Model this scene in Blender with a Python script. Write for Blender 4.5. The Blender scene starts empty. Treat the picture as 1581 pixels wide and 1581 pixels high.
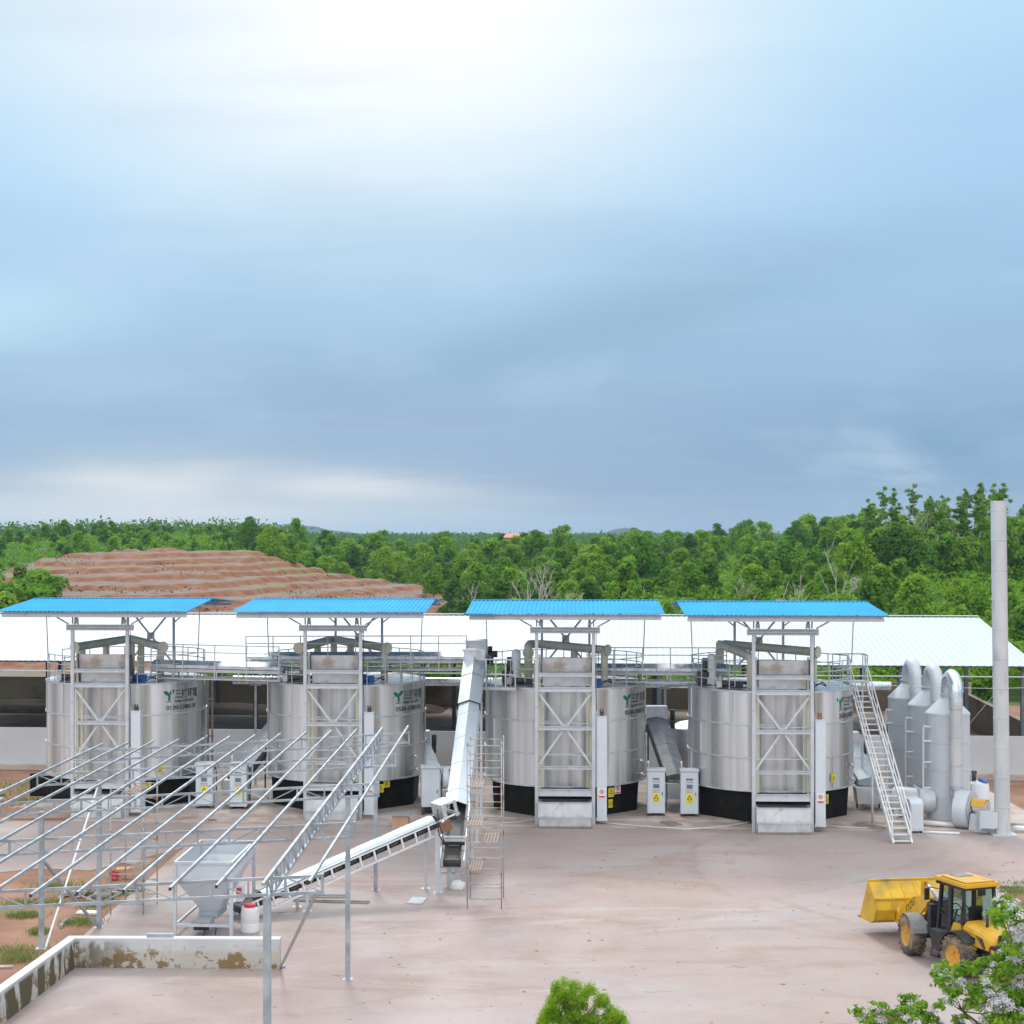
import bpy, bmesh, math, random
import numpy as np
from mathutils import Vector, Matrix
random.seed(7); NR = np.random.default_rng(11)
R = math.radians
sc = bpy.context.scene
col = sc.collection
F = 2600.0; HOR = 822.0; CX = 790.5; H = 12.45      # camera: focal length and horizon in photo pixels, eye height in metres

def at(px, py, Y):                                  # point seen at a pixel of the photo, at depth Y
    return Vector(((px-CX)*Y/F, Y, H-(py-HOR)*Y/F))
def gnd(px, py, z=0.0):                             # point of the plane z seen at a pixel
    Y = (H-z)*F/(py-HOR)
    return Vector(((px-CX)*Y/F, Y, z))

# ------------------------------------------------------------------ materials
MATS = {}
def mat(name, c1, c2=None, rough=.6, metal=0.0, scale=2.0, detail=5.0, lo=.35, hi=.65, bump=0.0, bscale=None,
        stretch=(1,1,1), spec=.5, c3=None, s3=.3, lo3=.5, hi3=.7, rvar=0.0, coat=0.0, world=False):
    m = bpy.data.materials.new(name); m.use_nodes = True
    nt = m.node_tree; N = nt.nodes; L = nt.links
    b = N['Principled BSDF']
    b.inputs['Roughness'].default_value = rough
    b.inputs['Metallic'].default_value = metal
    b.inputs['Specular IOR Level'].default_value = spec
    b.inputs['Coat Weight'].default_value = coat
    b.inputs['Base Color'].default_value = (*c1, 1)
    if c2 is not None or bump or c3 is not None:
        tc = N.new('ShaderNodeTexCoord'); mp = N.new('ShaderNodeMapping')
        mp.inputs['Scale'].default_value = stretch
        if world:
            g = N.new('ShaderNodeNewGeometry'); L.new(g.outputs['Position'], mp.inputs['Vector'])
        else:
            L.new(tc.outputs['Object'], mp.inputs['Vector'])
    out = None
    if c2 is not None:
        n = N.new('ShaderNodeTexNoise'); n.inputs['Scale'].default_value = scale; n.inputs['Detail'].default_value = detail
        L.new(mp.outputs[0], n.inputs['Vector'])
        r = N.new('ShaderNodeValToRGB'); r.color_ramp.elements[0].position = lo; r.color_ramp.elements[1].position = hi
        r.color_ramp.elements[0].color = (*c1, 1); r.color_ramp.elements[1].color = (*c2, 1)
        L.new(n.outputs['Fac'], r.inputs[0]); out = r.outputs[0]
        if rvar:
            mr = N.new('ShaderNodeMapRange'); mr.inputs['To Min'].default_value = rough-rvar; mr.inputs['To Max'].default_value = rough+rvar
            mr.inputs['From Min'].default_value = .3; mr.inputs['From Max'].default_value = .7
            L.new(n.outputs['Fac'], mr.inputs[0]); L.new(mr.outputs[0], b.inputs['Roughness'])
    if c3 is not None:
        n3 = N.new('ShaderNodeTexNoise'); n3.inputs['Scale'].default_value = s3; n3.inputs['Detail'].default_value = 6
        L.new(mp.outputs[0], n3.inputs['Vector'])
        r3 = N.new('ShaderNodeMapRange'); r3.inputs['From Min'].default_value = lo3; r3.inputs['From Max'].default_value = hi3
        L.new(n3.outputs['Fac'], r3.inputs[0])
        mx = N.new('ShaderNodeMix'); mx.data_type = 'RGBA'
        L.new(r3.outputs[0], mx.inputs['Factor'])
        if out is not None: L.new(out, mx.inputs['A'])
        else: mx.inputs['A'].default_value = (*c1, 1)
        mx.inputs['B'].default_value = (*c3, 1)
        out = mx.outputs['Result']
    if out is not None: L.new(out, b.inputs['Base Color'])
    if bump:
        nb = N.new('ShaderNodeTexNoise'); nb.inputs['Scale'].default_value = bscale or scale*4; nb.inputs['Detail'].default_value = 4
        L.new(mp.outputs[0], nb.inputs['Vector'])
        bp = N.new('ShaderNodeBump'); bp.inputs['Strength'].default_value = bump; bp.inputs['Distance'].default_value = .05
        L.new(nb.outputs['Fac'], bp.inputs['Height']); L.new(bp.outputs[0], b.inputs['Normal'])
    MATS[name] = m
    return m

def leafmat(name, c1, c2, c3=None, scale=.9, trans=.45, rough=.6):
    m = bpy.data.materials.new(name); m.use_nodes = True
    nt = m.node_tree; N = nt.nodes; L = nt.links
    b = N['Principled BSDF']; b.inputs['Roughness'].default_value = rough; b.inputs['Specular IOR Level'].default_value = .25
    tc = N.new('ShaderNodeTexCoord'); n = N.new('ShaderNodeTexNoise'); n.inputs['Scale'].default_value = scale; n.inputs['Detail'].default_value = 4
    L.new(tc.outputs['Object'], n.inputs['Vector'])
    oi = N.new('ShaderNodeObjectInfo')
    ad = N.new('ShaderNodeMath'); ad.operation = 'MULTIPLY_ADD'; ad.inputs[1].default_value = .32; L.new(oi.outputs['Random'], ad.inputs[0])
    L.new(n.outputs['Fac'], ad.inputs[2])
    r = N.new('ShaderNodeValToRGB'); e = r.color_ramp.elements
    e[0].position = .30; e[0].color = (*c1, 1); e[1].position = .90; e[1].color = (*c2, 1)
    if c3: 
        q = e.new(.58); q.color = (*c3, 1)
    L.new(ad.outputs[0], r.inputs[0]); L.new(r.outputs[0], b.inputs['Base Color'])
    t = N.new('ShaderNodeBsdfTranslucent'); L.new(r.outputs[0], t.inputs['Color'])
    mx = N.new('ShaderNodeMixShader'); mx.inputs[0].default_value = trans
    L.new(b.outputs[0], mx.inputs[1]); L.new(t.outputs[0], mx.inputs[2])
    L.new(mx.outputs[0], N['Material Output'].inputs['Surface'])
    MATS[name] = m
    return m

mat('stainless', (.45,.46,.465), (.82,.835,.85), rough=.32, metal=.62, scale=1.0, detail=3, stretch=(1.3,1.3,.04), lo=.38, hi=.60, bump=.5, bscale=.9, rvar=.10,  # upright pale and dark bands imitate reflections, painted into the base colour
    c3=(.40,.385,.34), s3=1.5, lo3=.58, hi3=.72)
mat('galvanised', (.52,.55,.58), (.70,.73,.76), rough=.42, metal=.55, scale=3, rvar=.08)
mat('galv_bright', (.60,.65,.69), (.76,.81,.85), rough=.28, metal=.7, scale=2.0, rvar=.1, bump=.02, bscale=2)
mat('frame_paint', (.52,.55,.59), (.60,.63,.67), rough=.5, metal=.15, scale=2.5, c3=(.36,.33,.30), s3=2.2, lo3=.62, hi3=.8)
mat('rail_paint', (.52,.54,.56), (.60,.62,.64), rough=.5, metal=.2, scale=4)
mat('white_rail', (.72,.74,.76), (.80,.81,.82), rough=.45, metal=.1, scale=4)
mat('cabinet_paint', (.58,.64,.70), (.65,.70,.75), rough=.42, scale=1.5, c3=(.50,.52,.52), s3=1.5, lo3=.6, hi3=.8)
mat('bucket_steel', (.50,.52,.54), (.62,.64,.66), rough=.42, metal=.5, scale=2, c3=(.36,.27,.18), s3=1.4, lo3=.56, hi3=.75, rvar=.08)
mat('cover_sheet', (.60,.67,.72), (.68,.745,.79), rough=.33, metal=.62, scale=.35, detail=2)
mat('beige_pipe', (.62,.60,.47), (.72,.70,.57), rough=.55, scale=1.5)
mat('black_plinth', (.006,.005,.005), (.014,.012,.010), spec=.15, rough=.6, scale=2, c3=(.06,.045,.035), s3=2, lo3=.64, hi3=.88)
mat('black_rubber', (.022,.023,.025), (.05,.05,.05), rough=.6, scale=4)
mat('dark_metal', (.045,.045,.05), (.08,.08,.085), rough=.5, metal=.3, scale=4)
mat('motor_blue', (.02,.10,.35), (.03,.14,.45), rough=.45, scale=4)
mat('blue_sheet', (.002,.30,.66), (.003,.36,.74), spec=.06, rough=.5, scale=.6, stretch=(1,.4,1), lo=.3, hi=.7, c3=(.02,.33,.60), s3=1.2, lo3=.6, hi3=.85)
mat('white_sheet', (.52,.57,.60), (.555,.60,.63), spec=.3, rough=.5, scale=.25, stretch=(2,.3,1), c3=(.48,.525,.55), s3=.5, lo3=.62, hi3=.85)
mat('dark_steel', (.10,.12,.15), (.15,.17,.20), rough=.5, metal=.2, scale=2)
mat('tower_paint', (.55,.59,.635), (.63,.67,.715), rough=.42, metal=.12, scale=.9, stretch=(1,1,.35), c3=(.46,.48,.49), s3=1.3, lo3=.6, hi3=.8)
mat('chimney_paint', (.50,.52,.54), (.60,.615,.63), rough=.6, metal=.1, scale=1.5, stretch=(1,1,.4), c3=(.30,.30,.31), s3=2.0, lo3=.6, hi3=.8, bump=.1)
mat('white_plastic', (.72,.75,.78), (.78,.80,.82), rough=.4, scale=1.5)
mat('milky_plastic', (.70,.71,.72), (.76,.76,.76), rough=.35, scale=2)
mat('red_plastic', (.55,.03,.05), (.65,.05,.08), rough=.4, scale=3)
mat('yellow_sign', (.85,.72,.03), rough=.4)
mat('white_sign', (.80,.80,.80), rough=.4)
mat('sign_black', (.02,.02,.02), rough=.5)
mat('sign_red', (.65,.03,.05), rough=.5)
mat('letter_black', (.02,.022,.026), rough=.5)
mat('logo_green', (.008,.17,.06), rough=.5)
mat('screen', (.14,.18,.22), rough=.2)
mat('loader_yellow', (.66,.35,.010), (.74,.41,.014), rough=.38, scale=2, c3=(.42,.26,.08), s3=2.2, lo3=.54, hi3=.78, coat=.15)
mat('bucket_yellow', (.62,.37,.010), (.72,.45,.016), rough=.45, scale=1.5, c3=(.33,.21,.07), s3=1.3, lo3=.52, hi3=.75)
mat('loader_rim', (.70,.35,.03), (.62,.36,.10), rough=.5, scale=3, c3=(.42,.30,.17), s3=3, lo3=.5, hi3=.75)
mat('tyre_rubber', (.06,.055,.05), (.10,.09,.08), rough=.85, scale=4, c3=(.33,.24,.16), s3=2.4, lo3=.42, hi3=.62, bump=.2)
mat('loader_black', (.018,.019,.021), (.035,.035,.038), rough=.45, scale=4, c3=(.12,.10,.085), s3=2.5, lo3=.6, hi3=.85)
mat('fender_grey', (.20,.20,.21), (.28,.28,.28), rough=.6, scale=4)
mat('chrome', (.7,.7,.72), rough=.15, metal=1.0)
mat('lamp_red', (.6,.02,.02), rough=.25)
mat('lamp_amber', (.8,.30,.02), rough=.3)
mat('cap_grey', (.30,.33,.35), (.38,.41,.43), rough=.5, scale=5)
mat('letter_brown', (.10,.045,.01), rough=.5)
mat('wood', (.42,.30,.22), (.55,.43,.34), rough=.8, scale=5, stretch=(1,6,1))
mat('rust', (.22,.10,.05), (.32,.18,.11), rough=.8, scale=6)
mat('scaffold_paint', (.42,.43,.44), (.50,.50,.50), rough=.6, metal=.2, scale=5, c3=(.33,.17,.10), s3=2.5, lo3=.52, hi3=.66)
mat('rod_steel', (.30,.24,.20), (.42,.36,.32), rough=.7, metal=.2, scale=6)
mat('cardboard', (.46,.28,.17), (.54,.34,.22), rough=.85, scale=3)
mat('sack', (.68,.66,.66), (.78,.76,.76), rough=.8, scale=6, bump=.3)
mat('sheet_steel', (.36,.40,.44), (.44,.48,.52), rough=.45, metal=.3, scale=2)
mat('bark_pale', (.42,.38,.31), (.58,.53,.45), rough=.85, scale=4)
mat('bark', (.13,.09,.06), (.24,.18,.13), rough=.9, scale=5)
mat('stone', (.30,.27,.25), (.42,.39,.36), rough=.9, scale=4)
mat('house_wall', (.52,.28,.20), (.60,.34,.26), rough=.8, scale=2)
mat('house_roof', (.50,.20,.12), (.58,.26,.17), rough=.8, scale=3)
mat('mesh_green', (.01,.16,.07), (.015,.2,.1), rough=.7, scale=4)
leafmat('leaf_mid', (.042,.130,.010), (.26,.46,.022), (.120,.275,.014))
leafmat('leaf_bright', (.065,.180,.009), (.30,.48,.03), (.15,.33,.016))
leafmat('leaf_dark', (.024,.090,.010), (.14,.31,.024), (.062,.175,.014))
leafmat('leaf_haze', (.03,.10,.02), (.11,.24,.04), (.06,.16,.03))
leafmat('leaf_near', (.08,.22,.012), (.36,.52,.03), (.18,.36,.018), scale=3, trans=.45)
leafmat('leaf_shrub', (.12,.30,.010), (.46,.60,.05), (.26,.48,.02), scale=3, trans=.6)
leafmat('blossom', (.58,.57,.60), (.78,.77,.80), None, scale=6, trans=.3)
leafmat('grass_blade', (.12,.20,.04), (.30,.32,.12), (.18,.26,.06), scale=.4)
leafmat('blossom_far', (.30,.34,.26), (.55,.56,.50), None, scale=3, trans=.3)

m = bpy.data.materials.new('cab_glass'); m.use_nodes = True
b = m.node_tree.nodes['Principled BSDF']; b.inputs['Base Color'].default_value = (.30,.46,.42,1); b.inputs['Roughness'].default_value = .03
b.inputs['Transmission Weight'].default_value = 1.0; b.inputs['IOR'].default_value = 1.1; b.inputs['Specular IOR Level'].default_value = .9
b.inputs['Coat Weight'].default_value = .6; b.inputs['Coat Roughness'].default_value = .03
MATS['cab_glass'] = m

# ------------------------------------------------------------------ mesh builder
class MB:
    def __init__(s): s.v = []; s.f = []; s.sm = []
    def add(s, vs, fs, smooth=False):
        o = len(s.v); s.v += [tuple(p) for p in vs]
        for f in fs: s.f.append(tuple(i+o for i in f)); s.sm.append(smooth)
        return s
    def box(s, c, d, rz=0.0, m=None):
        x, y, z = d[0]/2, d[1]/2, d[2]/2
        vs = [Vector((a*x, b_*y, e*z)) for a in (-1,1) for b_ in (-1,1) for e in (-1,1)]
        M_ = m if m is not None else Matrix.Rotation(rz, 3, 'Z')
        vs = [M_ @ p + Vector(c) for p in vs]
        return s.add(vs, [(0,1,3,2),(4,6,7,5),(0,4,5,1),(2,3,7,6),(0,2,6,4),(1,5,7,3)])
    def bar(s, p0, p1, w, h=None, up=(0,0,1)):
        p0 = Vector(p0); p1 = Vector(p1); h = h or w
        d = (p1-p0).normalized(); u = Vector(up)
        if abs(d.dot(u)) > .98: u = Vector((0,1,0))
        sx = d.cross(u).normalized()*(w/2); n = sx.cross(d).normalized()*(h/2)
        vs = []
        for p in (p0, p1): vs += [p-sx-n, p+sx-n, p+sx+n, p-sx+n]
        return s.add(vs, [(0,1,5,4),(1,2,6,5),(2,3,7,6),(3,0,4,7),(3,2,1,0),(4,5,6,7)])
    def tube(s, pts, r, n=8, cap=True, r2=None):
        pts = [Vector(p) for p in pts]; k = len(pts)
        prev = None; rings = []
        for i, p in enumerate(pts):
            t = (pts[min(i+1,k-1)]-pts[max(i-1,0)]).normalized()
            if prev is None:
                u = Vector((0,0,1)) if abs(t.z) < .9 else Vector((1,0,0))
                a = t.cross(u).normalized()
            else:
                a = (prev - t*prev.dot(t)).normalized()
            prev = a; b_ = t.cross(a)
            rr = r if r2 is None else r+(r2-r)*i/(k-1)
            if 0 < i < k-1:
                d0 = (pts[i]-pts[i-1]).normalized(); d1 = (pts[i+1]-pts[i]).normalized()
                rr = rr/max(.5, math.cos(d0.angle(d1)/2)) if d0.angle(d1) > .3 else rr
            rings.append([p+(a*math.cos(2*math.pi*j/n)+b_*math.sin(2*math.pi*j/n))*rr for j in range(n)])
        vs = [q for rg in rings for q in rg]; fs = []
        for i in range(k-1):
            for j in range(n):
                j2 = (j+1) % n; fs.append((i*n+j, i*n+j2, (i+1)*n+j2, (i+1)*n+j))
        o = len(s.f); s.add(vs, fs, True)
        if cap:
            o = len(s.v)-len(vs)
            s.f.append(tuple(o+j for j in range(n))[::-1]); s.sm.append(False)
            s.f.append(tuple(o+(k-1)*n+j for j in range(n))); s.sm.append(False)
        return s
    def cyl(s, p0, p1, r, n=16, r2=None): return s.tube([p0, p1], r, n, True, r2)
    def lathe(s, prof, c=(0,0,0), n=32, a0=0.0, a1=None, axis='Z', smooth=True, close=False):
        full = a1 is None; span = 2*math.pi if full else a1-a0; k = n if full else n+1
        vs = []
        for r, z in prof:
            for j in range(k):
                a = a0+span*j/n
                q = (r*math.cos(a), r*math.sin(a), z)
                if axis == 'X': q = (q[2], q[0], q[1])
                if axis == 'Y': q = (q[0], q[2], q[1])
                vs.append((q[0]+c[0], q[1]+c[1], q[2]+c[2]))
        fs = []
        for i in range(len(prof)-1):
            for j in range(n if full else n):
                j2 = (j+1) % k
                fs.append((i*k+j, i*k+j2, (i+1)*k+j2, (i+1)*k+j))
        return s.add(vs, fs, smooth)
    def prism(s, poly, vec):
        vec = Vector(vec); n = len(poly); vs = [Vector(p) for p in poly]; vs += [p+vec for p in vs]
        fs = [tuple(range(n))[::-1], tuple(range(n, 2*n))]
        fs += [(i, (i+1) % n, n+(i+1) % n, n+i) for i in range(n)]
        return s.add(vs, fs)
    def corr(s, a, b_, c, d, waves, amp, up=(0,0,1), sub=4):   # corrugated sheet: a->b is across the ribs, d,c the other edge
        a, b_, c, d = map(Vector, (a, b_, c, d)); up = Vector(up); k = waves*sub
        vs = []
        for t in (0, .02):
            for e0, e1 in ((a, b_), (d, c)):
                for i in range(k+1):
                    ph = (i % sub)/sub
                    h = amp if ph < .26 else 0.0
                    vs.append(e0.lerp(e1, i/k)+up*(h-t))
        q = k+1; fs = []
        for i in range(k):
            fs.append((i, i+1, q+i+1, q+i)); fs.append((2*q+i+1, 2*q+i, 3*q+i, 3*q+i+1))
            fs.append((i+1, i, 2*q+i, 2*q+i+1)); fs.append((q+i, q+i+1, 3*q+i+1, 3*q+i))
        fs.append((0, q, 3*q, 2*q)); fs.append((k, 2*q+k, 3*q+k, q+k))
        return s.add(vs, fs)
    def text(s, st, size, place, extrude=0.0):      # flat lettering, each point passed through place(x, y)
        vs, fs = text_geo(st, size)
        return s.add([place(x, y) for x, y in vs], fs)
    def build(s, name, material, parent=None, bevel=0.0, origin=None):
        me = bpy.data.meshes.new(name)
        vs = s.v
        if origin is not None: vs = [(p[0]-origin[0], p[1]-origin[1], p[2]-origin[2]) for p in vs]
        me.from_pydata(vs, [], s.f); me.validate()
        if len(me.polygons) == len(s.sm): me.polygons.foreach_set('use_smooth', s.sm)
        me.materials.append(MATS[material])
        bm = bmesh.new(); bm.from_mesh(me)
        bmesh.ops.recalc_face_normals(bm, faces=bm.faces)
        if bevel:
            es = [e for e in bm.edges if len(e.link_faces) == 2 and e.calc_face_angle(0) > .5]
            bmesh.ops.bevel(bm, geom=es, offset=bevel, segments=2, affect='EDGES', clamp_overlap=True)
        for e in bm.edges:
            if len(e.link_faces) == 2 and e.calc_face_angle(0) > .6: e.smooth = False
        bm.to_mesh(me); bm.free()
        o = bpy.data.objects.new(name, me); col.objects.link(o)
        if parent is not None: o.parent = parent
        return o

_TXT = {}
def text_geo(st, size):
    if (st) not in _TXT:
        cu = bpy.data.curves.new('lettering', 'FONT'); cu.body = st; cu.size = 1.0; cu.resolution_u = 3; cu.offset = .014
        o = bpy.data.objects.new('lettering', cu); col.objects.link(o)
        bpy.context.view_layer.update()
        dg = bpy.context.evaluated_depsgraph_get()
        me = bpy.data.meshes.new_from_object(o.evaluated_get(dg))
        _TXT[st] = ([(v.co.x, v.co.y) for v in me.vertices], [tuple(p.vertices) for p in me.polygons])
        bpy.data.objects.remove(o); bpy.data.curves.remove(cu); bpy.data.meshes.remove(me)
    vs, fs = _TXT[st]
    return [(x*size, y*size) for x, y in vs], fs

def tag(o, label, cat, group=None):
    o['label'] = label; o['category'] = cat
    if group: o['group'] = group
    return o
def thing(name, label, cat, loc=(0,0,0), rz=0.0, group=None):
    o = bpy.data.objects.new(name, None); o.empty_display_size = .3; col.objects.link(o)
    o.location = loc; o.rotation_euler = (0,0,rz)
    return tag(o, label, cat, group)
def single(mb, name, material, label, cat, loc=(0,0,0), rz=0.0, group=None, bevel=0.0):
    o = mb.build(name, material, None, bevel); o.location = loc; o.rotation_euler = (0,0,rz)
    return tag(o, label, cat, group)
def struct(o, kind='structure'):
    o['kind'] = kind; return o
def npmesh(name, V, faces, material, parent=None, smooth=False):     # quads from numpy
    me = bpy.data.meshes.new(name)
    nf = len(faces); k = faces.shape[1]
    me.vertices.add(len(V)); me.vertices.foreach_set('co', V.astype(np.float32).ravel())
    me.loops.add(nf*k); me.loops.foreach_set('vertex_index', faces.astype(np.int32).ravel())
    me.polygons.add(nf); me.polygons.foreach_set('loop_start', np.arange(0, nf*k, k, dtype=np.int32))
    me.polygons.foreach_set('loop_total', np.full(nf, k, dtype=np.int32))
    if smooth: me.polygons.foreach_set('use_smooth', np.ones(nf, dtype=bool))
    me.update(calc_edges=True); me.validate()
    me.materials.append(MATS[material])
    o = bpy.data.objects.new(name, me); col.objects.link(o)
    if parent is not None: o.parent = parent
    return o
# ------------------------------------------------------------------ camera, light, sky
cam = bpy.data.cameras.new('camera'); co = bpy.data.objects.new('camera', cam); col.objects.link(co)
cam.sensor_width = 36.0; cam.lens = 36.0*F/1581.0; cam.shift_y = (HOR-790.5)/1581.0; cam.clip_start = .5; cam.clip_end = 20000
co.location = (0,0,H); co.rotation_euler = (R(90),0,0); sc.camera = co
SUN_EL, SUN_AZ = 42.0, -9.0
sl = bpy.data.lights.new('sun', 'SUN'); sl.energy = 1.45; sl.angle = R(12); sl.color = (1,.96,.90)
so = bpy.data.objects.new('sun', sl); col.objects.link(so); so.location = (0,0,80)
sd = Vector((math.sin(R(SUN_AZ))*math.cos(R(SUN_EL)), math.cos(R(SUN_AZ))*math.cos(R(SUN_EL)), math.sin(R(SUN_EL))))
so.rotation_euler = sd.to_track_quat('Z', 'Y').to_euler()
sc.view_settings.view_transform = 'Standard'; sc.view_settings.look = 'None'
sc.view_settings.exposure = 0.12; sc.view_settings.gamma = 1.0
sc.cycles.use_denoising = True
sc.cycles.max_bounces = 7; sc.cycles.diffuse_bounces = 3; sc.cycles.glossy_bounces = 3; sc.cycles.transmission_bounces = 5
sc.cycles.transparent_max_bounces = 6; sc.cycles.volume_bounces = 0; sc.cycles.caustics_reflective = False; sc.cycles.caustics_refractive = False

w = bpy.data.worlds.new('World'); sc.world = w; w.use_nodes = True
N = w.node_tree.nodes; L = w.node_tree.links
bg = N['Background']; STR = .1; bg.inputs['Strength'].default_value = STR
sky = N.new('ShaderNodeTexSky'); sky.sky_type = 'NISHITA'; sky.sun_disc = False
sky.sun_elevation = R(SUN_EL); sky.sun_rotation = R(SUN_AZ); sky.air_density = 1.0; sky.dust_density = 1.5; sky.altitude = 100
tc = N.new('ShaderNodeTexCoord'); sep = N.new('ShaderNodeSeparateXYZ'); L.new(tc.outputs['Generated'], sep.inputs[0])
def M(op, a, b_=None, c=None, clamp=False):
    n = N.new('ShaderNodeMath'); n.operation = op; n.use_clamp = clamp
    for i, q in enumerate((a, b_, c)):
        if q is None: continue
        if isinstance(q, (int, float)): n.inputs[i].default_value = q
        else: L.new(q, n.inputs[i])
    return n.outputs[0]
def mixc(f, a, b_):
    n = N.new('ShaderNodeMix'); n.data_type = 'RGBA'
    if isinstance(f, (int, float)): n.inputs['Factor'].default_value = f
    else: L.new(f, n.inputs['Factor'])
    for k_, q in (('A', a), ('B', b_)):
        if isinstance(q, tuple) and q[0] < .70: q = (q[0]*.80, q[1]*.93, q[2]*.985)
        if isinstance(q, tuple): n.inputs[k_].default_value = (q[0]/STR*.92, q[1]/STR*.92, q[2]/STR*.92, 1)
        else: L.new(q, n.inputs[k_])
    return n.outputs['Result']
def ramp01(x, a, b_):                      # smooth 0..1 between a and b
    n = N.new('ShaderNodeMapRange'); n.interpolation_type = 'SMOOTHSTEP'
    n.inputs['From Min'].default_value = a; n.inputs['From Max'].default_value = b_; L.new(x, n.inputs['Value'])
    return n.outputs[0]
X, Y, Z = sep.outputs
el = M('MULTIPLY', M('ARCSINE', Z), 57.2958); az = M('MULTIPLY', M('ARCTAN2', X, Y), 57.2958)
# a cloud deck seen in perspective: direction divided by height, then noise
inv = M('DIVIDE', 1.0, M('ADD', M('MAXIMUM', Z, 0.0), .10))
cv = N.new('ShaderNodeCombineXYZ'); L.new(M('MULTIPLY', X, inv), cv.inputs[0]); L.new(M('MULTIPLY', Y, inv), cv.inputs[1])
def noise(scale, detail, off, sx=1.0, sy=1.0, dist=0.0, rough=.5):
    mp = N.new('ShaderNodeMapping'); mp.inputs['Location'].default_value = off; mp.inputs['Scale'].default_value = (sx, sy, 1)
    L.new(cv.outputs[0], mp.inputs['Vector'])
    n = N.new('ShaderNodeTexNoise'); n.inputs['Scale'].default_value = scale; n.inputs['Detail'].default_value = detail
    n.inputs['Distortion'].default_value = dist; n.inputs['Roughness'].default_value = rough
    L.new(mp.outputs[0], n.inputs['Vector']); return n.outputs['Fac']
n1 = noise(.75, 5, (3.1,1.7,0), 1.0, 1.3, .6, .5)
n2 = noise(2.2, 6, (7.3,4.2,0), 1.0, 1.0, .8, .52)
n3 = noise(1.1, 5, (1.3,9.2,0), .6, 1.2, .9, .5)
wob = M('MULTIPLY', M('SUBTRACT', n1, .5), 5.0); wob2 = M('MULTIPLY', M('SUBTRACT', n2, .5), 3.0)
def lobe(a0, e0, sa, se, k=1.0, tilt=0.0):
    da = M('DIVIDE', M('SUBTRACT', M('ADD', az, wob), a0), sa)
    de = M('DIVIDE', M('SUBTRACT', M('ADD', M('ADD', el, M('MULTIPLY', M('ADD', wob, wob2), .16)), M('MULTIPLY', M('SUBTRACT', az, a0), -tilt)), e0), se)
    q = M('ADD', M('MULTIPLY', da, da), M('MULTIPLY', de, de))
    return M('MULTIPLY', M('EXPONENT', M('MULTIPLY', q, -1.0)), k)
e2 = M('ADD', el, M('ADD', M('MULTIPLY', wob, .25), M('MULTIPLY', wob2, .25)))
c = mixc(ramp01(e2, 0.0, 4.0), (.39,.50,.66), (.345,.48,.67))
c = mixc(ramp01(e2, 3.5, 9.5), c, (.42,.60,.80))
c = mixc(ramp01(e2, 8.5, 13), c, (.50,.70,.92))
c = mixc(ramp01(e2, 13, 18), c, (.60,.81,.97))
c = mixc(lobe(11, 11.5, 6, 2.4, .6, .25), c, (.45,.64,.88))
c = mixc(lobe(-16, 12.0, 4.5, 2.0, .7, -.05), c, (.45,.70,.94))
c = mixc(lobe(2.0, 6.6, 11, 1.35, .85, .27), c, (.295,.455,.62))         # long grey-teal band across the middle
c = mixc(lobe(-4, 4.0, 8, 1.1, .7, .05), c, (.36,.47,.66))
c = mixc(lobe(15, 6.0, 6, .9, .5, .08), c, (.38,.52,.73))
c = mixc(lobe(14.5, 2.6, 8, 1.7, .9, .0), c, (.225,.385,.59))            # dark blue bank low on the right
c = mixc(lobe(5, 1.8, 6, 1.2, .5, .0), c, (.30,.43,.62))
c = mixc(lobe(-17, 7.2, 3.6, 1.5, .8, .05), c, (.62,.80,.95))
c = mixc(lobe(-14.5, 4.9, 4, .9, .7, .0), c, (.47,.60,.80))
c = mixc(lobe(-15, 3.1, 5, .7, .6, .03), c, (.38,.54,.73))
c = mixc(lobe(-12.6, 1.55, 3.4, .85, .95), c, (.80,.84,.86))             # bright gaps over the horizon
c = mixc(lobe(-5.2, 1.55, 3.8, .55, .85, -.03), c, (.76,.80,.85))
c = mixc(lobe(-16.5, .7, 5, .8, .7), c, (.62,.72,.81))
c = mixc(lobe(-6, .4, 7, .6, .5), c, (.60,.70,.80))
c = mixc(lobe(-4.5, 16.0, 13, 6.0, .85), c, (.74,.92,1.0))
c = mixc(lobe(-4.4, 18.0, 9.5, 5.2, 1.0), c, (1.03,1.05,1.05))
c = mixc(lobe(-5.4, 19.0, 8, 4.6, .8), c, (1.06,1.06,1.06))           # sun behind thin cloud
c = mixc(lobe(-15, 17.5, 5, 3.0, .5), c, (.82,.93,1.0))
c = mixc(M('MULTIPLY', ramp01(n3, .50, .72), .10), c, (.66,.79,.93))
c = mixc(M('MULTIPLY', ramp01(n3, .48, .28), .14), c, (.30,.44,.63))
av = N.new('ShaderNodeCombineXYZ'); L.new(M('ADD', M('MULTIPLY', az, .075), 5.37), av.inputs[0]); L.new(M('ADD', M('MULTIPLY', el, .14), 2.71), av.inputs[1]); lowsky = ramp01(el, 14.5, 8.5)
n4 = N.new('ShaderNodeTexNoise'); n4.inputs['Scale'].default_value = 1.3; n4.inputs['Detail'].default_value = 5; n4.inputs['Distortion'].default_value = .25; L.new(av.outputs[0], n4.inputs['Vector']); n4 = n4.outputs['Fac']
c = mixc(M('MULTIPLY', M('MULTIPLY', ramp01(n4, .50, .72), .32), lowsky), c, (.66,.76,.94))
c = mixc(M('MULTIPLY', M('MULTIPLY', ramp01(n4, .48, .28), .22), lowsky), c, (.36,.52,.68))
c = mixc(lobe(-12, .3, 8, 1.0, .9), c, (.74,.80,.85))
c = mixc(lobe(-2, .3, 5, .7, .5), c, (.62,.71,.80))
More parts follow.
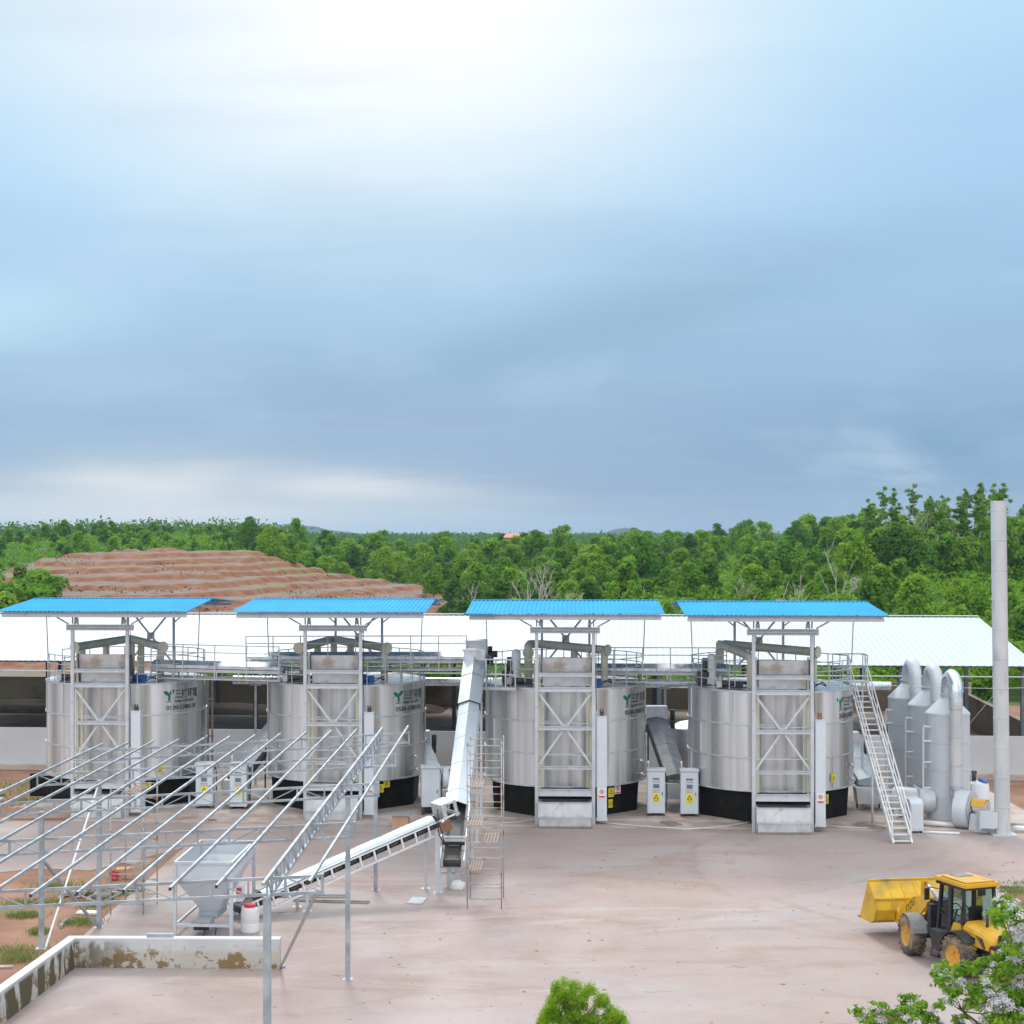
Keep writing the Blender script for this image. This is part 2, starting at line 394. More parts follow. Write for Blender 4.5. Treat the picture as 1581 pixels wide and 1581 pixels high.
c = mixc(M('MULTIPLY', ramp01(n2, .55, .75), .06), c, (.78,.86,.95))
c = mixc(M('MULTIPLY', lobe(12.6, 2.3, 1.1, 1.2, 1.0, .0), ramp01(n2, .35, .6)), c, (.42,.56,.73))
high = mixc(ramp01(el, 18, 50), c, (1.40,1.44,1.48))                     # overcast is brightest overhead
rear = mixc(M('MULTIPLY', ramp01(M('MULTIPLY', Y, -1.0), -.1, .5), ramp01(el, -1, 6)), high, (1.75,1.80,1.84))   # unseen sky behind the camera, brightened to light the fronts
low = mixc(ramp01(el, 0.0, -6.0), rear, (.42,.40,.38))
fin = mixc(.93, sky.outputs[0], low)
L.new(fin, bg.inputs['Color'])

# ------------------------------------------------------------------ terrain
def sst(x, a, b_):
    t = np.clip((x-a)/(b_-a), 0, 1); return t*t*(3-2*t)
def vn(x, y, s, seed=0):                   # cheap smooth value noise, 0..1
    r = np.random.default_rng(seed).random((64, 64)); u = np.asarray(x)/s; v = np.asarray(y)/s
    iu = np.floor(u).astype(int); iv = np.floor(v).astype(int); fu = u-iu; fv = v-iv
    fu = fu*fu*(3-2*fu); fv = fv*fv*(3-2*fv)
    g = lambda a, b_: r[a % 64, b_ % 64]
    return (g(iu,iv)*(1-fu)+g(iu+1,iv)*fu)*(1-fv)+(g(iu,iv+1)*(1-fu)+g(iu+1,iv+1)*fu)*fv
def base_z(x, y):
    x = np.asarray(x, float); y = np.asarray(y, float)
    px = CX+x*F/np.maximum(y, 40)
    z = 2.6*sst(y, 122, 190)+3.0*sst(y, 190, 330)+1.0*sst(y, 330, 600)
    z = z*(1-.85*(1-sst(px, 660, 830))*(1-sst(y, 258, 300)))
    z = z+5.2*sst(y, 262, 380)*(1-sst(px, 350, 560))*(1-sst(y, 500, 800))*(.55+.45*sst(px, -250, 250))   # wooded hill on the left
    z = z+4.5*sst(y, 150, 235)*sst(px, 1130, 1400)*(1-sst(y, 320, 520))             # knoll on the right
    z = z+1.0*(vn(x, y, 45, 3)-.5)*sst(y, 130, 200)
    return z
def hill_z(x, y):                          # the terraced clay hill
    px = CX+np.asarray(x)*F/250.0
    top = np.interp(px, [-250,-60, 0, 60, 130, 250, 390, 430, 520, 660, 760, 830], [905,898, 880, 862, 850, 845, 849, 862, 884, 905, 925, 965])
    zt = H-(top-HOR)*255.0/F
    r = np.clip((np.asarray(y)-124)/(252-124), 0, 1)
    z = zt*(.10*r+.90*r**1.15)
    w_ = (vn(x, y, 34, 5)-.5)*1.0+(vn(x, y, 9, 6)-.5)*.22+(vn(x, y, 2.2, 7)-.5)*.30+(vn(x, y, .9, 17)-.5)*.16
    st = .85; q = (z+w_)/st; fl = np.floor(q); fr = q-fl
    zz = st*(fl+.12*fr+.88*sst(fr, .62, .90))-w_*.85
    zz = np.where(z < .3, z, zz)+(vn(x, y, 1.3, 8)-.5)*.12
    back = sst(np.asarray(y), 252, 300)
    return zz*(1-back)-2.0*back
def in_hill(x, y): 
    return hill_z(x, y) > base_z(x, y)+.05
ys = np.concatenate([np.array([4, 20, 35, 60, 90, 110, 118]), np.arange(122, 440, 5), np.geomspace(440, 3500, 40)])
us = np.linspace(-.8, .8, 240)
YY, UU = np.meshgrid(ys, us, indexing='ij'); XX = UU*np.maximum(YY, 90)
ZZ = base_z(XX, YY)-.02
def gridfaces(a, b_):
    i = np.arange((a-1)*b_).reshape(a-1, b_)[:, :-1].ravel()
    return np.stack([i, i+1, i+b_+1, i+b_], 1)
mat('soil', (.25,.12,.07), (.36,.20,.135), rough=.95, scale=.5, detail=9, c3=(.19,.17,.07), s3=.35, lo3=.54, hi3=.72, bump=.5, bscale=2.0, world=True)
nt = MATS['soil'].node_tree; _b = nt.nodes['Principled BSDF']; _src = _b.inputs['Base Color'].links[0].from_socket
_g = nt.nodes.new('ShaderNodeNewGeometry'); _s = nt.nodes.new('ShaderNodeSeparateXYZ'); nt.links.new(_g.outputs['Position'], _s.inputs[0])
_r = nt.nodes.new('ShaderNodeMapRange'); _r.inputs['From Min'].default_value = 119; _r.inputs['From Max'].default_value = 124; nt.links.new(_s.outputs[1], _r.inputs[0])
_n = nt.nodes.new('ShaderNodeTexNoise'); _n.inputs['Scale'].default_value = .25; _n.inputs['Detail'].default_value = 8; nt.links.new(_g.outputs['Position'], _n.inputs['Vector'])
_c = nt.nodes.new('ShaderNodeValToRGB'); _c.color_ramp.elements[0].color = (.03,.075,.014,1); _c.color_ramp.elements[1].color = (.09,.19,.03,1); _c.color_ramp.elements[0].position = .35; _c.color_ramp.elements[1].position = .65; nt.links.new(_n.outputs['Fac'], _c.inputs[0])
_m = nt.nodes.new('ShaderNodeMix'); _m.data_type = 'RGBA'; nt.links.new(_r.outputs[0], _m.inputs['Factor']); nt.links.new(_src, _m.inputs['A']); nt.links.new(_c.outputs[0], _m.inputs['B']); nt.links.new(_m.outputs['Result'], _b.inputs['Base Color'])
g = struct(npmesh('ground', np.stack([XX, YY, ZZ], -1).reshape(-1, 3), gridfaces(*XX.shape), 'soil', smooth=True))
# terraced hill material: clay on the cut risers, grey dry soil and sheeting on the flats
m = bpy.data.materials.new('terrace_clay'); m.use_nodes = True; nt = m.node_tree; n_ = nt.nodes; l_ = nt.links
geo = n_.new('ShaderNodeNewGeometry'); sp = n_.new('ShaderNodeSeparateXYZ'); l_.new(geo.outputs['Normal'], sp.inputs[0])
nz = n_.new('ShaderNodeTexNoise'); nz.inputs['Scale'].default_value = .5; nz.inputs['Detail'].default_value = 9; nz.inputs['Roughness'].default_value = .65; l_.new(geo.outputs['Position'], nz.inputs['Vector'])
nz2 = n_.new('ShaderNodeTexNoise'); nz2.inputs['Scale'].default_value = .07; nz2.inputs['Detail'].default_value = 5; l_.new(geo.outputs['Position'], nz2.inputs['Vector'])
def rmp(src, a, b_, ca, cb):
    r = n_.new('ShaderNodeValToRGB'); e = r.color_ramp.elements; e[0].position = a; e[1].position = b_; e[0].color = (*ca, 1); e[1].color = (*cb, 1)
    l_.new(src, r.inputs[0]); return r.outputs[0]
clay = rmp(nz.outputs['Fac'], .35, .7, (.215,.085,.042), (.30,.14,.072))
flat = rmp(nz.outputs['Fac'], .40, .60, (.20,.125,.088), (.215,.185,.172))
grs = rmp(nz2.outputs['Fac'], .50, .60, (0,0,0), (1,1,1))
mx0 = n_.new('ShaderNodeMix'); mx0.data_type = 'RGBA'; l_.new(grs, mx0.inputs['Factor']); l_.new(flat, mx0.inputs['A']); mx0.inputs['B'].default_value = (.15,.19,.07,1)
fz = n_.new('ShaderNodeMapRange'); fz.inputs['From Min'].default_value = .94; fz.inputs['From Max'].default_value = .993; l_.new(sp.outputs[2], fz.inputs[0])
mx1 = n_.new('ShaderNodeMix'); mx1.data_type = 'RGBA'; l_.new(fz.outputs[0], mx1.inputs['Factor']); l_.new(clay, mx1.inputs['A']); l_.new(mx0.outputs['Result'], mx1.inputs['B'])
b = n_['Principled BSDF']; b.inputs['Roughness'].default_value = .95; l_.new(mx1.outputs['Result'], b.inputs['Base Color'])
MATS['terrace_clay'] = m
hx = np.linspace(-105, 2, 330); hy = np.linspace(122, 300, 620)
HY, HX = np.meshgrid(hy, hx, indexing='ij'); HZ = np.maximum(hill_z(HX, HY), base_z(HX, HY)-.6)
struct(npmesh('terraced_hill', np.stack([HX, HY, HZ], -1).reshape(-1, 3), gridfaces(*HX.shape), 'terrace_clay'))
def top_z(x, y): return float(np.maximum(base_z(x, y), hill_z(x, y)))

# far hills
mat('far_wood', (.010,.028,.022), (.02,.045,.03), rough=.9, scale=.02)
def far_hill(pts, Y_, depth):
    mb = MB(); q = [Vector(((p-CX)*Y_/F, Y_, H-(y-HOR)*Y_/F)) for p, y in pts]
    vs = []; k = len(q)
    for i, p in enumerate(q): vs += [(p.x, Y_-depth, -5), (p.x, Y_-depth*.35, p.z*.75), (p.x, Y_, p.z), (p.x, Y_+depth, -5)]
    fs = [(4*i+j, 4*i+4+j, 4*i+5+j, 4*i+1+j) for i in range(k-1) for j in range(3)]
    mb.add(vs, fs, True); return struct(mb.build('hills', 'far_wood'))
far_hill([(900,826),(935,822),(950,817),(965,815),(980,817),(1000,821),(1040,825)], 2300, 300)
far_hill([(380,826),(410,822),(424,812),(440,809),(455,808),(475,812),(490,813),(505,818),(525,820),(560,824),(620,824),(700,826)], 3150, 300)
far_hill([(-300,826),(0,824),(300,825),(700,826),(880,824),(1000,823),(1120,824),(1300,823),(1500,822),(1700,824),(2000,826)], 1700, 250)

# ------------------------------------------------------------------ yard slabs
m = bpy.data.materials.new('yard_concrete'); m.use_nodes = True; nt = m.node_tree; n_ = nt.nodes; l_ = nt.links
geo = n_.new('ShaderNodeNewGeometry')
def nse(scale, detail, st=(1,1,1), dist=0.0, off=(0,0,0), rough=.55):
    mp = n_.new('ShaderNodeMapping'); mp.inputs['Scale'].default_value = st; mp.inputs['Location'].default_value = off
    l_.new(geo.outputs['Position'], mp.inputs['Vector'])
    q = n_.new('ShaderNodeTexNoise'); q.inputs['Scale'].default_value = scale; q.inputs['Detail'].default_value = detail; q.inputs['Distortion'].default_value = dist
    q.inputs['Roughness'].default_value = rough
    l_.new(mp.outputs[0], q.inputs['Vector']); return q.outputs['Fac']
def mr(src, a, b_, lo=0.0, hi=1.0):
    q = n_.new('ShaderNodeMapRange'); q.interpolation_type = 'SMOOTHSTEP'; q.inputs['From Min'].default_value = a; q.inputs['From Max'].default_value = b_
    q.inputs['To Min'].default_value = lo; q.inputs['To Max'].default_value = hi; l_.new(src, q.inputs[0]); return q.outputs[0]
def mxc(f, a, b_):
    q = n_.new('ShaderNodeMix'); q.data_type = 'RGBA'; l_.new(f, q.inputs['Factor'])
    for k_, v_ in (('A', a), ('B', b_)):
        if isinstance(v_, tuple): q.inputs[k_].default_value = (*v_, 1)
        else: l_.new(v_, q.inputs[k_])
    return q.outputs['Result']
c0 = mxc(mr(nse(.14, 7, (.7,1,1), .5), .36, .64), (.39,.33,.317), (.37,.283,.257))
c0 = mxc(mr(nse(.38, 9, (.45,1.1,1), .9, (9,4,0), .6), .50, .70, 0, .7), c0, (.315,.205,.168))     # red dust tracked in by the loader
c0 = mxc(mr(nse(.20, 8, (.8,.9,1), .4, (2,17,0), .62), .53, .70, 0, .65), c0, (.375,.35,.35))       # pale washed patches
c0 = mxc(mr(nse(1.6, 9, (.7,1.4,1), .6, (5,1,0), .7), .58, .76, 0, .5), c0, (.28,.20,.17))      # small scuffs
c0 = mxc(mr(nse(1.6, 8, (.8,1.2,1), .3, (1,8,0), .62), .64, .68, 0, .7), c0, (.25,.165,.13))      # clods
c0 = mxc(mr(nse(3.2, 6, (.9,1,1), .2, (3,2,0), .6), .665, .70, 0, .75), c0, (.20,.14,.115))
c0 = mxc(mr(nse(1.3, 9, (.25,1.5,1), .3, (4,5,0), .65), .60, .78, 0, .4), c0, (.45,.42,.41))
c0 = mxc(mr(nse(7.0, 6, (.6,1,1), .2, (8,5,0), .7), .40, .75, 0, .2), c0, (.46,.41,.39))
sxy = n_.new('ShaderNodeSeparateXYZ'); l_.new(geo.outputs['Position'], sxy.inputs[0])
def mth(op, a, b_):
    q = n_.new('ShaderNodeMath'); q.operation = op
    for i_, v_ in enumerate((a, b_)):
        if isinstance(v_, (int, float)): q.inputs[i_].default_value = v_
        else: l_.new(v_, q.inputs[i_])
    return q.outputs[0]
for (ax, ay, rad, k_, cc) in ((22, 62, 14.6, .30, (.30,.215,.185)), (-4, 78, 25.0, .26, (.31,.225,.195)), (6, 34, 21.0, .22, (.46,.435,.43))):      # worn arcs where the loader turns
    dx = mth('SUBTRACT', sxy.outputs[0], ax); dy = mth('SUBTRACT', sxy.outputs[1], ay)
    dist = mth('SQRT', mth('ADD', mth('MULTIPLY', dx, dx), mth('MULTIPLY', dy, dy)), 0)
    dist = mth('ADD', dist, mth('MULTIPLY', mth('SUBTRACT', nse(.25, 3, (1,1,1), 0, (3,1,0)), .5), 1.2))
    off = mth('ABSOLUTE', mth('SUBTRACT', mth('ABSOLUTE', mth('SUBTRACT', dist, rad), 0), .75), 0)
    band = mth('MULTIPLY', mr(off, .30, .12), mr(nse(.7, 7, (1,1,1), .2, (ax,ay,0), .65), .42, .60, 0, k_*1.6))
    c0 = mxc(band, c0, cc)
b = n_['Principled BSDF']; l_.new(c0, b.inputs['Base Color'])
l_.new(mr(nse(.3, 4, (1,1,1), .3, (7,7,0)), .3, .7, .55, .88), b.inputs['Roughness'])
bp = n_.new('ShaderNodeBump'); bp.inputs['Strength'].default_value = .25; bp.inputs['Distance'].default_value = .02; l_.new(nse(5, 6), bp.inputs['Height']); l_.new(bp.outputs[0], b.inputs['Normal'])
MATS['yard_concrete'] = m
mat('plinth_concrete', (.42,.35,.31), (.52,.46,.43), rough=.85, scale=.7, detail=8, c3=(.36,.24,.17), s3=.9, lo3=.5, hi3=.7, bump=.2, world=True)
mat('wall_concrete', (.50,.52,.54), (.58,.60,.62), rough=.85, scale=.5, detail=6, stretch=(.5,1,1.2), c3=(.40,.34,.29), s3=.25, lo3=.52, hi3=.72, bump=.15)

def slab(name, poly, z0, z1, material):
    mb = MB(); mb.prism([(x, y, z0) for x, y in poly], (0,0,z1-z0)); return struct(mb.build(name, material))
slab('yard', [(-13.6,20),(16.6,20),(16.9,58.5),(27,60.3),(27,72),(-21,72.6),(-40,70.5),(-40,61.0),(-30,60.6),(-24,61.6),(-20,60.9),(-17.5,62.4),(-15.5,62.0),(-14.2,64.2),(-12.95,66.5),(-13.3,48)], -.3, .012, 'yard_concrete')
# stepped plinth under the tanks, its edge runs with the row
def row(x): return 72.4-.07*x            # front edge line of the plinth
slab('plinth', [(-20.7,row(-20.7)),(22.6,row(22.6)),(22.6,86),(-20.7,88)], -.3, .2, 'plinth_concrete')
slab('kerb', [(-19.2,row(-19.2)-1.2),(24,row(24)-1.2),(24,row(24)-.01),(-19.2,row(-19.2)-.01)], -.3, .09, 'plinth_concrete')
# haze
# ------------------------------------------------------------------ fermentation tanks
RT = 3.6; DECK = 5.75
def pol(r, deg, z): a = R(deg); return (r*math.sin(a), -r*math.cos(a), z)      # deg 0 is the front of the tank
def arc(r, d0, d1, z, n=24): return [pol(r, d0+(d1-d0)*i/n, z) for i in range(n+1)]
def wrap(a0, z0, r=RT+.012):
    return lambda x, y: pol(r, a0+math.degrees(x/RT), z0+y)
def sign_plate(parent, kind, c, wdt, hgt, place):
    # place(u, v, d) maps plate coordinates to local space; d is the distance proud of the surface
    mb = MB(); mb.add([place(u, v, d) for d in (0.0, .015) for u, v in ((-wdt/2,-hgt/2),(wdt/2,-hgt/2),(wdt/2,hgt/2),(-wdt/2,hgt/2))],
                      [(0,1,2,3),(4,5,6,7),(0,1,5,4),(1,2,6,5),(2,3,7,6),(3,0,4,7)])
    p = mb.build('warning_sign', 'yellow_sign' if kind == 'yellow' else 'white_sign', parent)
    if kind == 'yellow':
        p['label'] = 'yellow warning plate with black triangle'
        t = MB(); q = hgt*.30; cy = hgt*.08
        o = [(-q, cy-q*.8), (q, cy-q*.8), (0, cy+q)]; i_ = [(-q*.62, cy-q*.58), (q*.62, cy-q*.58), (0, cy+q*.52)]
        t.add([place(u, v, .019) for u, v in o+i_], [(0,1,4,3),(1,2,5,4),(2,0,3,5)])
        t.add([place(u, v, .019) for u, v in ((-.02*hgt, cy-q*.45), (.03*hgt, cy-q*.05), (0, cy), (.02*hgt, cy+q*.3), (-.04*hgt, cy-q*.1), (-.005*hgt, cy-q*.12))], [(0,1,2,3,4,5)])
        for k in range(4): 
            x0 = (-.3+.16*k)*wdt; t.add([place(u, v, .019) for u, v in ((x0,-hgt*.36),(x0+.1*wdt,-hgt*.36),(x0+.1*wdt,-hgt*.26),(x0,-hgt*.26))], [(0,1,2,3)])
        t.build('warning_symbol', 'sign_black', p)
    else:
        p['label'] = 'white prohibition sign with red ring'
        t = MB(); r_ = min(wdt, hgt)*.33; cy = hgt*.14; n = 20
        vs = [place(rr*math.cos(2*math.pi*k/n), cy+rr*math.sin(2*math.pi*k/n), .019) for rr in (r_, r_*.76) for k in range(n)]
        t.add(vs, [(k, (k+1) % n, n+(k+1) % n, n+k) for k in range(n)])
        t.add([place(u, v, .021) for u, v in ((-r_*.7, cy+r_*.55),(-r_*.55, cy+r_*.7),(r_*.7, cy-r_*.55),(r_*.55, cy-r_*.7))], [(0,1,2,3)])
        t.add([place(u, v, .019) for u, v in ((-wdt*.42,-hgt*.44),(wdt*.42,-hgt*.44),(wdt*.42,-hgt*.27),(-wdt*.42,-hgt*.27))], [(0,1,2,3)])
        t.build('warning_symbol', 'sign_red', p)
        t = MB(); t.add([place(u, v, .017) for u, v in ((-r_*.4, cy-r_*.35),(r_*.35, cy-r_*.4),(r_*.3, cy+r_*.35),(-r_*.25, cy+r_*.4))], [(0,1,2,3)])
        t.build('warning_symbol', 'sign_black', p)
    return p

def elbow(a, b_, c, k=6, r=.35):             # rounded corner at b on the way a-b-c
    a, b_, c = Vector(a), Vector(b_), Vector(c)
    p = b_+(a-b_).normalized()*r; q = b_+(c-b_).normalized()*r
    return [((1-t)**2)*p+2*t*(1-t)*b_+t*t*q for t in [i/k for i in range(k+1)]]

def make_tank(i, loc, label):
    t = thing('fermentation_tank', label, 'tank', loc, R(-2), 'fermentation tanks in a row')
    rz = Matrix.Rotation(R(-2), 3, 'Z')
    # shell of three courses
    mb = MB(); mb.lathe([(RT,1.55),(RT,2.95),(RT,4.35),(RT,DECK)], n=96)
    shm = mb
    mb = MB()
    for z in (1.55, 2.95, 4.35): mb.lathe([(RT+.004,z-.045),(RT+.05,z-.045),(RT+.05,z+.02),(RT+.004,z+.02),(RT+.004,z-.045)], n=96, smooth=False)
    mb.lathe([(RT+.004,DECK-.07),(RT+.035,DECK-.07),(RT+.035,DECK-.005),(RT+.004,DECK-.005),(RT+.004,DECK-.07)], n=96, smooth=False)
    ringm = mb; mb = shm; rr = random.Random(i)
    for z0, z1, off in ((1.57,2.9,0), (2.98,4.29,17), (4.38,DECK-.08,5)):
        for k in range(9):
            a = off+k*40+rr.uniform(-3, 3)
            w_ = .05 if k % 2 else .025
            p = pol(RT+.012, a, 0); M3 = Matrix.Rotation(R(a), 3, 'Z')
            mb.box((p[0], p[1], (z0+z1)/2), (w_, .03, z1-z0), m=M3)
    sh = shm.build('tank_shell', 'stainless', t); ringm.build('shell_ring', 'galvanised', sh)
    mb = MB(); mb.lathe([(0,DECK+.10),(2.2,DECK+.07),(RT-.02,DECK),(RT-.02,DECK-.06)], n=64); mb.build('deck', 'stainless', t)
    # nozzles and taps on the right
    for z, a in ((2.45, 62), (1.85, 64)):
        mb = MB(); p = Vector(pol(RT, a, z)); q = Vector(pol(RT+.22, a, z)); mb.cyl(p, q, .05, 8); mb.cyl(q, q+Vector((0,0,-.12)), .035, 8); mb.box(q+Vector((0,0,.07)), (.10,.03,.03))
        mb.build('tap', 'chrome', t)
    # plinth skirt: black eight-sided
    mb = MB(); vs = []
    for z, r_ in ((.2,3.42), (1.55,3.5)): vs += [pol(r_, 22.5+45*k, z) for k in range(8)]
    mb.add(vs, [(k, (k+1) % 8, 8+(k+1) % 8, 8+k) for k in range(8)]+[tuple(range(8)), tuple(range(8, 16))])
    sk = mb.build('skirt', 'black_plinth', t)
    # guard rail
    def rail_part(d0, d1, name='guard_rail'):
        mb = MB(); n = max(6, int(abs(d1-d0)/6))
        for z in (DECK+.42, DECK+.80, DECK+1.2): mb.tube(arc(RT-.06, d0, d1, z, n), .022, 6)
        k = max(1, int(round(abs(d1-d0)/14)))
        for j in range(k+1):
            a = d0+(d1-d0)*j/k; mb.cyl(pol(RT-.06, a, DECK-.02), pol(RT-.06, a, DECK+1.2), .024, 6)
        mb.build(name, 'rail_paint', t)
    gap = {0: [(22, 78), (100, 252), (285, 338)], 1: [(22, 78), (102, 252), (284, 338)], 2: [(22, 76), (100, 290), (318, 338)], 3: [(22, 70), (112, 252), (284, 338)]}[i]
    for d0, d1 in gap: rail_part(d0, d1)
    # hoist frame front (and its twin at the back)
    HW = 1.205; FY = -4.5
    for x in (-HW, HW):
        mb = MB(); mb.box((x, FY, 4.085), (.14,.15,8.17)); mb.box((x, FY-.078, 4.085), (.05,.006,8.1)); mb.build('hoist_post', 'frame_paint', t)
        mb = MB(); mb.box((x*.90, FY+.30, 4.3), (.09,.10,5.9)); mb.box((x*.80, FY+.62, 3.7), (.12,.10,4.3)); mb.build('hoist_rail', 'beige_pipe', t)
        mb = MB(); mb.lathe([(0,-.05),(.17,-.05),(.17,-.035),(.13,-.03),(.13,.03),(.17,.035),(.17,.05),(0,.05)], (x*.86, FY, 8.62), 20, axis='X'); mb.box((x*.86+.07, FY, 8.54), (.02,.2,.2)); mb.box((x*.86-.07, FY, 8.54), (.02,.2,.2))
        mb.build('pulley', 'galvanised', t)
        mb = MB(); mb.bar((x*1.0, FY, 8.46), (x*1.0, FY, 8.92), .06); mb.bar((x*1.15, FY, 8.46), (x*1.95, FY+.02, 9.0), .06); mb.build('canopy_strut', 'frame_paint', t)
    mb = MB()
    mb.box((0, FY, 8.305), (2.95,.22,.06)); mb.box((0, FY, 8.305), (2.95,.05,.26)); mb.box((0, FY-.05, 8.41), (2.95,.16,.04)); mb.box((0, FY-.05, 8.20), (2.95,.16,.04))
    mb.build('hoist_head', 'frame_paint', t)
    for z, h in ((6.43,.16), (5.80,.20), (4.16,.16), (2.49,.14), (1.44,.30)):
        mb = MB(); mb.box((0, FY, z), (2*HW-.145,.06,h)); mb.box((0, FY-.04, z+h/2-.015), (2*HW-.145,.09,.03)); mb.box((0, FY-.04, z-h/2+.015), (2*HW-.145,.09,.03)); mb.build('hoist_beam', 'frame_paint', t)
    for z in (4.36, 3.02): mb = MB(); mb.bar((-HW+.1, FY+.05, z), (HW-.1, FY+.05, z), .03); mb.build('tie_rod', 'frame_paint', t)
    for s in (-1, 1):
        mb = MB(); mb.bar((s*(HW-.08), FY+.035, 5.66), (s*.1, FY+.035, 4.28), .09, .06, (0,1,0)); mb.build('hoist_brace', 'frame_paint', t)
        mb = MB(); mb.bar((s*.1, FY+.035, 4.05), (s*(HW-.08), FY+.035, 2.58), .09, .06, (0,1,0)); mb.build('hoist_brace', 'frame_paint', t)
    mb = MB(); mb.box((0, FY+.05, 4.16), (.36,.02,.30)); mb.build('gusset_plate', 'frame_paint', t)
    # skip bucket on the ground
    prof = [(FY-.55,.02),(FY-.62,.12),(FY-.62,.46),(FY-.50,.50),(FY-.42,1.06),(FY+.55,1.06),(FY+.6,.5),(FY+.5,.02)]
    mb = MB(); mb.prism([(-1.09, y, z) for y, z in prof], (2.18,0,0))
    bk = mb.build('skip_bucket', 'bucket_steel', t)
    mb = MB()
    for s in (-1, 1): mb.prism([(s*1.095, y, z) for y, z in ((FY-.5,.06),(FY-.58,.46),(FY-.38,1.10),(FY+.56,1.10),(FY+.56,.06))], (s*.03,0,0))
    mb.box((0, FY-.625, .47), (2.18,.03,.05)); mb.box((0, FY-.43, 1.07), (2.18,.05,.04))
    for x in (-.55, 0, .5): mb.box((x, FY-.627, .28), (.012,.012,.30))
    mb.build('bucket_edge', 'bucket_steel', bk)
    mb = MB(); mb.box((0, FY+.02, 1.075), (2.0,.72,.012)); mb.build('bucket_mouth', 'dark_metal', bk)
    # receiving chute at the top, tipping into the tank
    mb = MB(); mb.prism([(-1.0, y, z) for y, z in ((FY+.25,6.53),(FY+.15,7.12),(FY+.21,7.13),(FY+.9,6.85),(FY+1.3,6.0),(FY+1.0,5.95),(FY+.5,6.3))], (2.1,0,0))
    ch = mb.build('feed_chute', 'bucket_steel', t)
    mb = MB()
    for x in (-1.01, 1.1): mb = MB(); mb.prism([(x, y, z) for y, z in ((FY+.12,6.5),(FY+.05,7.16),(FY+1.1,7.05),(FY+1.6,5.9))], (.03,0,0)); mb.build('chute_side', 'dark_metal', ch)
    mb = MB(); mb.box((.04, FY+.42, 6.12), (1.98,.04,.42)); mb.build('chute_apron', 'bucket_steel', ch)
    # cable duct beside the frame
    mb = MB(); mb.box((1.56, FY+.18, 2.5), (.42,.36,4.28)); cd = mb.build('cable_duct', 'cabinet_paint', t)
    mb = MB(); mb.box((1.56, FY+.18, 4.66), (.46,.40,.04)); mb.build('duct_cap', 'cabinet_paint', cd); mb = MB(); mb.box((1.56, FY+.18, .30), (.46,.40,.12)); mb.build('duct_foot', 'cabinet_paint', cd)
    mb = MB(); mb.box((1.56, FY+.18, 4.76), (.16,.18,.16)); mb.cyl((1.5, FY+.18, 4.84), (1.5, FY+.18, 4.95), .03, 6); mb.cyl((1.6, FY+.18, 4.84), (1.6, FY+.18, 4.95), .03, 6)
    o = mb.build('limit_switch', 'rust' if i == 3 else 'dark_metal', t)
    sign_plate(t, 'white', None, .30, .42, lambda u, v, d: (1.56+u, FY-.001-d, 1.42+v))
    mb = MB(); mb.tube([(1.32, FY+.1, 8.2), (1.30, FY+.1, 6.0), (1.34, FY+.1, 4.9)], .015, 5); mb.build('cable', 'loader_black', t)
    for (a, z, wd, h) in {0: [(38,1.9,.42,.26), (30,1.2,.30,.30)], 1: [(33,1.15,.30,.36), (38,1.32,.34,.30), (29,.95,.3,.3)], 2: [(35,1.2,.30,.40), (34.5,.72,.22,.36), (41,1.28,.36,.36)], 3: [(40,2.02,.26,.34), (36,1.12,.3,.4)]}[i]:
        rr_ = RT+.05 if z > 1.6 else 3.46
        if i == 2 and a == 41: kd = 'white'
        else: kd = 'yellow'
        sign_plate(t, kd, None, wd, h, lambda u, v, d, a=a, z=z, rr_=rr_: pol(rr_+d, a+math.degrees(u/RT), z+v))
    # canopy: a low gable roof of blue sheet
    CW = 4.14; EY = -5.72; RY = -.5; BY = 4.72; EZ = 9.06; RZ = 9.40
    for y0, y1, nm in ((EY, RY, 'front'), (BY, RY, 'back')):
        mb = MB(); mb.corr((-CW, y0, EZ), (CW, y0, EZ), (CW, y1, RZ), (-CW, y1, RZ), 44, .03); mb.build('canopy_sheet', 'blue_sheet', t)
    mb = MB(); mb.bar((-CW, RY, RZ+.035), (CW, RY, RZ+.035), .30, .02); mb.build('ridge_cap', 'blue_sheet', t)
    if i == 2:
        mb = MB(); mb.box((-CW+.55, EY-.01, EZ+.0), (1.2,.5,.03)); o = mb.build('roof_flap', 'blue_sheet', t)
    mb = MB()
    for y, z in ((EY+.35, EZ-.10), (-3.0, EZ+.07), (RY, RZ-.10), (2.0, EZ+.07), (BY-.35, EZ-.10)): mb.bar((-CW+.15, y, z), (CW-.15, y, z), .07, .12)
    for x in (-3.2, -1.2, 1.2, 3.2):
        mb.bar((x, EY+.3, EZ-.2), (x, RY, RZ-.2), .07, .09); mb.bar((x, RY, RZ-.2), (x, BY-.3, EZ-.2), .07, .09)
    mb.box((0, EY+.30, EZ-.20), (2*CW-.25,.06,.14))
    mb.build('canopy_purlin', 'frame_paint', t)
    for x in (-1.13, 1.13):
        mb = MB(); mb.box((x, 4.4, 4.45), (.11,.12,8.9)); mb.build('canopy_post', 'frame_paint', t)
        mb = MB(); mb.bar((x, 4.4, 8.05), (x*1.9, 4.4, 8.85), .06); mb.build('canopy_strut', 'frame_paint', t)
    mb = MB(); mb.bar((-1.1, 4.36, 6.05), (1.1, 4.36, 8.75), .09, .05, (0,1,0)); mb.bar((1.1, 4.44, 6.05), (-1.1, 4.44, 8.75), .09, .05, (0,1,0)); mb.box((0, 4.40, 7.4), (.34,.13,.34)); mb.box((0, 4.4, 8.9), (2.5,.08,.1))
    mb.build('canopy_brace', 'frame_paint', t)
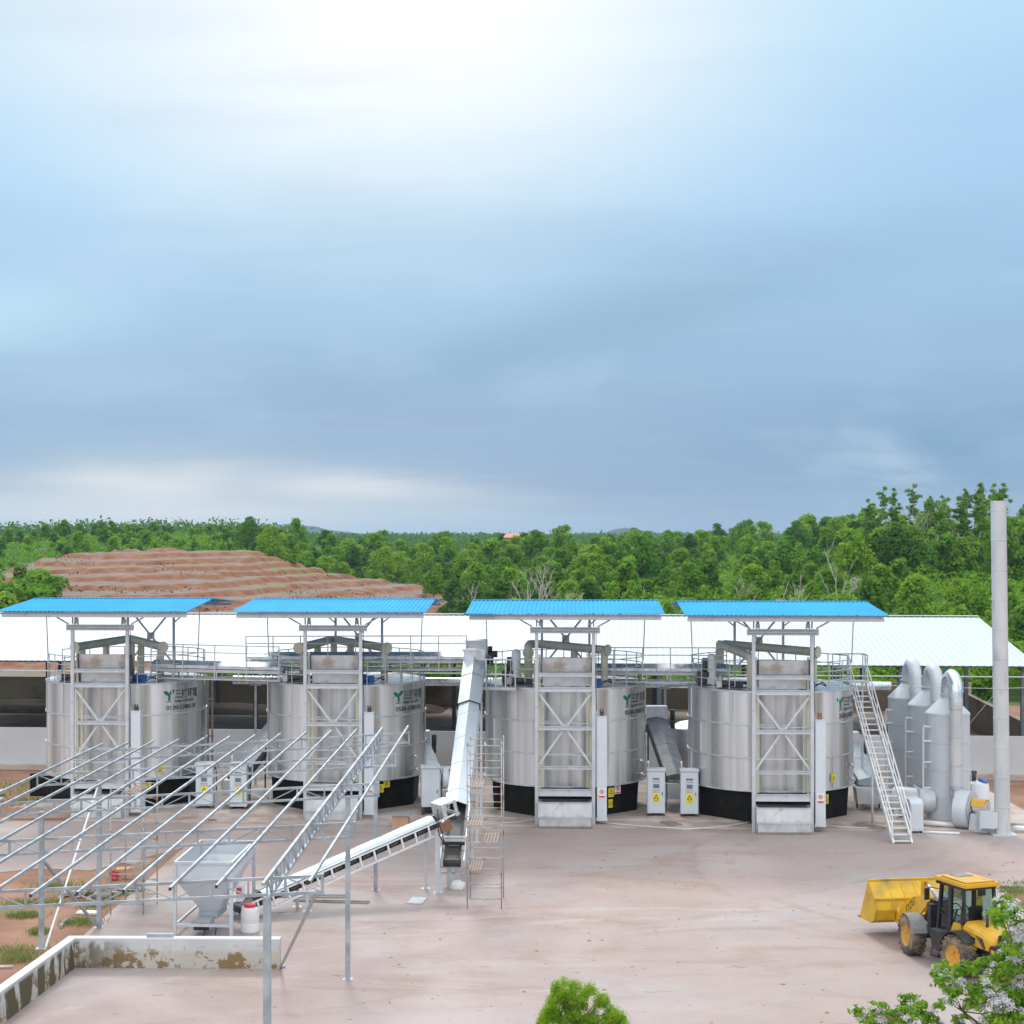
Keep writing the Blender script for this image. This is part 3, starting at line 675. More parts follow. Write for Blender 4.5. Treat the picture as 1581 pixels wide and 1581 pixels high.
    for x, y in ((-3.46, -.75), (3.46, -.75)):
        mb = MB(); mb.tube([(x*1.03, y, RZ-.1), (x, y, DECK+1.0)], .026, 6); mb.build('roof_stay', 'rail_paint', t)
    # warm-air ducts on the deck
    ZP = 7.25; rp = .19
    if i < 2:
        le = Vector((-1.95, -1.6, ZP)); ap = Vector((-.55 if i == 0 else -1.05, 2.6, ZP+.12)); re_ = Vector((2.0, -1.4, ZP))
        runs = [[le]+elbow(le, ap, re_, 6, .45)+[re_]]
        stubs = [(re_+Vector((-.12,.1,0)), 0), (le+(ap-le)*.12, 0), (le+(ap-le)*.55, 0), (ap+Vector((.1,-.1,0)), 0), (ap+(re_-ap)*.35, 0)]
        caps = [(le, le-ap), (re_, re_-ap)]
    elif i == 2:
        le = Vector((-1.62, 1.0, ZP+.1)); re_ = Vector((1.85, -1.4, ZP))
        runs = [[Vector((-1.66,-.3,DECK)), Vector((-1.66,-.3,ZP-.75)), Vector((-1.66,-.3,ZP-.15)), *elbow(Vector((-1.66,-.3,ZP-.15)), Vector((-1.66,-.28,ZP+.1)), Vector((-1.62,1.0,ZP+.1)), 5, .2), le], [le]+elbow(le, Vector((-1.2,1.2,ZP+.1)), re_, 5, .4)+[re_]]
        stubs = [(re_+Vector((-.12,.1,0)), 0), (Vector((.4,.0,ZP)), 0)]
        caps = [(re_, re_-le), (Vector((-1.66,-.38,ZP-.2)), Vector((0,-1,0)))]
    else:
        le = Vector((-2.05, 1.9, ZP+.15)); re_ = Vector((1.9, -1.2, ZP)); fl = Vector((-1.05, -2.2, ZP-.15))
        runs = [[Vector((-2.05,1.9,DECK)), *elbow(Vector((-2.05,1.9,DECK)), le, re_, 6, .35), re_],
                [le+Vector((0,0,-.02)), le.lerp(fl, .5), *elbow(le, fl, Vector((-1.05,-2.2,DECK)), 6, .35), Vector((-1.05,-2.2,DECK))]]
        stubs = [(re_+Vector((-.15,.1,0)), 0)]
        caps = [(re_, re_-le)]
    mb = MB()
    for r_ in runs: mb.tube(r_, rp, 14)
    du = mb.build('air_duct', 'beige_pipe', t)
    for p, _ in stubs:
        mb = MB(); mb.cyl(p, (p.x, p.y, DECK), rp*.85, 12); mb.build('duct_stub', 'beige_pipe', du)
    for p, d in caps:
        d = Vector(d).normalized(); mb = MB(); mb.cyl(p, p+d*.06, rp*1.35, 18); mb.build('duct_flange', 'beige_pipe', du)
    # drives on the deck
    mb = MB(); p = Vector(pol(2.95, 24, DECK+.22)); mb.cyl(p-Vector((.25,0,0)), p+Vector((.2,0,0)), .14, 12); mb.box(p+Vector((.28,0,-.02)), (.2,.24,.3)); mb.box(p+Vector((-.02,0,.16)), (.14,.12,.1)); mb.box(p+Vector((0,0,-.17)), (.6,.3,.06))
    mb.build('gear_motor', 'motor_blue', t)
    mb = MB(); mb.tube([tuple(p+Vector((.4,0,0))), tuple(p+Vector((.6,-.1,.06))), tuple(p+Vector((.85,-.05,-.05))), tuple(p+Vector((.75,.2,.1))), tuple(p+Vector((.35,.25,-.15)))], .02, 5); mb.build('hose', 'loader_black', t)
    p = Vector(pol(2.95, -40, DECK+.22))
    mb = MB(); mb.cyl(p-Vector((.4,0,0)), p+Vector((.1,0,.03)), .15, 12); mb.box(p+Vector((.32,.02,-.02)), (.3,.3,.34)); mb.cyl(p+Vector((.5,0,.05)), p+Vector((.95,.05,-.04)), .08, 10); mb.box(p+Vector((.1,0,-.18)), (1.2,.36,.06)); mb.build('pump', 'dark_metal', t)
    mb = MB(); mb.box(p+Vector((-.55,-.05,0)), (.22,.22,.30)); mb.cyl(p+Vector((-.5,.0,.12)), p+Vector((-.5,.0,.32)), .06, 8); mb.build('valve_body', 'rail_paint', t)
    # maker's mark: green figure, lettering and telephone number
    a0 = {0: 42, 1: 43.5, 2: 45, 3: 45.5}[i]
    W = wrap(a0, 4.98)
    mb = MB()
    def leaf(s):                               # one rounded arm of the Y
        pts = []
        for k in range(10):
            th = 2*math.pi*k/10; u = .17*math.cos(th); v = .085*math.sin(th)
            ca, sa = math.cos(R(35*s)), math.sin(R(35*s)); pts.append((.22+s*.135+u*ca-v*sa, .30+.02*s+u*sa*1.0+v*ca))
        mb.add([W(x, y) for x, y in pts], [tuple(range(10))])
    leaf(1); leaf(-1)
    mb.add([W(x, y) for x, y in ((.16,-.06),(.28,-.06),(.28,.20),(.16,.20))], [(0,1,2,3)])
    mb.add([W(x, y) for x, y in ((.08,-.13),(.36,-.13),(.36,-.09),(.08,-.09))], [(0,1,2,3)])
    mb.build('logo', 'logo_green', sh)
    for st, sz, pl in (('三技环境', .44, lambda x, y: W(.52+x*.86, .06+y)), ('SANJI HUANJING', .16, lambda x, y: W(.50+x*1.02, -.15+y*.9)), ('0530-5388118', .30, lambda x, y: W(.06+x*1.04, -.47+y*.9))):
        mb = MB(); mb.text(st, sz, pl); mb.build('lettering', 'letter_black', sh)
    if i == 0:
        mb = MB(); mb.box((-3.5, 0.3, .72), (2.2,.25,1.05)); o = mb.build('skirt_wing', 'black_plinth', t)
    if i == 2:          # landing on the left
        mb = MB(); mb.add([(-3.9,-2.9,DECK-.12),(-2.1,-3.25,DECK-.12),(-2.1,-1.6,DECK-.12),(-3.9,-1.2,DECK-.12),(-3.9,-2.9,DECK),(-2.1,-3.25,DECK),(-2.1,-1.6,DECK),(-3.9,-1.2,DECK)], [(0,1,2,3),(4,5,6,7),(0,1,5,4),(1,2,6,5),(2,3,7,6),(3,0,4,7)])
        ld = mb.build('landing', 'frame_paint', t)
        mb = MB()
        c = [Vector((-3.85,-1.25,DECK)), Vector((-3.85,-2.85,DECK)), Vector((-2.15,-3.2,DECK)), Vector((-2.15,-2.9,DECK))]
        for z in (.55, 1.2):
            for k in range(2): mb.bar(c[k]+Vector((0,0,z)), c[k+1]+Vector((0,0,z)), .05)
        for k in range(2):
            for q in range(5): p = c[k].lerp(c[k+1], q/4); mb.bar(p, p+Vector((0,0,1.22)), .055)
        mb.build('landing_rail', 'rail_paint', ld)
    return t
TD = [(196.3, 77.9), (535.4, 77.3), (872.9, 75.8), (1188.8, 74.4)]
TL = [Vector(((px-CX)*Y_/F, Y_, 0)) for px, Y_ in TD]
TN = ['stainless fermentation tank with a black wall wing, standing behind the unfinished steel roof frame',
      'stainless fermentation tank between the first pair of control cabinets and the tall inclined conveyor',
      'stainless fermentation tank with a railed side landing next to the inclined conveyor and scaffold tower',
      'stainless fermentation tank with the white steel staircase leaning against it']
for i in range(4): make_tank(i, TL[i], TN[i])

# ------------------------------------------------------------------ long duct behind the tanks
t = thing('exhaust_pipe', 'long pale metal exhaust pipe running behind the tanks to the scrubber towers', 'pipe', (0,80,0))
mb = MB(); pts = [Vector((-13.6,82.2,5.25)), Vector((-3,81.2,5.25)), Vector((6,80.3,5.25)), Vector((14,79.7,5.22)), Vector((17.9,79.6,5.2))]
mb.tube(pts, .2, 14); e = mb.build('pipe_run', 'galv_bright', t, origin=t.location)
mb = MB()
for x, y in ((-12.5,82.1), (-2.4,81.15), (7.3,80.2), (14.2,79.7)): mb.box((x, y, 2.6), (.1,.1,4.9)); mb.box((x, y, 5.02), (.5,.12,.06))
mb.build('pipe_support', 'frame_paint', t, origin=t.location)
mb = MB()
for x, y in ((-11.7,82.0), (-2.0,81.12), (6.3,80.29), (15.5,79.67)): mb.lathe([(.2,-.03),(.25,-.03),(.25,.03),(.2,.03)], (x, y, 5.24), 16, axis='X')
mb.build('pipe_flange', 'galvanised', t, origin=t.location)

# ------------------------------------------------------------------ conveyors
def frame_of(p0, p1):
    p0, p1 = Vector(p0), Vector(p1); d = (p1-p0); Ln = d.length; d.normalize()
    s = d.cross(Vector((0,0,1))).normalized(); n = s.cross(d)
    return p0, d, s, n, Ln
def walkway_conveyor(label, p0, p1, wd, shiny, feet, group):
    """a level covered conveyor with a railed side, bridging two tanks"""
    t = thing('bridge_conveyor', label, 'conveyor', (p0[0], p0[1], p0[2]), 0, group); O = t.location
    p, d, s, n, Ln = frame_of(p0, p1)
    P = lambda a, b_, c: p+d*a+s*b_+n*c
    mb = MB(); k = max(2, int(Ln/1.3))
    for q in range(k):
        a0, a1 = Ln*q/k+.008, Ln*(q+1)/k-.008
        pr = [(-wd/2,.20),(-wd/2,.34),(-.10,.52),(.10,.52),(wd/2,.34),(wd/2,.20)]
        mb.prism([P(a0, x, z) for x, z in pr], d*(a1-a0))
    mb.build('cover', 'galv_bright', t, origin=O)
    mb = MB()
    for sd_ in (-1, 1):
        for z, h in ((.10,.14), (-.26,.10)): mb.bar(P(0, sd_*wd/2, z), P(Ln, sd_*wd/2, z), .06, h)
        kk = int(Ln/.9)
        for q in range(kk+1): mb.bar(P(Ln*q/kk, sd_*wd/2, .06), P(Ln*q/kk, sd_*wd/2, -.24), .06)
    mb.build('side_frame', 'rail_paint', t, origin=O)
    mb = MB(); mb.prism([P(0, x, z) for x, z in ((-wd/2+.08,.0),(wd/2-.08,.0),(wd/2-.08,.05),(-wd/2+.08,.05))], d*Ln); mb.build('belt', 'black_rubber', t, origin=O)
    mb = MB()
    for z in (.62, .95, 1.28):
        if z > .7: mb.bar(P(.1, -wd/2-.35, z), P(Ln-.1, -wd/2-.35, z), .045)
    kk = max(2, int(Ln/1.25))
    for q in range(kk+1): mb.bar(P(.1+(Ln-.2)*q/kk, -wd/2-.35, -.2), P(.1+(Ln-.2)*q/kk, -wd/2-.35, 1.28), .045)
    mb.build('hand_rail', 'rail_paint', t, origin=O)
    mb = MB(); mb.prism([P(0, x, -.30) for x in (-wd/2-.4, wd/2)], d*Ln) if False else mb.bar(P(0, -wd/2-.18, -.24), P(Ln, -wd/2-.18, -.24), .36, .04); mb.build('walkway', 'galvanised', t, origin=O)
    for a in feet:
        mb = MB(); top = P(a, 0, -.3); mb.bar((top.x, top.y, top.z), (top.x, top.y, DECK+.02), .08); mb.build('leg', 'frame_paint', t, origin=O); mb = MB(); mb.bar(P(a, -wd/2, -.30), P(a, wd/2, -.30), .08); mb.build('cross_bar', 'frame_paint', t, origin=O)
    mb = MB(); q = P(Ln-.1, wd/2+.16, .1); mb.cyl(q, q+s*.42, .13, 12); mb.box(q, (.3,.24,.3)); mb.build('drive_motor', 'rail_paint', t, origin=O)
    return t
def rowY(px, off): 
    return off
a = at(238, 1036, 76.2); b_ = at(440, 1041, 75.6)
walkway_conveyor('lower bridge conveyor between the first tank on the left and its neighbour', b_, a, .9, 0, (1.2, ), 'conveyors bridging the tank tops')
a = at(384, 1024, 77.0); b_ = at(728, 1024, 75.8)
walkway_conveyor('upper bridge conveyor crossing over the second tank to the inclined conveyor head', b_, a, .9, 0, (3.2, 6.5), 'conveyors bridging the tank tops')
a = at(905, 1042, 75.3); b_ = at(1125, 1043, 74.6)
walkway_conveyor('bridge conveyor with white hand rail between the third tank and the tank with the staircase', b_, a, .9, 0, (1.0, 5.0), 'conveyors bridging the tank tops')
# upright drive heads at the conveyor ends
def drive_head(label, p, h=1.3):
    t = thing('drive_head', label, 'motor', p, 0, 'drive heads on the tank decks')
    mb = MB(); mb.lathe([(0,h),(.10,h-.02),(.2,h-.12),(.2,.35),(.26,.3),(.26,0),(0,0)], n=16); mb.build('casing', 'white_plastic', t)
    mb = MB(); mb.box((-.38,.05,.3), (.5,.4,.5)); mb.cyl((-.3,0,.55), (-.3,0,1.15), .12, 10); mb.box((0,0,-.0), (1.2,.5,.06)); mb.build('gearbox', 'dark_metal', t)
    return t
q = at(797, 1052, 74.2); drive_head('white cylindrical drive head beside the side landing rail', (q.x, q.y, DECK+.06), 1.5)
q = at(1099, 1050, 73.6); drive_head('white cylindrical drive head at the end of the right bridge conveyor', (q.x, q.y, DECK+.06), 1.35)

# big inclined conveyor
t = thing('inclined_conveyor', 'tall inclined belt conveyor with shiny ridged cover rising to the tank tops', 'conveyor', (-2.1,59,0)); O = t.location
T0 = at(698, 1326, 58.8); T1 = at(735.5, 1003, 75.6)
p, d, s, n, Ln = frame_of(T0, T1); P = lambda a, b_, c: p+d*a+s*b_+n*c
fr = lambda y: None
wd = .84; seg = [(.185,.24), (.24,.30), (.30,.36), (.36,.42), (.42,.48), (.48,.54), (.54,.60), (.60,.655)]
mb = MB()
for k, (f0, f1) in enumerate(seg):
    up = .012*(k % 2)
    pr = [(-wd/2,.02),(-wd/2,.28+up),(0,.44+up),(wd/2,.28+up),(wd/2,.02),(wd/2-.02,.02),(wd/2-.02,.26+up),(0,.42+up),(-wd/2+.02,.26+up),(-wd/2+.02,.02)]
    n_p = len(pr); vs = [P(Ln*f0, x, z) for x, z in pr]+[P(Ln*f1+.03, x, z) for x, z in pr]
    mb.add(vs, [(i_, (i_+1) % n_p, n_p+(i_+1) % n_p, n_p+i_) for i_ in range(n_p)]+[(0,1,2,3,4,5,6,7,8,9), (10,11,12,13,14,15,16,17,18,19)])
mb.build('belt_cover', 'cover_sheet', t, origin=O)
mb = MB()
for k, (f0, f1) in enumerate([(.652,.80), (.80,.90)]):
    w2 = wd/2+.05; up = .05+.02*k
    pr = [(-w2,-.02),(-w2,.30+up),(0,.47+up),(w2,.30+up),(w2,-.02),(w2-.02,-.02),(w2-.02,.28+up),(0,.45+up),(-w2+.02,.28+up),(-w2+.02,-.02)]
    n_p = 10; vs = [P(Ln*f0, x, z) for x, z in pr]+[P(Ln*f1+.03, x, z) for x, z in pr]
    mb.add(vs, [(i_, (i_+1) % n_p, n_p+(i_+1) % n_p, n_p+i_) for i_ in range(n_p)])
mb.build('belt_cover', 'cover_sheet', t, origin=O)
hd = P(Ln*.915, 0, .15)
mb = MB(); mb.box(P(Ln*.905, 0, .28), (.95,.75,.85)); mb.box(P(Ln*.905, -.02, .42)+Vector((0,0,.30)), (1.0,.8,.06)); mb.build('inspection_box', 'galv_bright', t, origin=O, bevel=.02)
mb = MB(); q = T1; mb.box(q+Vector((0,.05,.0)), (.92,1.1,.85)); mb.box(q+Vector((-.02,.0,.42)), (.98,1.2,.06)); mb.box(q+Vector((.02,.1,-.85)), (.85,.9,.85)); mb.box(q+Vector((0,.1,-.38)), (1.0,1.0,.05)); mb.build('head_box', 'galvanised', t, origin=O, bevel=.015)
mb = MB(); mb.cyl(q+Vector((.5,0,-.2)), q+Vector((.95,0,-.2)), .15, 12); mb.box(q+Vector((.6,0,-.45)), (.28,.3,.5)); mb.box(q+Vector((.62,0,.05)), (.2,.25,.2)); mb.build('drive_motor', 'dark_metal', t, origin=O)
mb = MB(); mb.prism([P(-.1, x, z) for x, z in ((-.30,.04),(-.18,-.02),(.18,-.02),(.30,.04),(.30,.06),(.18,.0),(-.18,.0),(-.30,.06))], d*(Ln*.93)); mb.cyl(P(-.1,-.31,-.10), P(-.1,.31,-.10), .14, 14); mb.build('belt', 'black_rubber', t, origin=O)
mb = MB()
for sd_ in (-1, 1): mb.bar(P(-.2, sd_*wd/2, -.06), P(Ln*.96, sd_*wd/2, -.06), .05, .22); mb.bar(P(.0, sd_*wd/2, -.34), P(Ln*.94, sd_*wd/2, -.34), .05, .08)
k = 15
for q in range(k+1):
    for sd_ in (-1, 1): mb.bar(P(Ln*.94*q/k, sd_*wd/2, -.1), P(Ln*.94*q/k, sd_*wd/2, -.34), .045)
    mb.bar(P(Ln*.94*q/k, -wd/2, -.34), P(Ln*.94*q/k, wd/2, -.34), .045)
mb.build('side_frame', 'frame_paint', t, origin=O)
mb = MB()
h0 = P(Ln*.105, 0, .02)
for sd_ in (-1, 1): mb.bar(P(Ln*.05, sd_*.44, .12), P(Ln*.235, sd_*.44, .12), .03, .34)
mb.bar(P(Ln*.05, -.44, .22), P(Ln*.05, .44, .22), .04, .10); mb.build('loading_hopper', 'galvanised', t, origin=O)
mb = MB(); mb.bar(P(Ln*.055, -.46, .30), P(Ln*.055, .46, .30), .05, .05); mb.build('hopper_lip', 'white_rail', t, origin=O)
mb = MB(); mb.bar(P(Ln*.052, -.40, .10), P(Ln*.052, .40, .10), .02, .18); mb.build('rubber_flap', 'black_rubber', t, origin=O)
for a in (.02, .28, .52, .74):
    for sd_ in (-1, 1):
        mb = MB(); q = P(Ln*a, sd_*(wd/2+.0 if a > .1 else .14), -.34); mb.bar((q.x, q.y, 0), q, .10 if a > .1 else .16)
        mb.box((q.x, q.y, .015), (.26,.26,.02)); mb.build('leg', 'frame_paint', t, origin=O)
    mb = MB(); q0 = P(Ln*a, -wd/2, -.34); q1 = P(Ln*a, wd/2, -.34)
    mb.bar((q0.x, q0.y, q0.z*.55), (q1.x, q1.y, q1.z*.55), .06)
    mb.build('leg_brace', 'frame_paint', t, origin=O)

# feed conveyor from the hopper
t = thing('feed_conveyor', 'low inclined belt conveyor with side brackets leading from the grey hopper', 'conveyor', (-8,55.5,0)); O = t.location
T0 = at(366, 1398, 54.3); T1 = at(694, 1255, 58.9)
p, d, s, n, Ln = frame_of(T0, T1); P = lambda a, b_, c: p+d*a+s*b_+n*c
wd = .72
mb = MB()
for sd_ in (-1, 1):
    mb.bar(P(0, sd_*wd/2, .0), P(Ln, sd_*wd/2, .0), .04, .05); mb.bar(P(0, sd_*wd/2, -.42), P(Ln*.93, sd_*wd/2, -.42), .05, .07)
    k = 14
    for q in range(k+1): mb.bar(P(Ln*.93*q/k, sd_*wd/2, .0), P(Ln*.93*q/k, sd_*wd/2, -.42), .05, .07)
mb.build('side_frame', 'white_rail', t, origin=O)
mb = MB(); mb.prism([P(0, x, z) for x, z in ((-.32,.0),(-.20,-.06),(.20,-.06),(.32,.0),(.32,.02),(.20,-.04),(-.20,-.04),(-.32,.02))], d*Ln); mb.prism([P(0, x, z) for x, z in ((-.3,-.22),(.3,-.22),(.3,-.20),(-.3,-.20))], d*Ln*.95); mb.cyl(P(0,-.33,-.1), P(0,.33,-.1), .13, 12); mb.cyl(P(Ln,-.33,-.1), P(Ln,.33,-.1), .13, 12)
mb.build('belt', 'black_rubber', t, origin=O)
for k in range(14):
    mb = MB(); a = Ln*.93*(k+.5)/14
    mb.bar(P(a-.14, wd/2-.02, -.13), P(a+.16, wd/2-.02, -.10), .03, .07); mb.bar(P(a-.14, wd/2-.02, -.02), P(a-.14, wd/2-.02, -.2), .05); mb.cyl(P(a, -.30, -.12), P(a, .30, -.12), .04, 8); mb.bar(P(a+.1, wd/2-.01, -.40), P(a+.2, wd/2-.01, -.44), .05)
    mb.build('roller_bracket', 'dark_metal', t, origin=O)
mb = MB(); kk = 9
for k in range(kk):
    a0 = Ln*(.10+.80*k/kk); a1 = Ln*(.10+.80*(k+1)/kk)+.03
    vs = []
    for a in (a0, a1):
        for q in range(9):
            th = math.pi*q/8; vs.append(P(a, -math.cos(th)*(wd/2-.04), .04+math.sin(th)*.15+.006*(k % 2)))
    mb.add(vs, [(q, q+1, 9+q+1, 9+q) for q in range(8)], False)
mb.build('belt_cover', 'cover_sheet', t, origin=O)
mb = MB(); q = P(Ln*.96, 0, .25); mm = Matrix((d, s, n)).transposed()
mb.box(P(Ln*.955, 0, .22), (.16,.72,.56), m=mm); mb.box(P(Ln*.985, 0, .48), (.42,.74,.05), m=mm); mb.box(P(Ln*1.01, .36, .20), (.14,.03,.58), m=mm); mb.box(P(Ln*1.01, -.36, .20), (.14,.03,.58), m=mm); mb.bar(P(Ln*1.022, -.36, -.05), P(Ln*1.022, .36, -.05), .05, .1); mb.build('head_guard', 'galvanised', t, origin=O, bevel=.01)
mb = MB(); mb.box(P(Ln*.94, .42, -.25), (.42,.12,.34), m=mm); mb.build('drive_motor', 'rust', t, origin=O)
mb = MB(); q = P(Ln*.90, .5, .1); mb.tube([q, q+Vector((.1,-.1,-.5)), q+Vector((.4,-.2,-.95)), q+Vector((.75,-.1,-1.05))], .022, 6); mb.tube([q+Vector((.02,0,.4)), q+Vector((.08,-.05,-.1)), q+Vector((.3,-.2,-.8))], .02, 6); mb.build('cable', 'loader_black', t, origin=O)
for fr_, off in ((.90, .40), (.90, -.40), (.28, .36), (.28, -.36)):
    mb = MB(); q = P(Ln*fr_, off, -.3); mb.bar((q.x, q.y, 0), (q.x, q.y, q.z), .17 if fr_ > .5 and off > 0 else .10); mb.box((q.x, q.y, .015), (.3,.3,.02)); mb.build('leg', 'frame_paint', t, origin=O)

mat('conveyor_grey', (.17,.19,.22), (.25,.27,.30), rough=.5, metal=.2, scale=2)
mat('conveyor_blue', (.36,.43,.48), (.46,.52,.57), rough=.5, scale=2)
# discharge conveyors between the tanks
def discharge(label, p0, p1, wd, material):
    t = thing('discharge_conveyor', label, 'conveyor', (p1[0], p1[1], .2), 0, 'covered discharge conveyors behind the tanks'); O = t.location
    p, d, s, n, Ln = frame_of(p0, p1); P = lambda a, b_, c: p+d*a+s*b_+n*c
    mb = MB(); k = 4
    for q in range(k):
        pr = [(-wd/2,.0),(-wd/2,.25),(0,.36+.01*(q % 2)),(wd/2,.25),(wd/2,.0)]; mb.prism([P(Ln*q/k+.005, x, z) for x, z in pr], d*(Ln/k-.01))
    mb.build('belt_cover', material, t, origin=O)
    mb = MB()
    for sd_ in (-1, 1): mb.bar(P(0, sd_*wd/2, -.08), P(Ln, sd_*wd/2, -.08), .05, .14)
    for q in range(7): mb.bar(P(Ln*q/6, -wd/2, -.2), P(Ln*q/6, wd/2, -.2), .05, .12)
    mb.build('side_frame', 'dark_metal', t, origin=O)
    mb = MB(); mb.box(Vector(p0)+Vector((0,0,.25)), (wd*1.15,.7,.85)); mb.build('head_box', 'galvanised', t, origin=O)
    mb = MB(); q = Vector(p0)+Vector((wd*.85,0,0)); mb.cyl(q, q+Vector((0,0,.5)), .12, 10); mb.box(q+Vector((0,0,-.2)), (.2,.3,.35)); mb.build('drive_motor', 'dark_metal', t, origin=O)
    mb = MB(); q = Vector(p1); mb.prism([(q.x-wd*.6, q.y-.55, q.z-.75), (q.x+wd*.6, q.y-.55, q.z-.75), (q.x+wd*.7, q.y-.6, q.z-.05), (q.x-wd*.7, q.y-.6, q.z-.05)], (0,.8,0)); mb.build('discharge_box', 'bucket_steel', t, origin=O)
    for sd_ in (-1, 1):
        for a in (.15, .97): mb = MB(); r_ = P(Ln*a, sd_*wd/2, -.2); mb.bar((r_.x, r_.y, .2), r_, .07); mb.build('leg', 'dark_metal', t, origin=O)
    return t
discharge('grey covered discharge conveyor between the third and fourth tanks, behind two cabinets', at(1012, 1112, 79.5), at(1044, 1205, 75.2), .95, 'conveyor_grey')
discharge('grey covered discharge conveyor leaning against the second tank, behind the first cabinets', at(432, 1118, 80.5), at(366, 1200, 76.2), .95, 'conveyor_grey')
discharge('blue-grey covered discharge conveyor under the white staircase', at(1306, 1152, 78.6), at(1342, 1212, 74.6), 1.0, 'conveyor_blue')
discharge('covered discharge conveyor behind the control cabinet beside the tall conveyor', at(648, 1150, 79.5), at(676, 1215, 76.2), .8, 'cabinet_paint')
t = thing('storage_bin', 'small grey round bin with a domed lid behind the staircase tank', 'bin', tuple(at(1064, 1150, 80).xy)+(.2,))
mb = MB(); mb.lathe([(0,3.35),(.5,3.25),(.95,3.0),(.95,.9),(.25,.35),(.25,0),(0,0)], n=32); mb.build('bin_body', 'galvanised', t)
for k in range(4): mb = MB(); a = k*math.pi/2+.6; mb.bar((.9*math.cos(a), .9*math.sin(a), 0), (.9*math.cos(a), .9*math.sin(a), 1.2), .08); mb.build('leg', 'frame_paint', t)
# ------------------------------------------------------------------ control cabinets
def cabinet(label, loc, h=1.95, wd=.76, panel=True, sign=True, beacon=True, stand=.12, dp=.5, rz=-2):
    t = thing('control_cabinet', label, 'cabinet', loc, R(rz), 'grey control cabinets by the tanks')
    mb = MB(); mb.box((0,0,stand+(h-stand)/2), (wd,dp,h-stand)); mb.build('cabinet_body', 'cabinet_paint', t, bevel=.012)
    mb = MB(); mb.box((0,-.02,h+.045), (wd+.06,dp+.1,.09)); mb.build('cabinet_lid', 'cabinet_paint', t, bevel=.012)
    mb = MB(); mb.box((0,-dp/2-.012,stand+(h-stand)/2+.02), (wd-.08,.02,h-stand-.16)); dr = mb.build('door', 'cabinet_paint', t, bevel=.005)
    mb = MB(); mb.box((wd/2-.12,-dp/2-.035,h*.5), (.03,.03,.14)); mb.build('handle', 'dark_metal', dr)
    mb = MB()
    for x in (-wd/2+.07, wd/2-.07): mb.box((x,0,stand/2), (.12,dp-.04,stand))
    mb.box((0,dp/2-.06,stand/2), (wd-.1,.06,stand)); mb.build('foot', 'dark_metal', t)
    y = -dp/2-.024
    if panel:
        mb = MB(); mb.box((-.01,y,h*.69), (.36,.008,.70)); pn = mb.build('control_panel', 'tower_paint', t)
        mb = MB(); mb.box((0,y-.008,h*.665), (.25,.014,.17)); mb.build('screen', 'screen', pn)
        mb = MB()
        for k in range(3): mb.box((-.10+k*.095,y-.008,h*.825), (.07,.014,.065))
        mb.build('meter', 'sign_black', pn)
        mb = MB()
        for k in range(4):
            for z in (h*.765, h*.575, h*.535): mb.box((-.12+k*.08,y-.008,z), (.028,.014,.03))
        mb.build('button', 'sign_black', pn)
    if sign: sign_plate(t, 'yellow', None, .30, .40, lambda u, v, d: (.0+u, y-.004-d, h*.41+v))
    else:
        mb = MB(); q = .09; cz = h*.3
        o_ = [(-q,-q*.8),(q,-q*.8),(0,q)]; i_ = [(-q*.6,-q*.55),(q*.6,-q*.55),(0,q*.5)]
        mb.add([(u-.05, y-.004, cz+v) for u, v in o_+i_], [(0,1,4,3),(1,2,5,4),(2,0,3,5)]); mb.build('warning_symbol', 'tower_paint', t)
    if beacon:
        mb = MB(); mb.cyl((-wd/2+.05,.05,h+.08), (-wd/2+.05,.05,h+.28), .02, 6); mb.cyl((-wd/2+.05,.05,h+.28), (-wd/2+.05,.05,h+.40), .045, 8); mb.build('beacon', 'white_sign', t)
    mb = MB(); mb.tube([(wd/2+.01,.1,h-.1),(wd/2+.08,.12,h-.3),(wd/2+.1,.12,.7),(wd/2+.06,.1,.1)], .025, 6); mb.build('cable', 'loader_black', t)
    return t
def onp(px, py): p = gnd(px, py, .2); return (p.x, p.y+.25, .2)
cabinet('grey control cabinet with yellow sign, nearer the third tank, in the clear pair', onp(1013.5, 1260))
cabinet('grey control cabinet with yellow sign close to the black skirt of the staircase tank', onp(1065, 1261))
cabinet('grey control cabinet with yellow sign behind the roof frame, left of its pair', onp(315.5, 1248.5))
cabinet('grey control cabinet without a yellow sign behind the roof frame, right of its pair', onp(368, 1249.5))
bpy.data.objects[-1] if False else None
p = gnd(664, 1258, .2)
t = cabinet('plain closed grey cabinet on a stand beside the foot of the tall conveyor', (p.x, p.y+.3, .2), h=2.02, wd=.80, panel=False, sign=False, beacon=False, stand=.34, dp=.62, rz=6)
mb = MB(); mb.lathe([(0,-.12),(.42,-.12),(.42,.12),(0,.12)], (.66,.0,1.55), 20, axis='X'); mb.box((.62,.1,1.98), (.5,.3,.08)); mb.build('fan_cover', 'cabinet_paint', t)

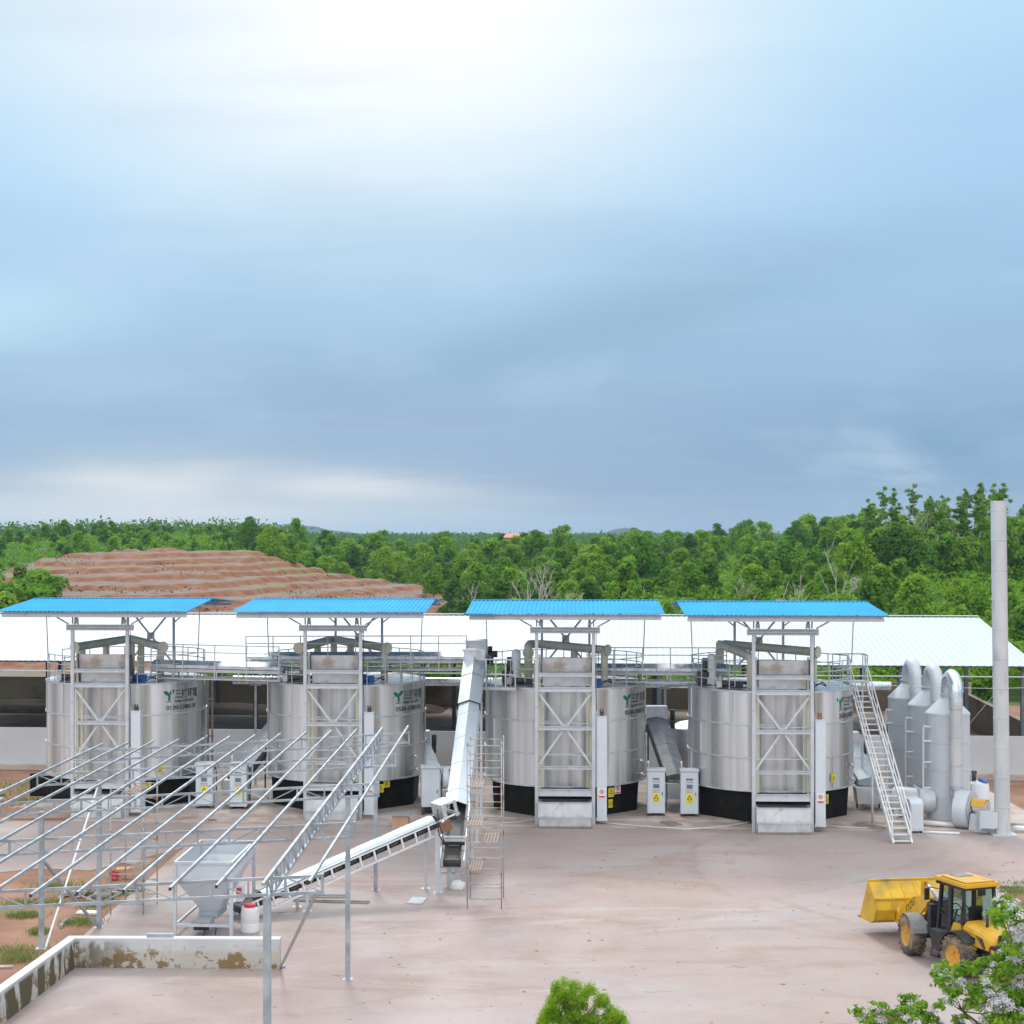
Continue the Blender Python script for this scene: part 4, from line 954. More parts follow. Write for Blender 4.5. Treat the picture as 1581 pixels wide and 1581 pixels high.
# ------------------------------------------------------------------ scrubber towers, blower, chimney
SC = [Vector((18.68, 79.4, .2)), Vector((18.82, 76.0, .2)), Vector((18.78, 72.6, .2))]
SLAB = ['rearmost grey scrubber tower, joined to the long exhaust pipe', 'middle grey scrubber tower between two others', 'front grey scrubber tower with the shiny pipe dropping to the blower']
for k, c in enumerate(SC):
    t = thing('scrubber_tower', SLAB[k], 'tower', c, 0, 'grey scrubber towers')
    r = .93
    pr = [(0,0),(r,0)]
    for z in (.95, 2.1, 3.25, 4.44): pr += [(r,z-.025),(r+.022,z-.02),(r+.022,z+.02),(r,z+.025)]
    mb = MB(); mb.lathe(pr+[(r,4.5)], n=40, smooth=False); bd = mb.build('tower_body', 'tower_paint', t)
    mb = MB(); mb.lathe([(r,4.5),(.30,5.15),(.30,5.32)], n=40); mb.build('cone_top', 'tower_paint', t)
    mb = MB(); mb.lathe([(.30,5.26),(.36,5.26),(.36,5.31),(.30,5.31)], n=24, smooth=False); mb.build('flange', 'tower_paint', t)
    # bend over and down
    off = Vector((.04, -1.22, 0)); L_ = off.length; u = off/L_; rb = L_/2
    pts = [Vector((0,0,5.3))]+[u*(rb-rb*math.cos(a))+Vector((0,0,5.5+rb*math.sin(a))) for a in [math.pi*q/12 for q in range(13)]]+[off+Vector((0,0,4.8)), off+Vector((0,0,4.79))]
    mb = MB(); mb.tube(pts, .29, 18); mb.build('bend', 'galv_bright' if k == 2 else 'tower_paint', t)
    dn = off+Vector((.0,-.42,0)) if False else off
    # downpipe stands just in front of the shell
    q = Vector((.04,-1.22,0)); pts = [off+Vector((0,0,4.95)), off.lerp(q, .5)+Vector((0,0,4.55)), q+Vector((0,0,4.1)), q+Vector((0,0,1.35 if k == 2 else .9))]
    mb = MB(); mb.tube(pts, .255, 18); dp = mb.build('downpipe', 'chimney_paint' if k == 2 else 'tower_paint', t)
    mb = MB()
    for z in (3.6, 2.4, 1.5): mb.lathe([(.256,z-.02),(.275,z-.02),(.275,z+.02),(.256,z+.02)], (q.x,q.y,0), 20, smooth=False)
    mb.build('pipe_joint', 'galv_bright', dp)
    if k < 2:
        mb = MB(); mb.tube([q+Vector((0,0,.92)), q+Vector((0,-.1,.62)), q+Vector((-.1,-.7,.5)), q+Vector((-.2,-1.5,.5))], .26, 14); mb.build('transfer_pipe', 'tower_paint', t)
    # small water pipe on the left
    mb = MB(); mb.tube([(-.85,-.42,3.9),(-1.12,-.42,3.95),(-1.15,-.42,3.8),(-1.15,-.42,.5)], .035, 6)
    for z in (1.3, 2.4, 3.3): mb.cyl((-1.16,-.42,z), (-.82,-.42,z), .035, 6)
    mb.build('water_pipe', 'white_rail', t)
    mb = MB(); mb.cyl((.05,-r-.0,2.75), (.05,-r-.03,2.75), .07, 12); mb.build('sight_glass', 'white_sign', t)
# inlet duct and flange pieces in front of the towers
t = thing('duct_manifold', 'grey flanged duct elbow at the foot of the front scrubber tower', 'duct', (17.3,72.0,.2))
mb = MB(); mb.tube([(-.7,.9,.75),(-.3,.6,.75),(.2,.35,.72),(.55,.3,.72),(.78,.3,.72)], .52, 18); mb.build('duct_elbow', 'tower_paint', t)
mb = MB(); mb.box((.10,.35,.72), (.05,1.25,1.2)); mb.build('flange', 'tower_paint', t); mb = MB(); mb.box((-.75,.9,.4), (.2,.8,.8)); mb.build('leg', 'tower_paint', t)
# small cabinet at the stair foot
p = gnd(1414, 1287); t = thing('junction_cabinet', 'pale blue-grey steel cabinet with sloped top at the foot of the staircase', 'cabinet', (p.x, p.y+.35, 0), R(8))
mb = MB(); mb.prism([(-.28, y, z) for y, z in ((-.35,.1),(-.35,1.22),(-.2,1.38),(.35,1.42),(.35,.1))], (.56,0,0)); mb.build('cabinet_body', 'cabinet_paint', t, bevel=.01)
mb = MB(); mb.box((0,-.36,.68), (.48,.012,1.0)); mb.build('door', 'cabinet_paint', t, bevel=.004)
mb = MB(); [mb.box((x,y,.05), (.08,.08,.1)) for x in (-.22,.22) for y in (-.28,.28)]; mb.build('foot', 'dark_metal', t)

q = Vector((18.78+.08, 72.6-1.22, 0))
t = thing('blower', 'grey centrifugal blower with a yellow motor cover below the shiny downpipe', 'blower', (q.x+.18, q.y-.78, 0), R(-38))
mb = MB()
vs = []; n = 40
for x in (-.30, .28):
    for k in range(n):
        a = 2*math.pi*k/n; rr = .66+.20*((a/(2*math.pi)+.25) % 1.0)
        vs.append((x, math.cos(a)*rr, .86+math.sin(a)*rr))
mb.add(vs, [(k, (k+1) % n, n+(k+1) % n, n+k) for k in range(n)]+[tuple(range(n)), tuple(range(n, 2*n))])
sc_ = mb.build('scroll_casing', 'tower_paint', t, bevel=.015)
mb = MB(); mb.lathe([(.30,.281),(.62,.30),(.62,.33),(.0,.33)], (0,0,.86), 28, axis='X'); mb.build('casing_plate', 'tower_paint', t)
mb = MB(); mb.tube([(-.62,.50,1.62),(-.62,.50,1.3),(-.5,.42,1.05),(-.2,.2,.9)], .255, 14); mb.lathe([(.26,1.58),(.32,1.58),(.32,1.63),(.26,1.63)], (-.62,.50,0), 20); mb.build('inlet', 'galv_bright', t)
mb = MB(); mb.cyl((.40,-.1,1.02), (1.0,-.1,1.02), .26, 18); mb.build('motor', 'tower_paint', t)
mb = MB(); mb.lathe([(.29,.36),(.30,.36),(.30,.95),(.29,.95)], (0,-.1,1.02), 14, 0.15, math.pi-.15, axis='X'); mb.prism([(.36,-.40,1.06),(.36,.2,1.06),(.36,.12,1.3),(.36,-.1,1.36),(.36,-.32,1.3)], (.6,0,0)); mb.build('motor_cover', 'loader_yellow', t)
mb = MB(); mb.prism([(x, -.5, z) for x, z in ((.30,.02),(1.12,.02),(1.0,.76),(.38,.76))], (0,.85,0)); pd = mb.build('pedestal', 'tower_paint', t, bevel=.012)
mb = MB(); mb.box((.78,-.505,.52), (.24,.02,.16)); mb.build('name_plate', 'sign_black', pd)
mb = MB(); mb.box((.32,-.35,.68), (.1,.25,.2)); mb.build('terminal_box', 'dark_metal', t)
mb = MB(); mb.box((0,.0,.05), (.5,1.0,.1)); mb.build('base_frame', 'dark_metal', t)

p = gnd(1551.5, 1291)
t = thing('chimney', 'tall slim grey steel chimney beside the scrubber towers, leaning slightly', 'chimney', (p.x, p.y+.33, 0))
mb = MB(); vs = []; zs = []; n = 28
for z in np.arange(1.15, 13.5, 1.22): zs += [(z-.02,.315),(z-.012,.328),(z+.012,.328),(z+.02,.315)]
zs = [(0,.315)]+zs+[(13.75,.315),(13.75,.26),(12.5,.26)]
for z, r_ in zs: vs += [(-.0125*z+r_*math.cos(2*math.pi*k/n), r_*math.sin(2*math.pi*k/n), z) for k in range(n)]
mb.add(vs, [(i*n+k, i*n+(k+1) % n, (i+1)*n+(k+1) % n, (i+1)*n+k) for i in range(len(zs)-1) for k in range(n)], True); mb.build('flue', 'chimney_paint', t)
mb = MB(); mb.box((0,0,.03), (1.0,.9,.06)); mb.build('base_plate', 'chimney_paint', t)
for nm, a in (('guy_wire', (-1.6,9.5,.6)), ('guy_wire', (9.0,6.0,6.0)), ('guy_wire', (-5.0,11.0,5.4))):
    mb = MB(); mb.tube([(-.07,.2,6.0 if nm else 0), (a[0]*.5, a[1]*.5, (6+a[2])*.5-.12), a], .012, 5); mb.build(nm, 'rail_paint', t)
mb = MB(); mb.box((-.62,.05,.62), (.74,.55,.66)); mb.box((-.99,.05,.62), (.05,.66,.78)); mb.build('inlet_box', 'tower_paint', t, bevel=.01)

p = gnd(1514, 1267); t = thing('chemical_tank', 'white plastic dosing tank with a dark pump and blue lid on top', 'tank', (p.x, p.y+.5, 0))
mb = MB(); mb.lathe([(0,0),(.50,0),(.50,1.42),(.46,1.56),(.2,1.66),(0,1.68)], n=36); mb.build('tank_body', 'white_plastic', t)
mb = MB(); mb.cyl((-.16,-.05,1.62), (-.16,-.05,2.0), .09, 10); mb.box((-.16,-.05,2.02), (.2,.16,.14)); mb.build('dosing_pump', 'dark_metal', t)
mb = MB(); mb.cyl((.20,-.1,1.60), (.24,-.12,1.70), .22, 18); mb.build('lid', 'motor_blue', t)

def pipe_thing(name, label, cat, pts, r, material, group=None, n=8):
    mb = MB(); mb.tube(pts, r, n); return single(mb, name, material, label, cat, group=group)
pipe_thing('drain_pipe', 'white plastic pipe lying along the foot of the front scrubber tower, upper of two', 'pipe', [gnd(1424,1278)+Vector((0,0,.2)), gnd(1474,1281)+Vector((0,0,.2))], .11, 'white_rail', 'white pipes on the ground')
pipe_thing('drain_pipe', 'thin white plastic pipe on the kerb between the stair cabinet and the blower', 'pipe', [gnd(1424,1287)+Vector((0,0,.06)), gnd(1482,1289)+Vector((0,0,.06))], .06, 'white_rail', 'white pipes on the ground')
pipe_thing('drain_pipe', 'white plastic pipe lying to the right of the chimney', 'pipe', [gnd(1563,1285)+Vector((0,0,.14)), gnd(1600,1285)+Vector((0,0,.14))], .13, 'white_rail', 'white pipes on the ground')
pipe_thing('hose', 'thin pale hose lying on the kerb between the third and fourth tanks', 'hose', [gnd(918,1270,.09)+Vector((0,0,.03)), gnd(985,1276,.09)+Vector((0,0,.03)), gnd(1060,1281,.09)+Vector((0,0,.03)), gnd(1120,1277,.09)+Vector((0,0,.03)), gnd(1166,1271,.09)+Vector((0,0,.1))], .018, 'sack')
pipe_thing('hose', 'thin pale hose lying on the kerb from the staircase tank toward the stair foot', 'hose', [gnd(1258,1273,.09)+Vector((0,0,.03)), gnd(1300,1278,.09)+Vector((0,0,.03)), gnd(1370,1280,.09)+Vector((0,0,.03))], .018, 'sack')
pipe_thing('hose', 'thin pale hose lying left of the third tank skip bucket', 'hose', [gnd(775,1271,.09)+Vector((0,0,.03)), gnd(800,1270,.09)+Vector((0,0,.03)), gnd(828,1267,.09)+Vector((0,0,.06))], .018, 'sack')
pipe_thing('standpipe', 'thin grey upright pipe standing beside the white staircase', 'pipe', [gnd(1347,1271,.2), gnd(1347,1271,.2)+Vector((0,0,2.1))], .05, 'rail_paint')

# ------------------------------------------------------------------ stairs
t = thing('staircase', 'steep white steel staircase with hand rails up to the tank deck', 'stairs', (15.6,67.2,0))
A0 = Vector((0,0,0)); A1 = Vector((-.30,7.35,5.8)); wst = .37
SD = (A1-A0)
for s in (-1, 1):
    mb = MB(); mb.bar(A0+Vector((s*wst,0,.02)), A1+Vector((s*wst,0,0)), .06, .16); mb.build('stringer', 'white_rail', t)
    mb = MB(); o = Vector((s*wst,0,0))
    for h in (.48, .92): mb.tube([A0+o+SD*.02+Vector((0,0,.04 if h > .9 else .5)), A0+o+SD*.03+Vector((0,0,h)), A0+o+SD*.97+Vector((0,0,h)), A1+o+Vector((0,0,h+.2))], .026, 6)
    for k in range(9): q = A0+o+SD*(.03+.94*k/8); mb.cyl(q, q+Vector((0,0,.92)), .026, 6)
    mb.build('hand_rail', 'white_rail', t)
nst = 27
for k in range(nst):
    q = A0+SD*((k+.5)/nst); mb = MB(); mb.box(q+Vector((0,.04,.0)), (wst*2-.06,.20,.035)); mb.build('tread', 'white_rail', t)
mb = MB(); mb.box(A1+Vector((0,.55,.0)), (1.0,1.1,.06)); mb.build('landing', 'frame_paint', t)
mb = MB()
for z in (.6, 1.2):
    mb.tube([A1+Vector((.45,.05,z)), A1+Vector((.45,1.05,z)), A1+Vector((-.9,1.05,z))], .026, 6); mb.tube([A1+Vector((-.45,.05,z)), A1+Vector((-.75,.5,z))], .026, 6)
for x, y in ((.45,.05),(.45,.55),(.45,1.05),(-.2,1.05),(-.9,1.05),(-.45,.05)): mb.cyl(A1+Vector((x,y,0)), A1+Vector((x,y,1.2)), .026, 6)
mb.build('landing_rail', 'rail_paint', t)
for x in (-.4, .4):
    mb = MB(); mb.bar((A1.x+x, A1.y+.9, .2), (A1.x+x, A1.y+.9, 5.77), .09); mb.build('leg', 'frame_paint', t)

# ------------------------------------------------------------------ open shed with white roof
def eY(x): return 88.2-.075*x
SH = R(-4.3); cs, sn = math.cos(SH), math.sin(SH)
def S(u, v, z): return (26.6+u*cs-v*sn, 86.2+u*sn+v*cs, z)      # u along the eave (right end 0), v into the shed
HWd = 15.2; EZ_, RZ_ = 5.62, 7.36; Ls = 82
t = thing('open_shed', 'long open-sided shed with a white corrugated gable roof behind the tanks', 'shed', S(0,0,0), SH)
for nm, v0, v1 in (('front', -.3, HWd), ('back', 2*HWd+.3, HWd)):
    mb = MB(); mb.corr((-Ls, v0, EZ_), (.3, v0, EZ_), (.3, v1, RZ_), (-Ls, v1, RZ_), 236, .014); mb.build('roof_sheet', 'white_sheet', t)
mb = MB(); mb.bar((-Ls, HWd, RZ_+.07), (.3, HWd, RZ_+.07), .5, .03); mb.build('ridge_cap', 'white_sheet', t)
for u in np.arange(-.4, -Ls, -6.2):
    for v in (.15, HWd, 2*HWd-.15):
        mb = MB(); z1 = EZ_-.35 if v != HWd else RZ_-.3; mb.box((u, v, z1/2), (.22,.30,z1)); mb.build('column', 'dark_steel', t)
    mb = MB(); mb.bar((u, .1, EZ_-.22), (u, HWd, RZ_-.24), .12, .26); mb.bar((u, HWd, RZ_-.24), (u, 2*HWd-.1, EZ_-.22), .12, .26); mb.build('rafter', 'dark_steel', t)
mb = MB()
for f in np.linspace(0, 1, 9): 
    z = EZ_-.06+(RZ_-EZ_)*f; mb.bar((-Ls+.2, HWd*f, z), (.1, HWd*f, z), .06, .09); mb.bar((-Ls+.2, 2*HWd-HWd*f, z), (.1, 2*HWd-HWd*f, z), .06, .09)
mb.build('roof_purlin', 'dark_steel', t)
mb = MB(); mb.tube([(-Ls,.0,5.05),(3,.0,5.05)], .04, 6); mb.build('water_pipe', 'white_rail', t)
# walls of the composting bay
mat('bay_wall', (.36,.31,.22), (.45,.40,.30), rough=.9, scale=.4, c3=(.20,.15,.09), s3=.22, lo3=.55, hi3=.72)
mat('bay_floor', (.34,.22,.16), (.48,.42,.38), rough=.95, scale=.25, detail=7, c3=(.24,.13,.085), s3=.12, lo3=.50, hi3=.60, bump=.4, world=True)
mb = MB(); mb.box((0,0,1.08), (92,.25,2.16)); o = single(mb, 'front_wall', 'wall_concrete', 'long pale concrete wall along the front of the open shed', 'wall', S(-40,-1.3,0), SH)
mb = MB(); mb.box((0,0,.14), (92,.5,.28)); fo = mb.build('footing', 'plinth_concrete', o); fo.location = (0,-.34,0)
mb = MB(); mb.box((0,0,1.0), (90,.3,2.0)); single(mb, 'back_wall', 'bay_wall', 'dark stained concrete wall at the back of the open shed', 'wall', S(-42,2*HWd+.9,0), SH)
mb = MB(); mb.box((0,0,1.0), (.3,2*HWd+1.6,2.0)); single(mb, 'side_wall', 'bay_wall', 'brown concrete side wall at the right end of the open shed', 'wall', S(1.2,HWd,0), SH)
for k, u in enumerate((-14.5, -36, -58)):
    mb = MB(); mb.box((0,0,.9), (.3,2*HWd-.6,1.8))
q = [S(1.0,-.9,.02), S(1.0,2*HWd+.6,.02), S(-82,2*HWd+.6,.02), S(-82,-.9,.02)]
mb = MB(); mb.prism(q, (0,0,.03)); struct(mb.build('bay_floor', 'bay_floor'))
def compost(label, u, v, lu, lv, h, seed):
    h *= .62; n = 26; rr = np.random.default_rng(seed); a = np.linspace(-1, 1, n); A, B = np.meshgrid(a, a)
    z = h*np.clip(1-A**4, 0, 1)*np.clip(1-np.abs(B)**2.2, 0, 1)*(.75+.5*vn(A*lu+50, B*lv+50, 1.2, seed)); c0 = S(u, v, .05)
    V = np.stack([A*lu, B*lv, z-.02], -1).reshape(-1, 3); o = npmesh('compost_heap', V, gridfaces(n, n), 'compost', smooth=True)
    o.location = c0; o.rotation_euler = (0,0,SH); tag(o, label, 'heap', 'compost heaps under the shed')
mat('compost', (.035,.022,.014), (.075,.045,.03), rough=.95, scale=1.2, bump=.6)
compost('dark compost heap against the back wall at the far left of the shed', -58, 27.5, 15, 3.0, .95, 4)
compost('dark compost heap against the back wall behind the gap between the first two tanks', -38, 28.5, 4.6, 2.2, .95, 5)
compost('dark compost heap against the back wall behind the tall conveyor', -25, 28.5, 7, 2.0, .8, 6)
compost('dark compost heap against the back wall left of the scrubber towers', -11, 28.5, 5, 2.0, .9, 8)
mb = MB(); mb.tube([(0,0,0),(0,0,2.6),(0,.02,5.2)], .06, 8); mb.tube([(.22,0,0),(.22,0,5.2)], .05, 8); mb.box((.11,-.02,2.4), (.4,.1,.06)); mb.box((.11,-.02,4.2), (.4,.1,.06))
p = gnd(322, 1210); single(mb, 'downpipe', 'rod_steel', 'brown double downpipe standing behind the first tank', 'pipe', (p.x, p.y-.2, 0))
mb = MB(); mb.box((0,0,1.1), (.06,2.2,2.2)); single(mb, 'mesh_screen', 'mesh_green', 'dark green mesh screen beyond the right end of the shed', 'screen', S(2.2, 2*HWd+6, 1.0), SH)

# ------------------------------------------------------------------ steel roof frame under construction
t = thing('steel_roof_frame', 'unfinished galvanised steel roof frame of purlins and trusses on slim columns', 'steel frame', (-9,47,0)); O = t.location
ZF, ZN = 60.0, 33.2                       # far and near ends of the purlins
def pu(i, Y_):                            # purlin centre line
    xf = (394+39.3*i-CX)*ZF/F; xn = (47+71.75*i-CX)*ZN/F; f = (ZF-Y_)/(ZF-ZN)
    yf = 1135-2.3*(i)*1.0; yn = 1383-3.5*i
    zf = H-(yf-HOR)*ZF/F; zn = H-(yn-HOR)*ZN/F
    return Vector((xf+(xn-xf)*f, Y_, zf+(zn-zf)*f))
mat('zinc', (.30,.345,.385), (.44,.49,.535), rough=.42, metal=.45, scale=2.5, rvar=.08)
for i in range(-6, 7):
    if i == 5:
        mb = MB(); a, b_ = pu(i, ZN), pu(i, ZF); mb.bar(a, b_, .06, .06); lo = Vector((0,0,-.42)); mb.bar(a.lerp(b_, .02)+lo, b_+lo, .06, .06)
        k = 44
        for q in range(k+1):
            f = .02+.98*q/k; c = a.lerp(b_, f); mb.bar(c, c+lo, .04, .04)
            if q < k:
                e = a.lerp(b_, .02+.98*(q+1)/k); mb.bar(c+(lo if q % 2 else Vector()), e+(Vector() if q % 2 else lo), .03, .03)
        mb.build('lattice_girder', 'zinc', t, origin=O)
    else:
        mb = MB(); mb.bar(pu(i, ZN), pu(i, ZF), .050, .066); mb.build('purlin', 'zinc', t, origin=O)
        mb = MB(); mb.bar(pu(i, ZN-.004), pu(i, ZN+.01), .05, .065); mb.build('purlin_end', 'sign_black', t, origin=O)
for Y_ in (34.2, 40.4, 46.8, 52.8, 58.6):
    mb = MB(); a = pu(-6.2, Y_)+Vector((0,0,-.085)); b_ = pu(6.15, Y_)+Vector((0,0,-.085)); lo = Vector((0,0,-.33))
    mb.bar(a, b_, .045, .062); mb.bar(a+lo, b_+lo, .045, .062)
    k = 15
    for q in range(k+1):
        c = a.lerp(b_, q/k); mb.bar(c, c+lo, .05 if q % 2 == 0 else .035, .05)
        if q < k: e = a.lerp(b_, (q+1)/k); mb.bar(c+(lo if q % 2 else Vector()), e+(Vector() if q % 2 else lo), .025, .025)
    mb.box(b_+Vector((0,0,-.165)), (.05,.1,.42)); mb.build('truss', 'zinc', t, origin=O)
def fcol(x, y, zt, z0=0.0, wd=.13):
    mb = MB(); mb.box((x, y, (z0+zt)/2), (wd,wd,zt-z0)); c = mb.build('column', 'zinc', t, origin=O)
    mb = MB(); mb.box((x, y, z0+.01), (.28,.28,.02)); mb.build('base_plate', 'zinc', c, origin=O)
zt = lambda i, Y_: pu(i, Y_).z-.52
for px, Y_, i, z0 in ((412.5,34.1,5,0), (537,46.9,5,0), (580,58.6,5,0)):
    fcol((px-CX)*Y_/F, Y_, pu(5, Y_).z-.44, z0, .15 if Y_ < 40 else .13)
for px, Y_, z0 in ((64,46.9,.86), (153,53.0,0), (221,58.6,0)): fcol((px-CX)*Y_/F, Y_, pu(-5+.5, Y_).z-.36, z0)
a = Vector(((70-CX)*46.9/F, 46.9, .87)); b_ = Vector(((152-CX)*53/F, 52.9, 4.45)); mb = MB(); mb.bar(a, b_, .05); mb.build('diagonal_brace', 'white_rail', t, origin=O)
a = Vector(((64-CX)*46.9/F, 46.85, 3.4)); b_ = Vector(((150-CX)*53/F, 52.9, .1)); mb = MB(); mb.bar(a, b_, .07); mb.build('diagonal_brace', 'zinc', t, origin=O)
a = gnd(433, 1494); b_ = pu(6.0, 34.3)+Vector((0,0,-.45)); mb = MB(); mb.bar(a, b_, .06); mb.cyl(a+Vector((0,0,.0)), a+Vector((0,0,.08)), .14, 10); mb.build('prop', 'zinc', t, origin=O)
a = Vector(((153-CX)*53/F, 53, 2.0)); b_ = Vector(((118-CX)*52.8/F, 52.8, pu(-6, 52.8).z-.4)); 

# ------------------------------------------------------------------ receiving hopper
t = thing('receiving_hopper', 'grey steel receiving hopper on four legs with a motor box below', 'hopper', (-9.4,53.4,0), R(-4))
w2, l2 = .88, 1.56; zr = 2.27
rim = [(-w2,-l2,zr),(w2,-l2,zr),(w2,l2,zr+.1),(-w2,l2,zr+.1)]; mid = [(-w2,-l2,1.75),(w2,-l2,1.75),(w2,l2,1.95),(-w2,l2,1.95)]; bot = [(-.22,-.85,.62),(.30,-.85,.62),(.30,.25,.62),(-.22,.25,.62)]
def shellq(mb, A, B, th=.02):
    n = len(A); cA = sum((Vector(p) for p in A), Vector())/n
    ins = lambda p: Vector(p)+(Vector((cA.x, cA.y, Vector(p).z))-Vector(p)).normalized()*th
    vs = list(A)+list(B)+[ins(p) for p in A]+[ins(p) for p in B]
    for i in range(n):
        j = (i+1) % n
        mb.add([vs[i], vs[j], vs[n+j], vs[n+i], vs[2*n+i], vs[2*n+j], vs[3*n+j], vs[3*n+i]], [(0,1,2,3),(4,7,6,5),(0,4,5,1)])
mb = MB(); shellq(mb, rim, mid); shellq(mb, mid, bot); mb.build('hopper_body', 'tower_paint', t)
mb = MB()
for i in range(4): mb.bar(Vector(rim[i]), Vector(rim[(i+1) % 4]), .07, .08)
mb.bar(Vector(mid[1]), Vector(bot[1]), .04); mb.build('rim', 'frame_paint', t)
for x in (-w2, w2):
    for y in (-l2, l2): mb = MB(); mb.box((x, y, 1.1), (.10,.10,2.2)); mb.build('leg', 'frame_paint', t)
mb = MB(); mb.bar((-w2,-l2,.35), (w2,-l2,.35), .07, .08); mb.bar((-w2,l2,.35), (w2,l2,.35), .07, .08); mb.bar((-w2,-l2,.35), (-w2,l2,.35), .07, .08); mb.build('leg_frame', 'frame_paint', t)
mb = MB(); mb.box((-.02,-.3,.52), (.62,1.2,.22)); mb.build('outlet', 'sheet_steel', t)
mb = MB(); mb.box((-.08,-1.18,.33), (.55,.5,.30)); mo = mb.build('motor_box', 'sheet_steel', t, bevel=.01)
mb = MB(); mb.box((-.08,-1.432,.27), (.48,.01,.2)); mb.build('motor_grille', 'sign_black', mo)
mb = MB(); mb.tube([(.25,-1.2,.3),(.34,-1.3,.2),(.36,-1.45,.05)], .02, 5); mb.build('cable', 'loader_black', t); mb = MB(); mb.tube([(.0,-1.4,.2),(.05,-1.55,.12),(.02,-1.7,.03)], .02, 5); mb.build('cable', 'loader_black', t)
mb = MB(); mb.box((1.02,-.95,1.25), (.2,.35,.5)); cb = mb.build('switch_box', 'cabinet_paint', t)
mb = MB(); mb.box((1.02,-1.13,1.28), (.16,.015,.3)); mb.build('label_plate', 'sign_red', cb)
p = gnd(384, 1443); t = thing('water_barrel', 'milky white plastic barrel with a red lid beside the grey hopper', 'barrel', (p.x, p.y+.28, 0))
mb = MB(); mb.lathe([(0,0),(.25,0),(.285,.05),(.285,.30),(.275,.33),(.285,.36),(.285,.64),(.25,.76),(.19,.80),(0,.80)], n=32); mb.build('barrel_body', 'milky_plastic', t)
mb = MB(); mb.lathe([(0,.90),(.17,.90),(.19,.88),(.19,.80),(0,.80)], n=24); mb.build('lid', 'red_plastic', t)

# ------------------------------------------------------------------ L-shaped low wall
m = bpy.data.materials.new('stained_wall'); m.use_nodes = True; nt = m.node_tree; n_ = nt.nodes; l_ = nt.links
geo = n_.new('ShaderNodeNewGeometry')
sepz = n_.new('ShaderNodeSeparateXYZ'); l_.new(geo.outputs['Position'], sepz.inputs[0])
basec = mxc(mr(nse(.8, 6), .35, .65), (.52,.53,.54), (.60,.61,.62))
stn = mr(nse(1.9, 8, (1,1,1.1), .1, (3.6,8,1), .66), .515, .56)
hgt = mr(sepz.outputs[2], .80, .35)            # slurry splashes lie on the lower part of the wall
mu = n_.new('ShaderNodeMath'); mu.operation = 'MULTIPLY'; l_.new(stn, mu.inputs[0]); l_.new(hgt, mu.inputs[1])
low_ = mr(sepz.outputs[2], .62, .40, 0, .7)
c1_ = mxc(low_, basec, (.48,.43,.36))
c1_ = mxc(mu.outputs[0], c1_, (.24,.165,.08))
leftx = mr(sepz.outputs[0], -10.6, -12.6)
st2 = mr(nse(1.6, 7, (1,1,.35), .1, (0,2,5), .6), .42, .50)
mu2 = n_.new('ShaderNodeMath'); mu2.operation = 'MULTIPLY'; l_.new(st2, mu2.inputs[0]); l_.new(leftx, mu2.inputs[1])
mu3 = n_.new('ShaderNodeMath'); mu3.operation = 'MULTIPLY'; l_.new(mu2.outputs[0], mu3.inputs[0]); l_.new(mr(sepz.outputs[2], .84, .70), mu3.inputs[1])
c1_ = mxc(mu3.outputs[0], c1_, (.10,.085,.045))
b = n_['Principled BSDF']; l_.new(c1_, b.inputs['Base Color']); b.inputs['Roughness'].default_value = .9
MATS['stained_wall'] = m
mb = MB(); poly = [(-12.48,48.1),(-6.62,48.0),(-6.62,48.26),(-12.72,48.36),(-13.52,37.6),(-13.26,37.58)]
mb.prism([(x, y, 0) for x, y in poly], (0,0,.84)); w_ = mb.build('low_wall', 'stained_wall'); tag(w_, 'low L-shaped concrete wall with brown slurry stains, white along its top', 'wall')
mb = MB(); mb.prism([(x, y, .84) for x, y in poly], (0,0,.03)); mb.build('coping', 'white_sign', w_)
mb = MB(); mb.box((0,0,.05), (.75,.16,.10)); single(mb, 'steel_offcut', 'sheet_steel', 'short grey steel section lying on top of the low stained wall', 'offcut', (gnd(248,1446,.87).x, 48.2, .87))
p = gnd(113, 1490); mb = MB(); mb.box((0,0,.09), (.17,.15,.18)); single(mb, 'foam_block', 'white_sign', 'small white block in the inner corner of the low stained wall', 'block', (p.x+.1, p.y-.15, 0.014), .3, bevel=.01)

# ------------------------------------------------------------------ scaffold towers
def scaffold(label, loc, rz, wd, dp, levels, lh, planks):
    t = thing('scaffold_tower', label, 'scaffold', loc, rz, 'scaffold towers')
    for y in (0, dp):
        for x in (0, wd):
            mb = MB(); mb.cyl((x, y, 0), (x, y, levels*lh+.1), .024, 6)
            for k in range(levels): mb.cyl((x, y, k*lh+lh-.03), (x, y, k*lh+lh+.05), .034, 6)
            mb.build('upright', 'scaffold_paint', t)
        for k in range(levels):
            mb = MB()
            for f in (.25, .6, .97): mb.cyl((0, y, k*lh+lh*f), (wd, y, k*lh+lh*f), .018, 6)
            mb.build('rung_frame', 'scaffold_paint', t)
    for k in range(levels):
        mb = MB()
        for x in (0, wd): mb.cyl((x, 0, k*lh+lh*.9), (x, dp, k*lh+lh*(.55)), .011, 5); 
        mb.build('cross_brace', 'scaffold_paint', t)
    for (x, z, wpl) in planks:
        mb = MB()
        for q in range(5): mb.box((x+wpl*q/4, dp*.5, z), (.035,dp*1.0,.03))
        mb.box((x+wpl*.5, .05, z-.02), (wpl+.06,.03,.03)); mb.box((x+wpl*.5, dp-.05, z-.02), (wpl+.06,.03,.03)); mb.build('platform', 'wood', t)
p = gnd(721.5, 1403); scaffold('tall narrow scaffold tower with slatted platforms beside the tall conveyor', p, R(-2), 1.13, 1.7, 4, 1.36, ((.1,4.0,.36),(.08,2.75,.36),(.55,2.2,.42),(.06,1.25,.36)))
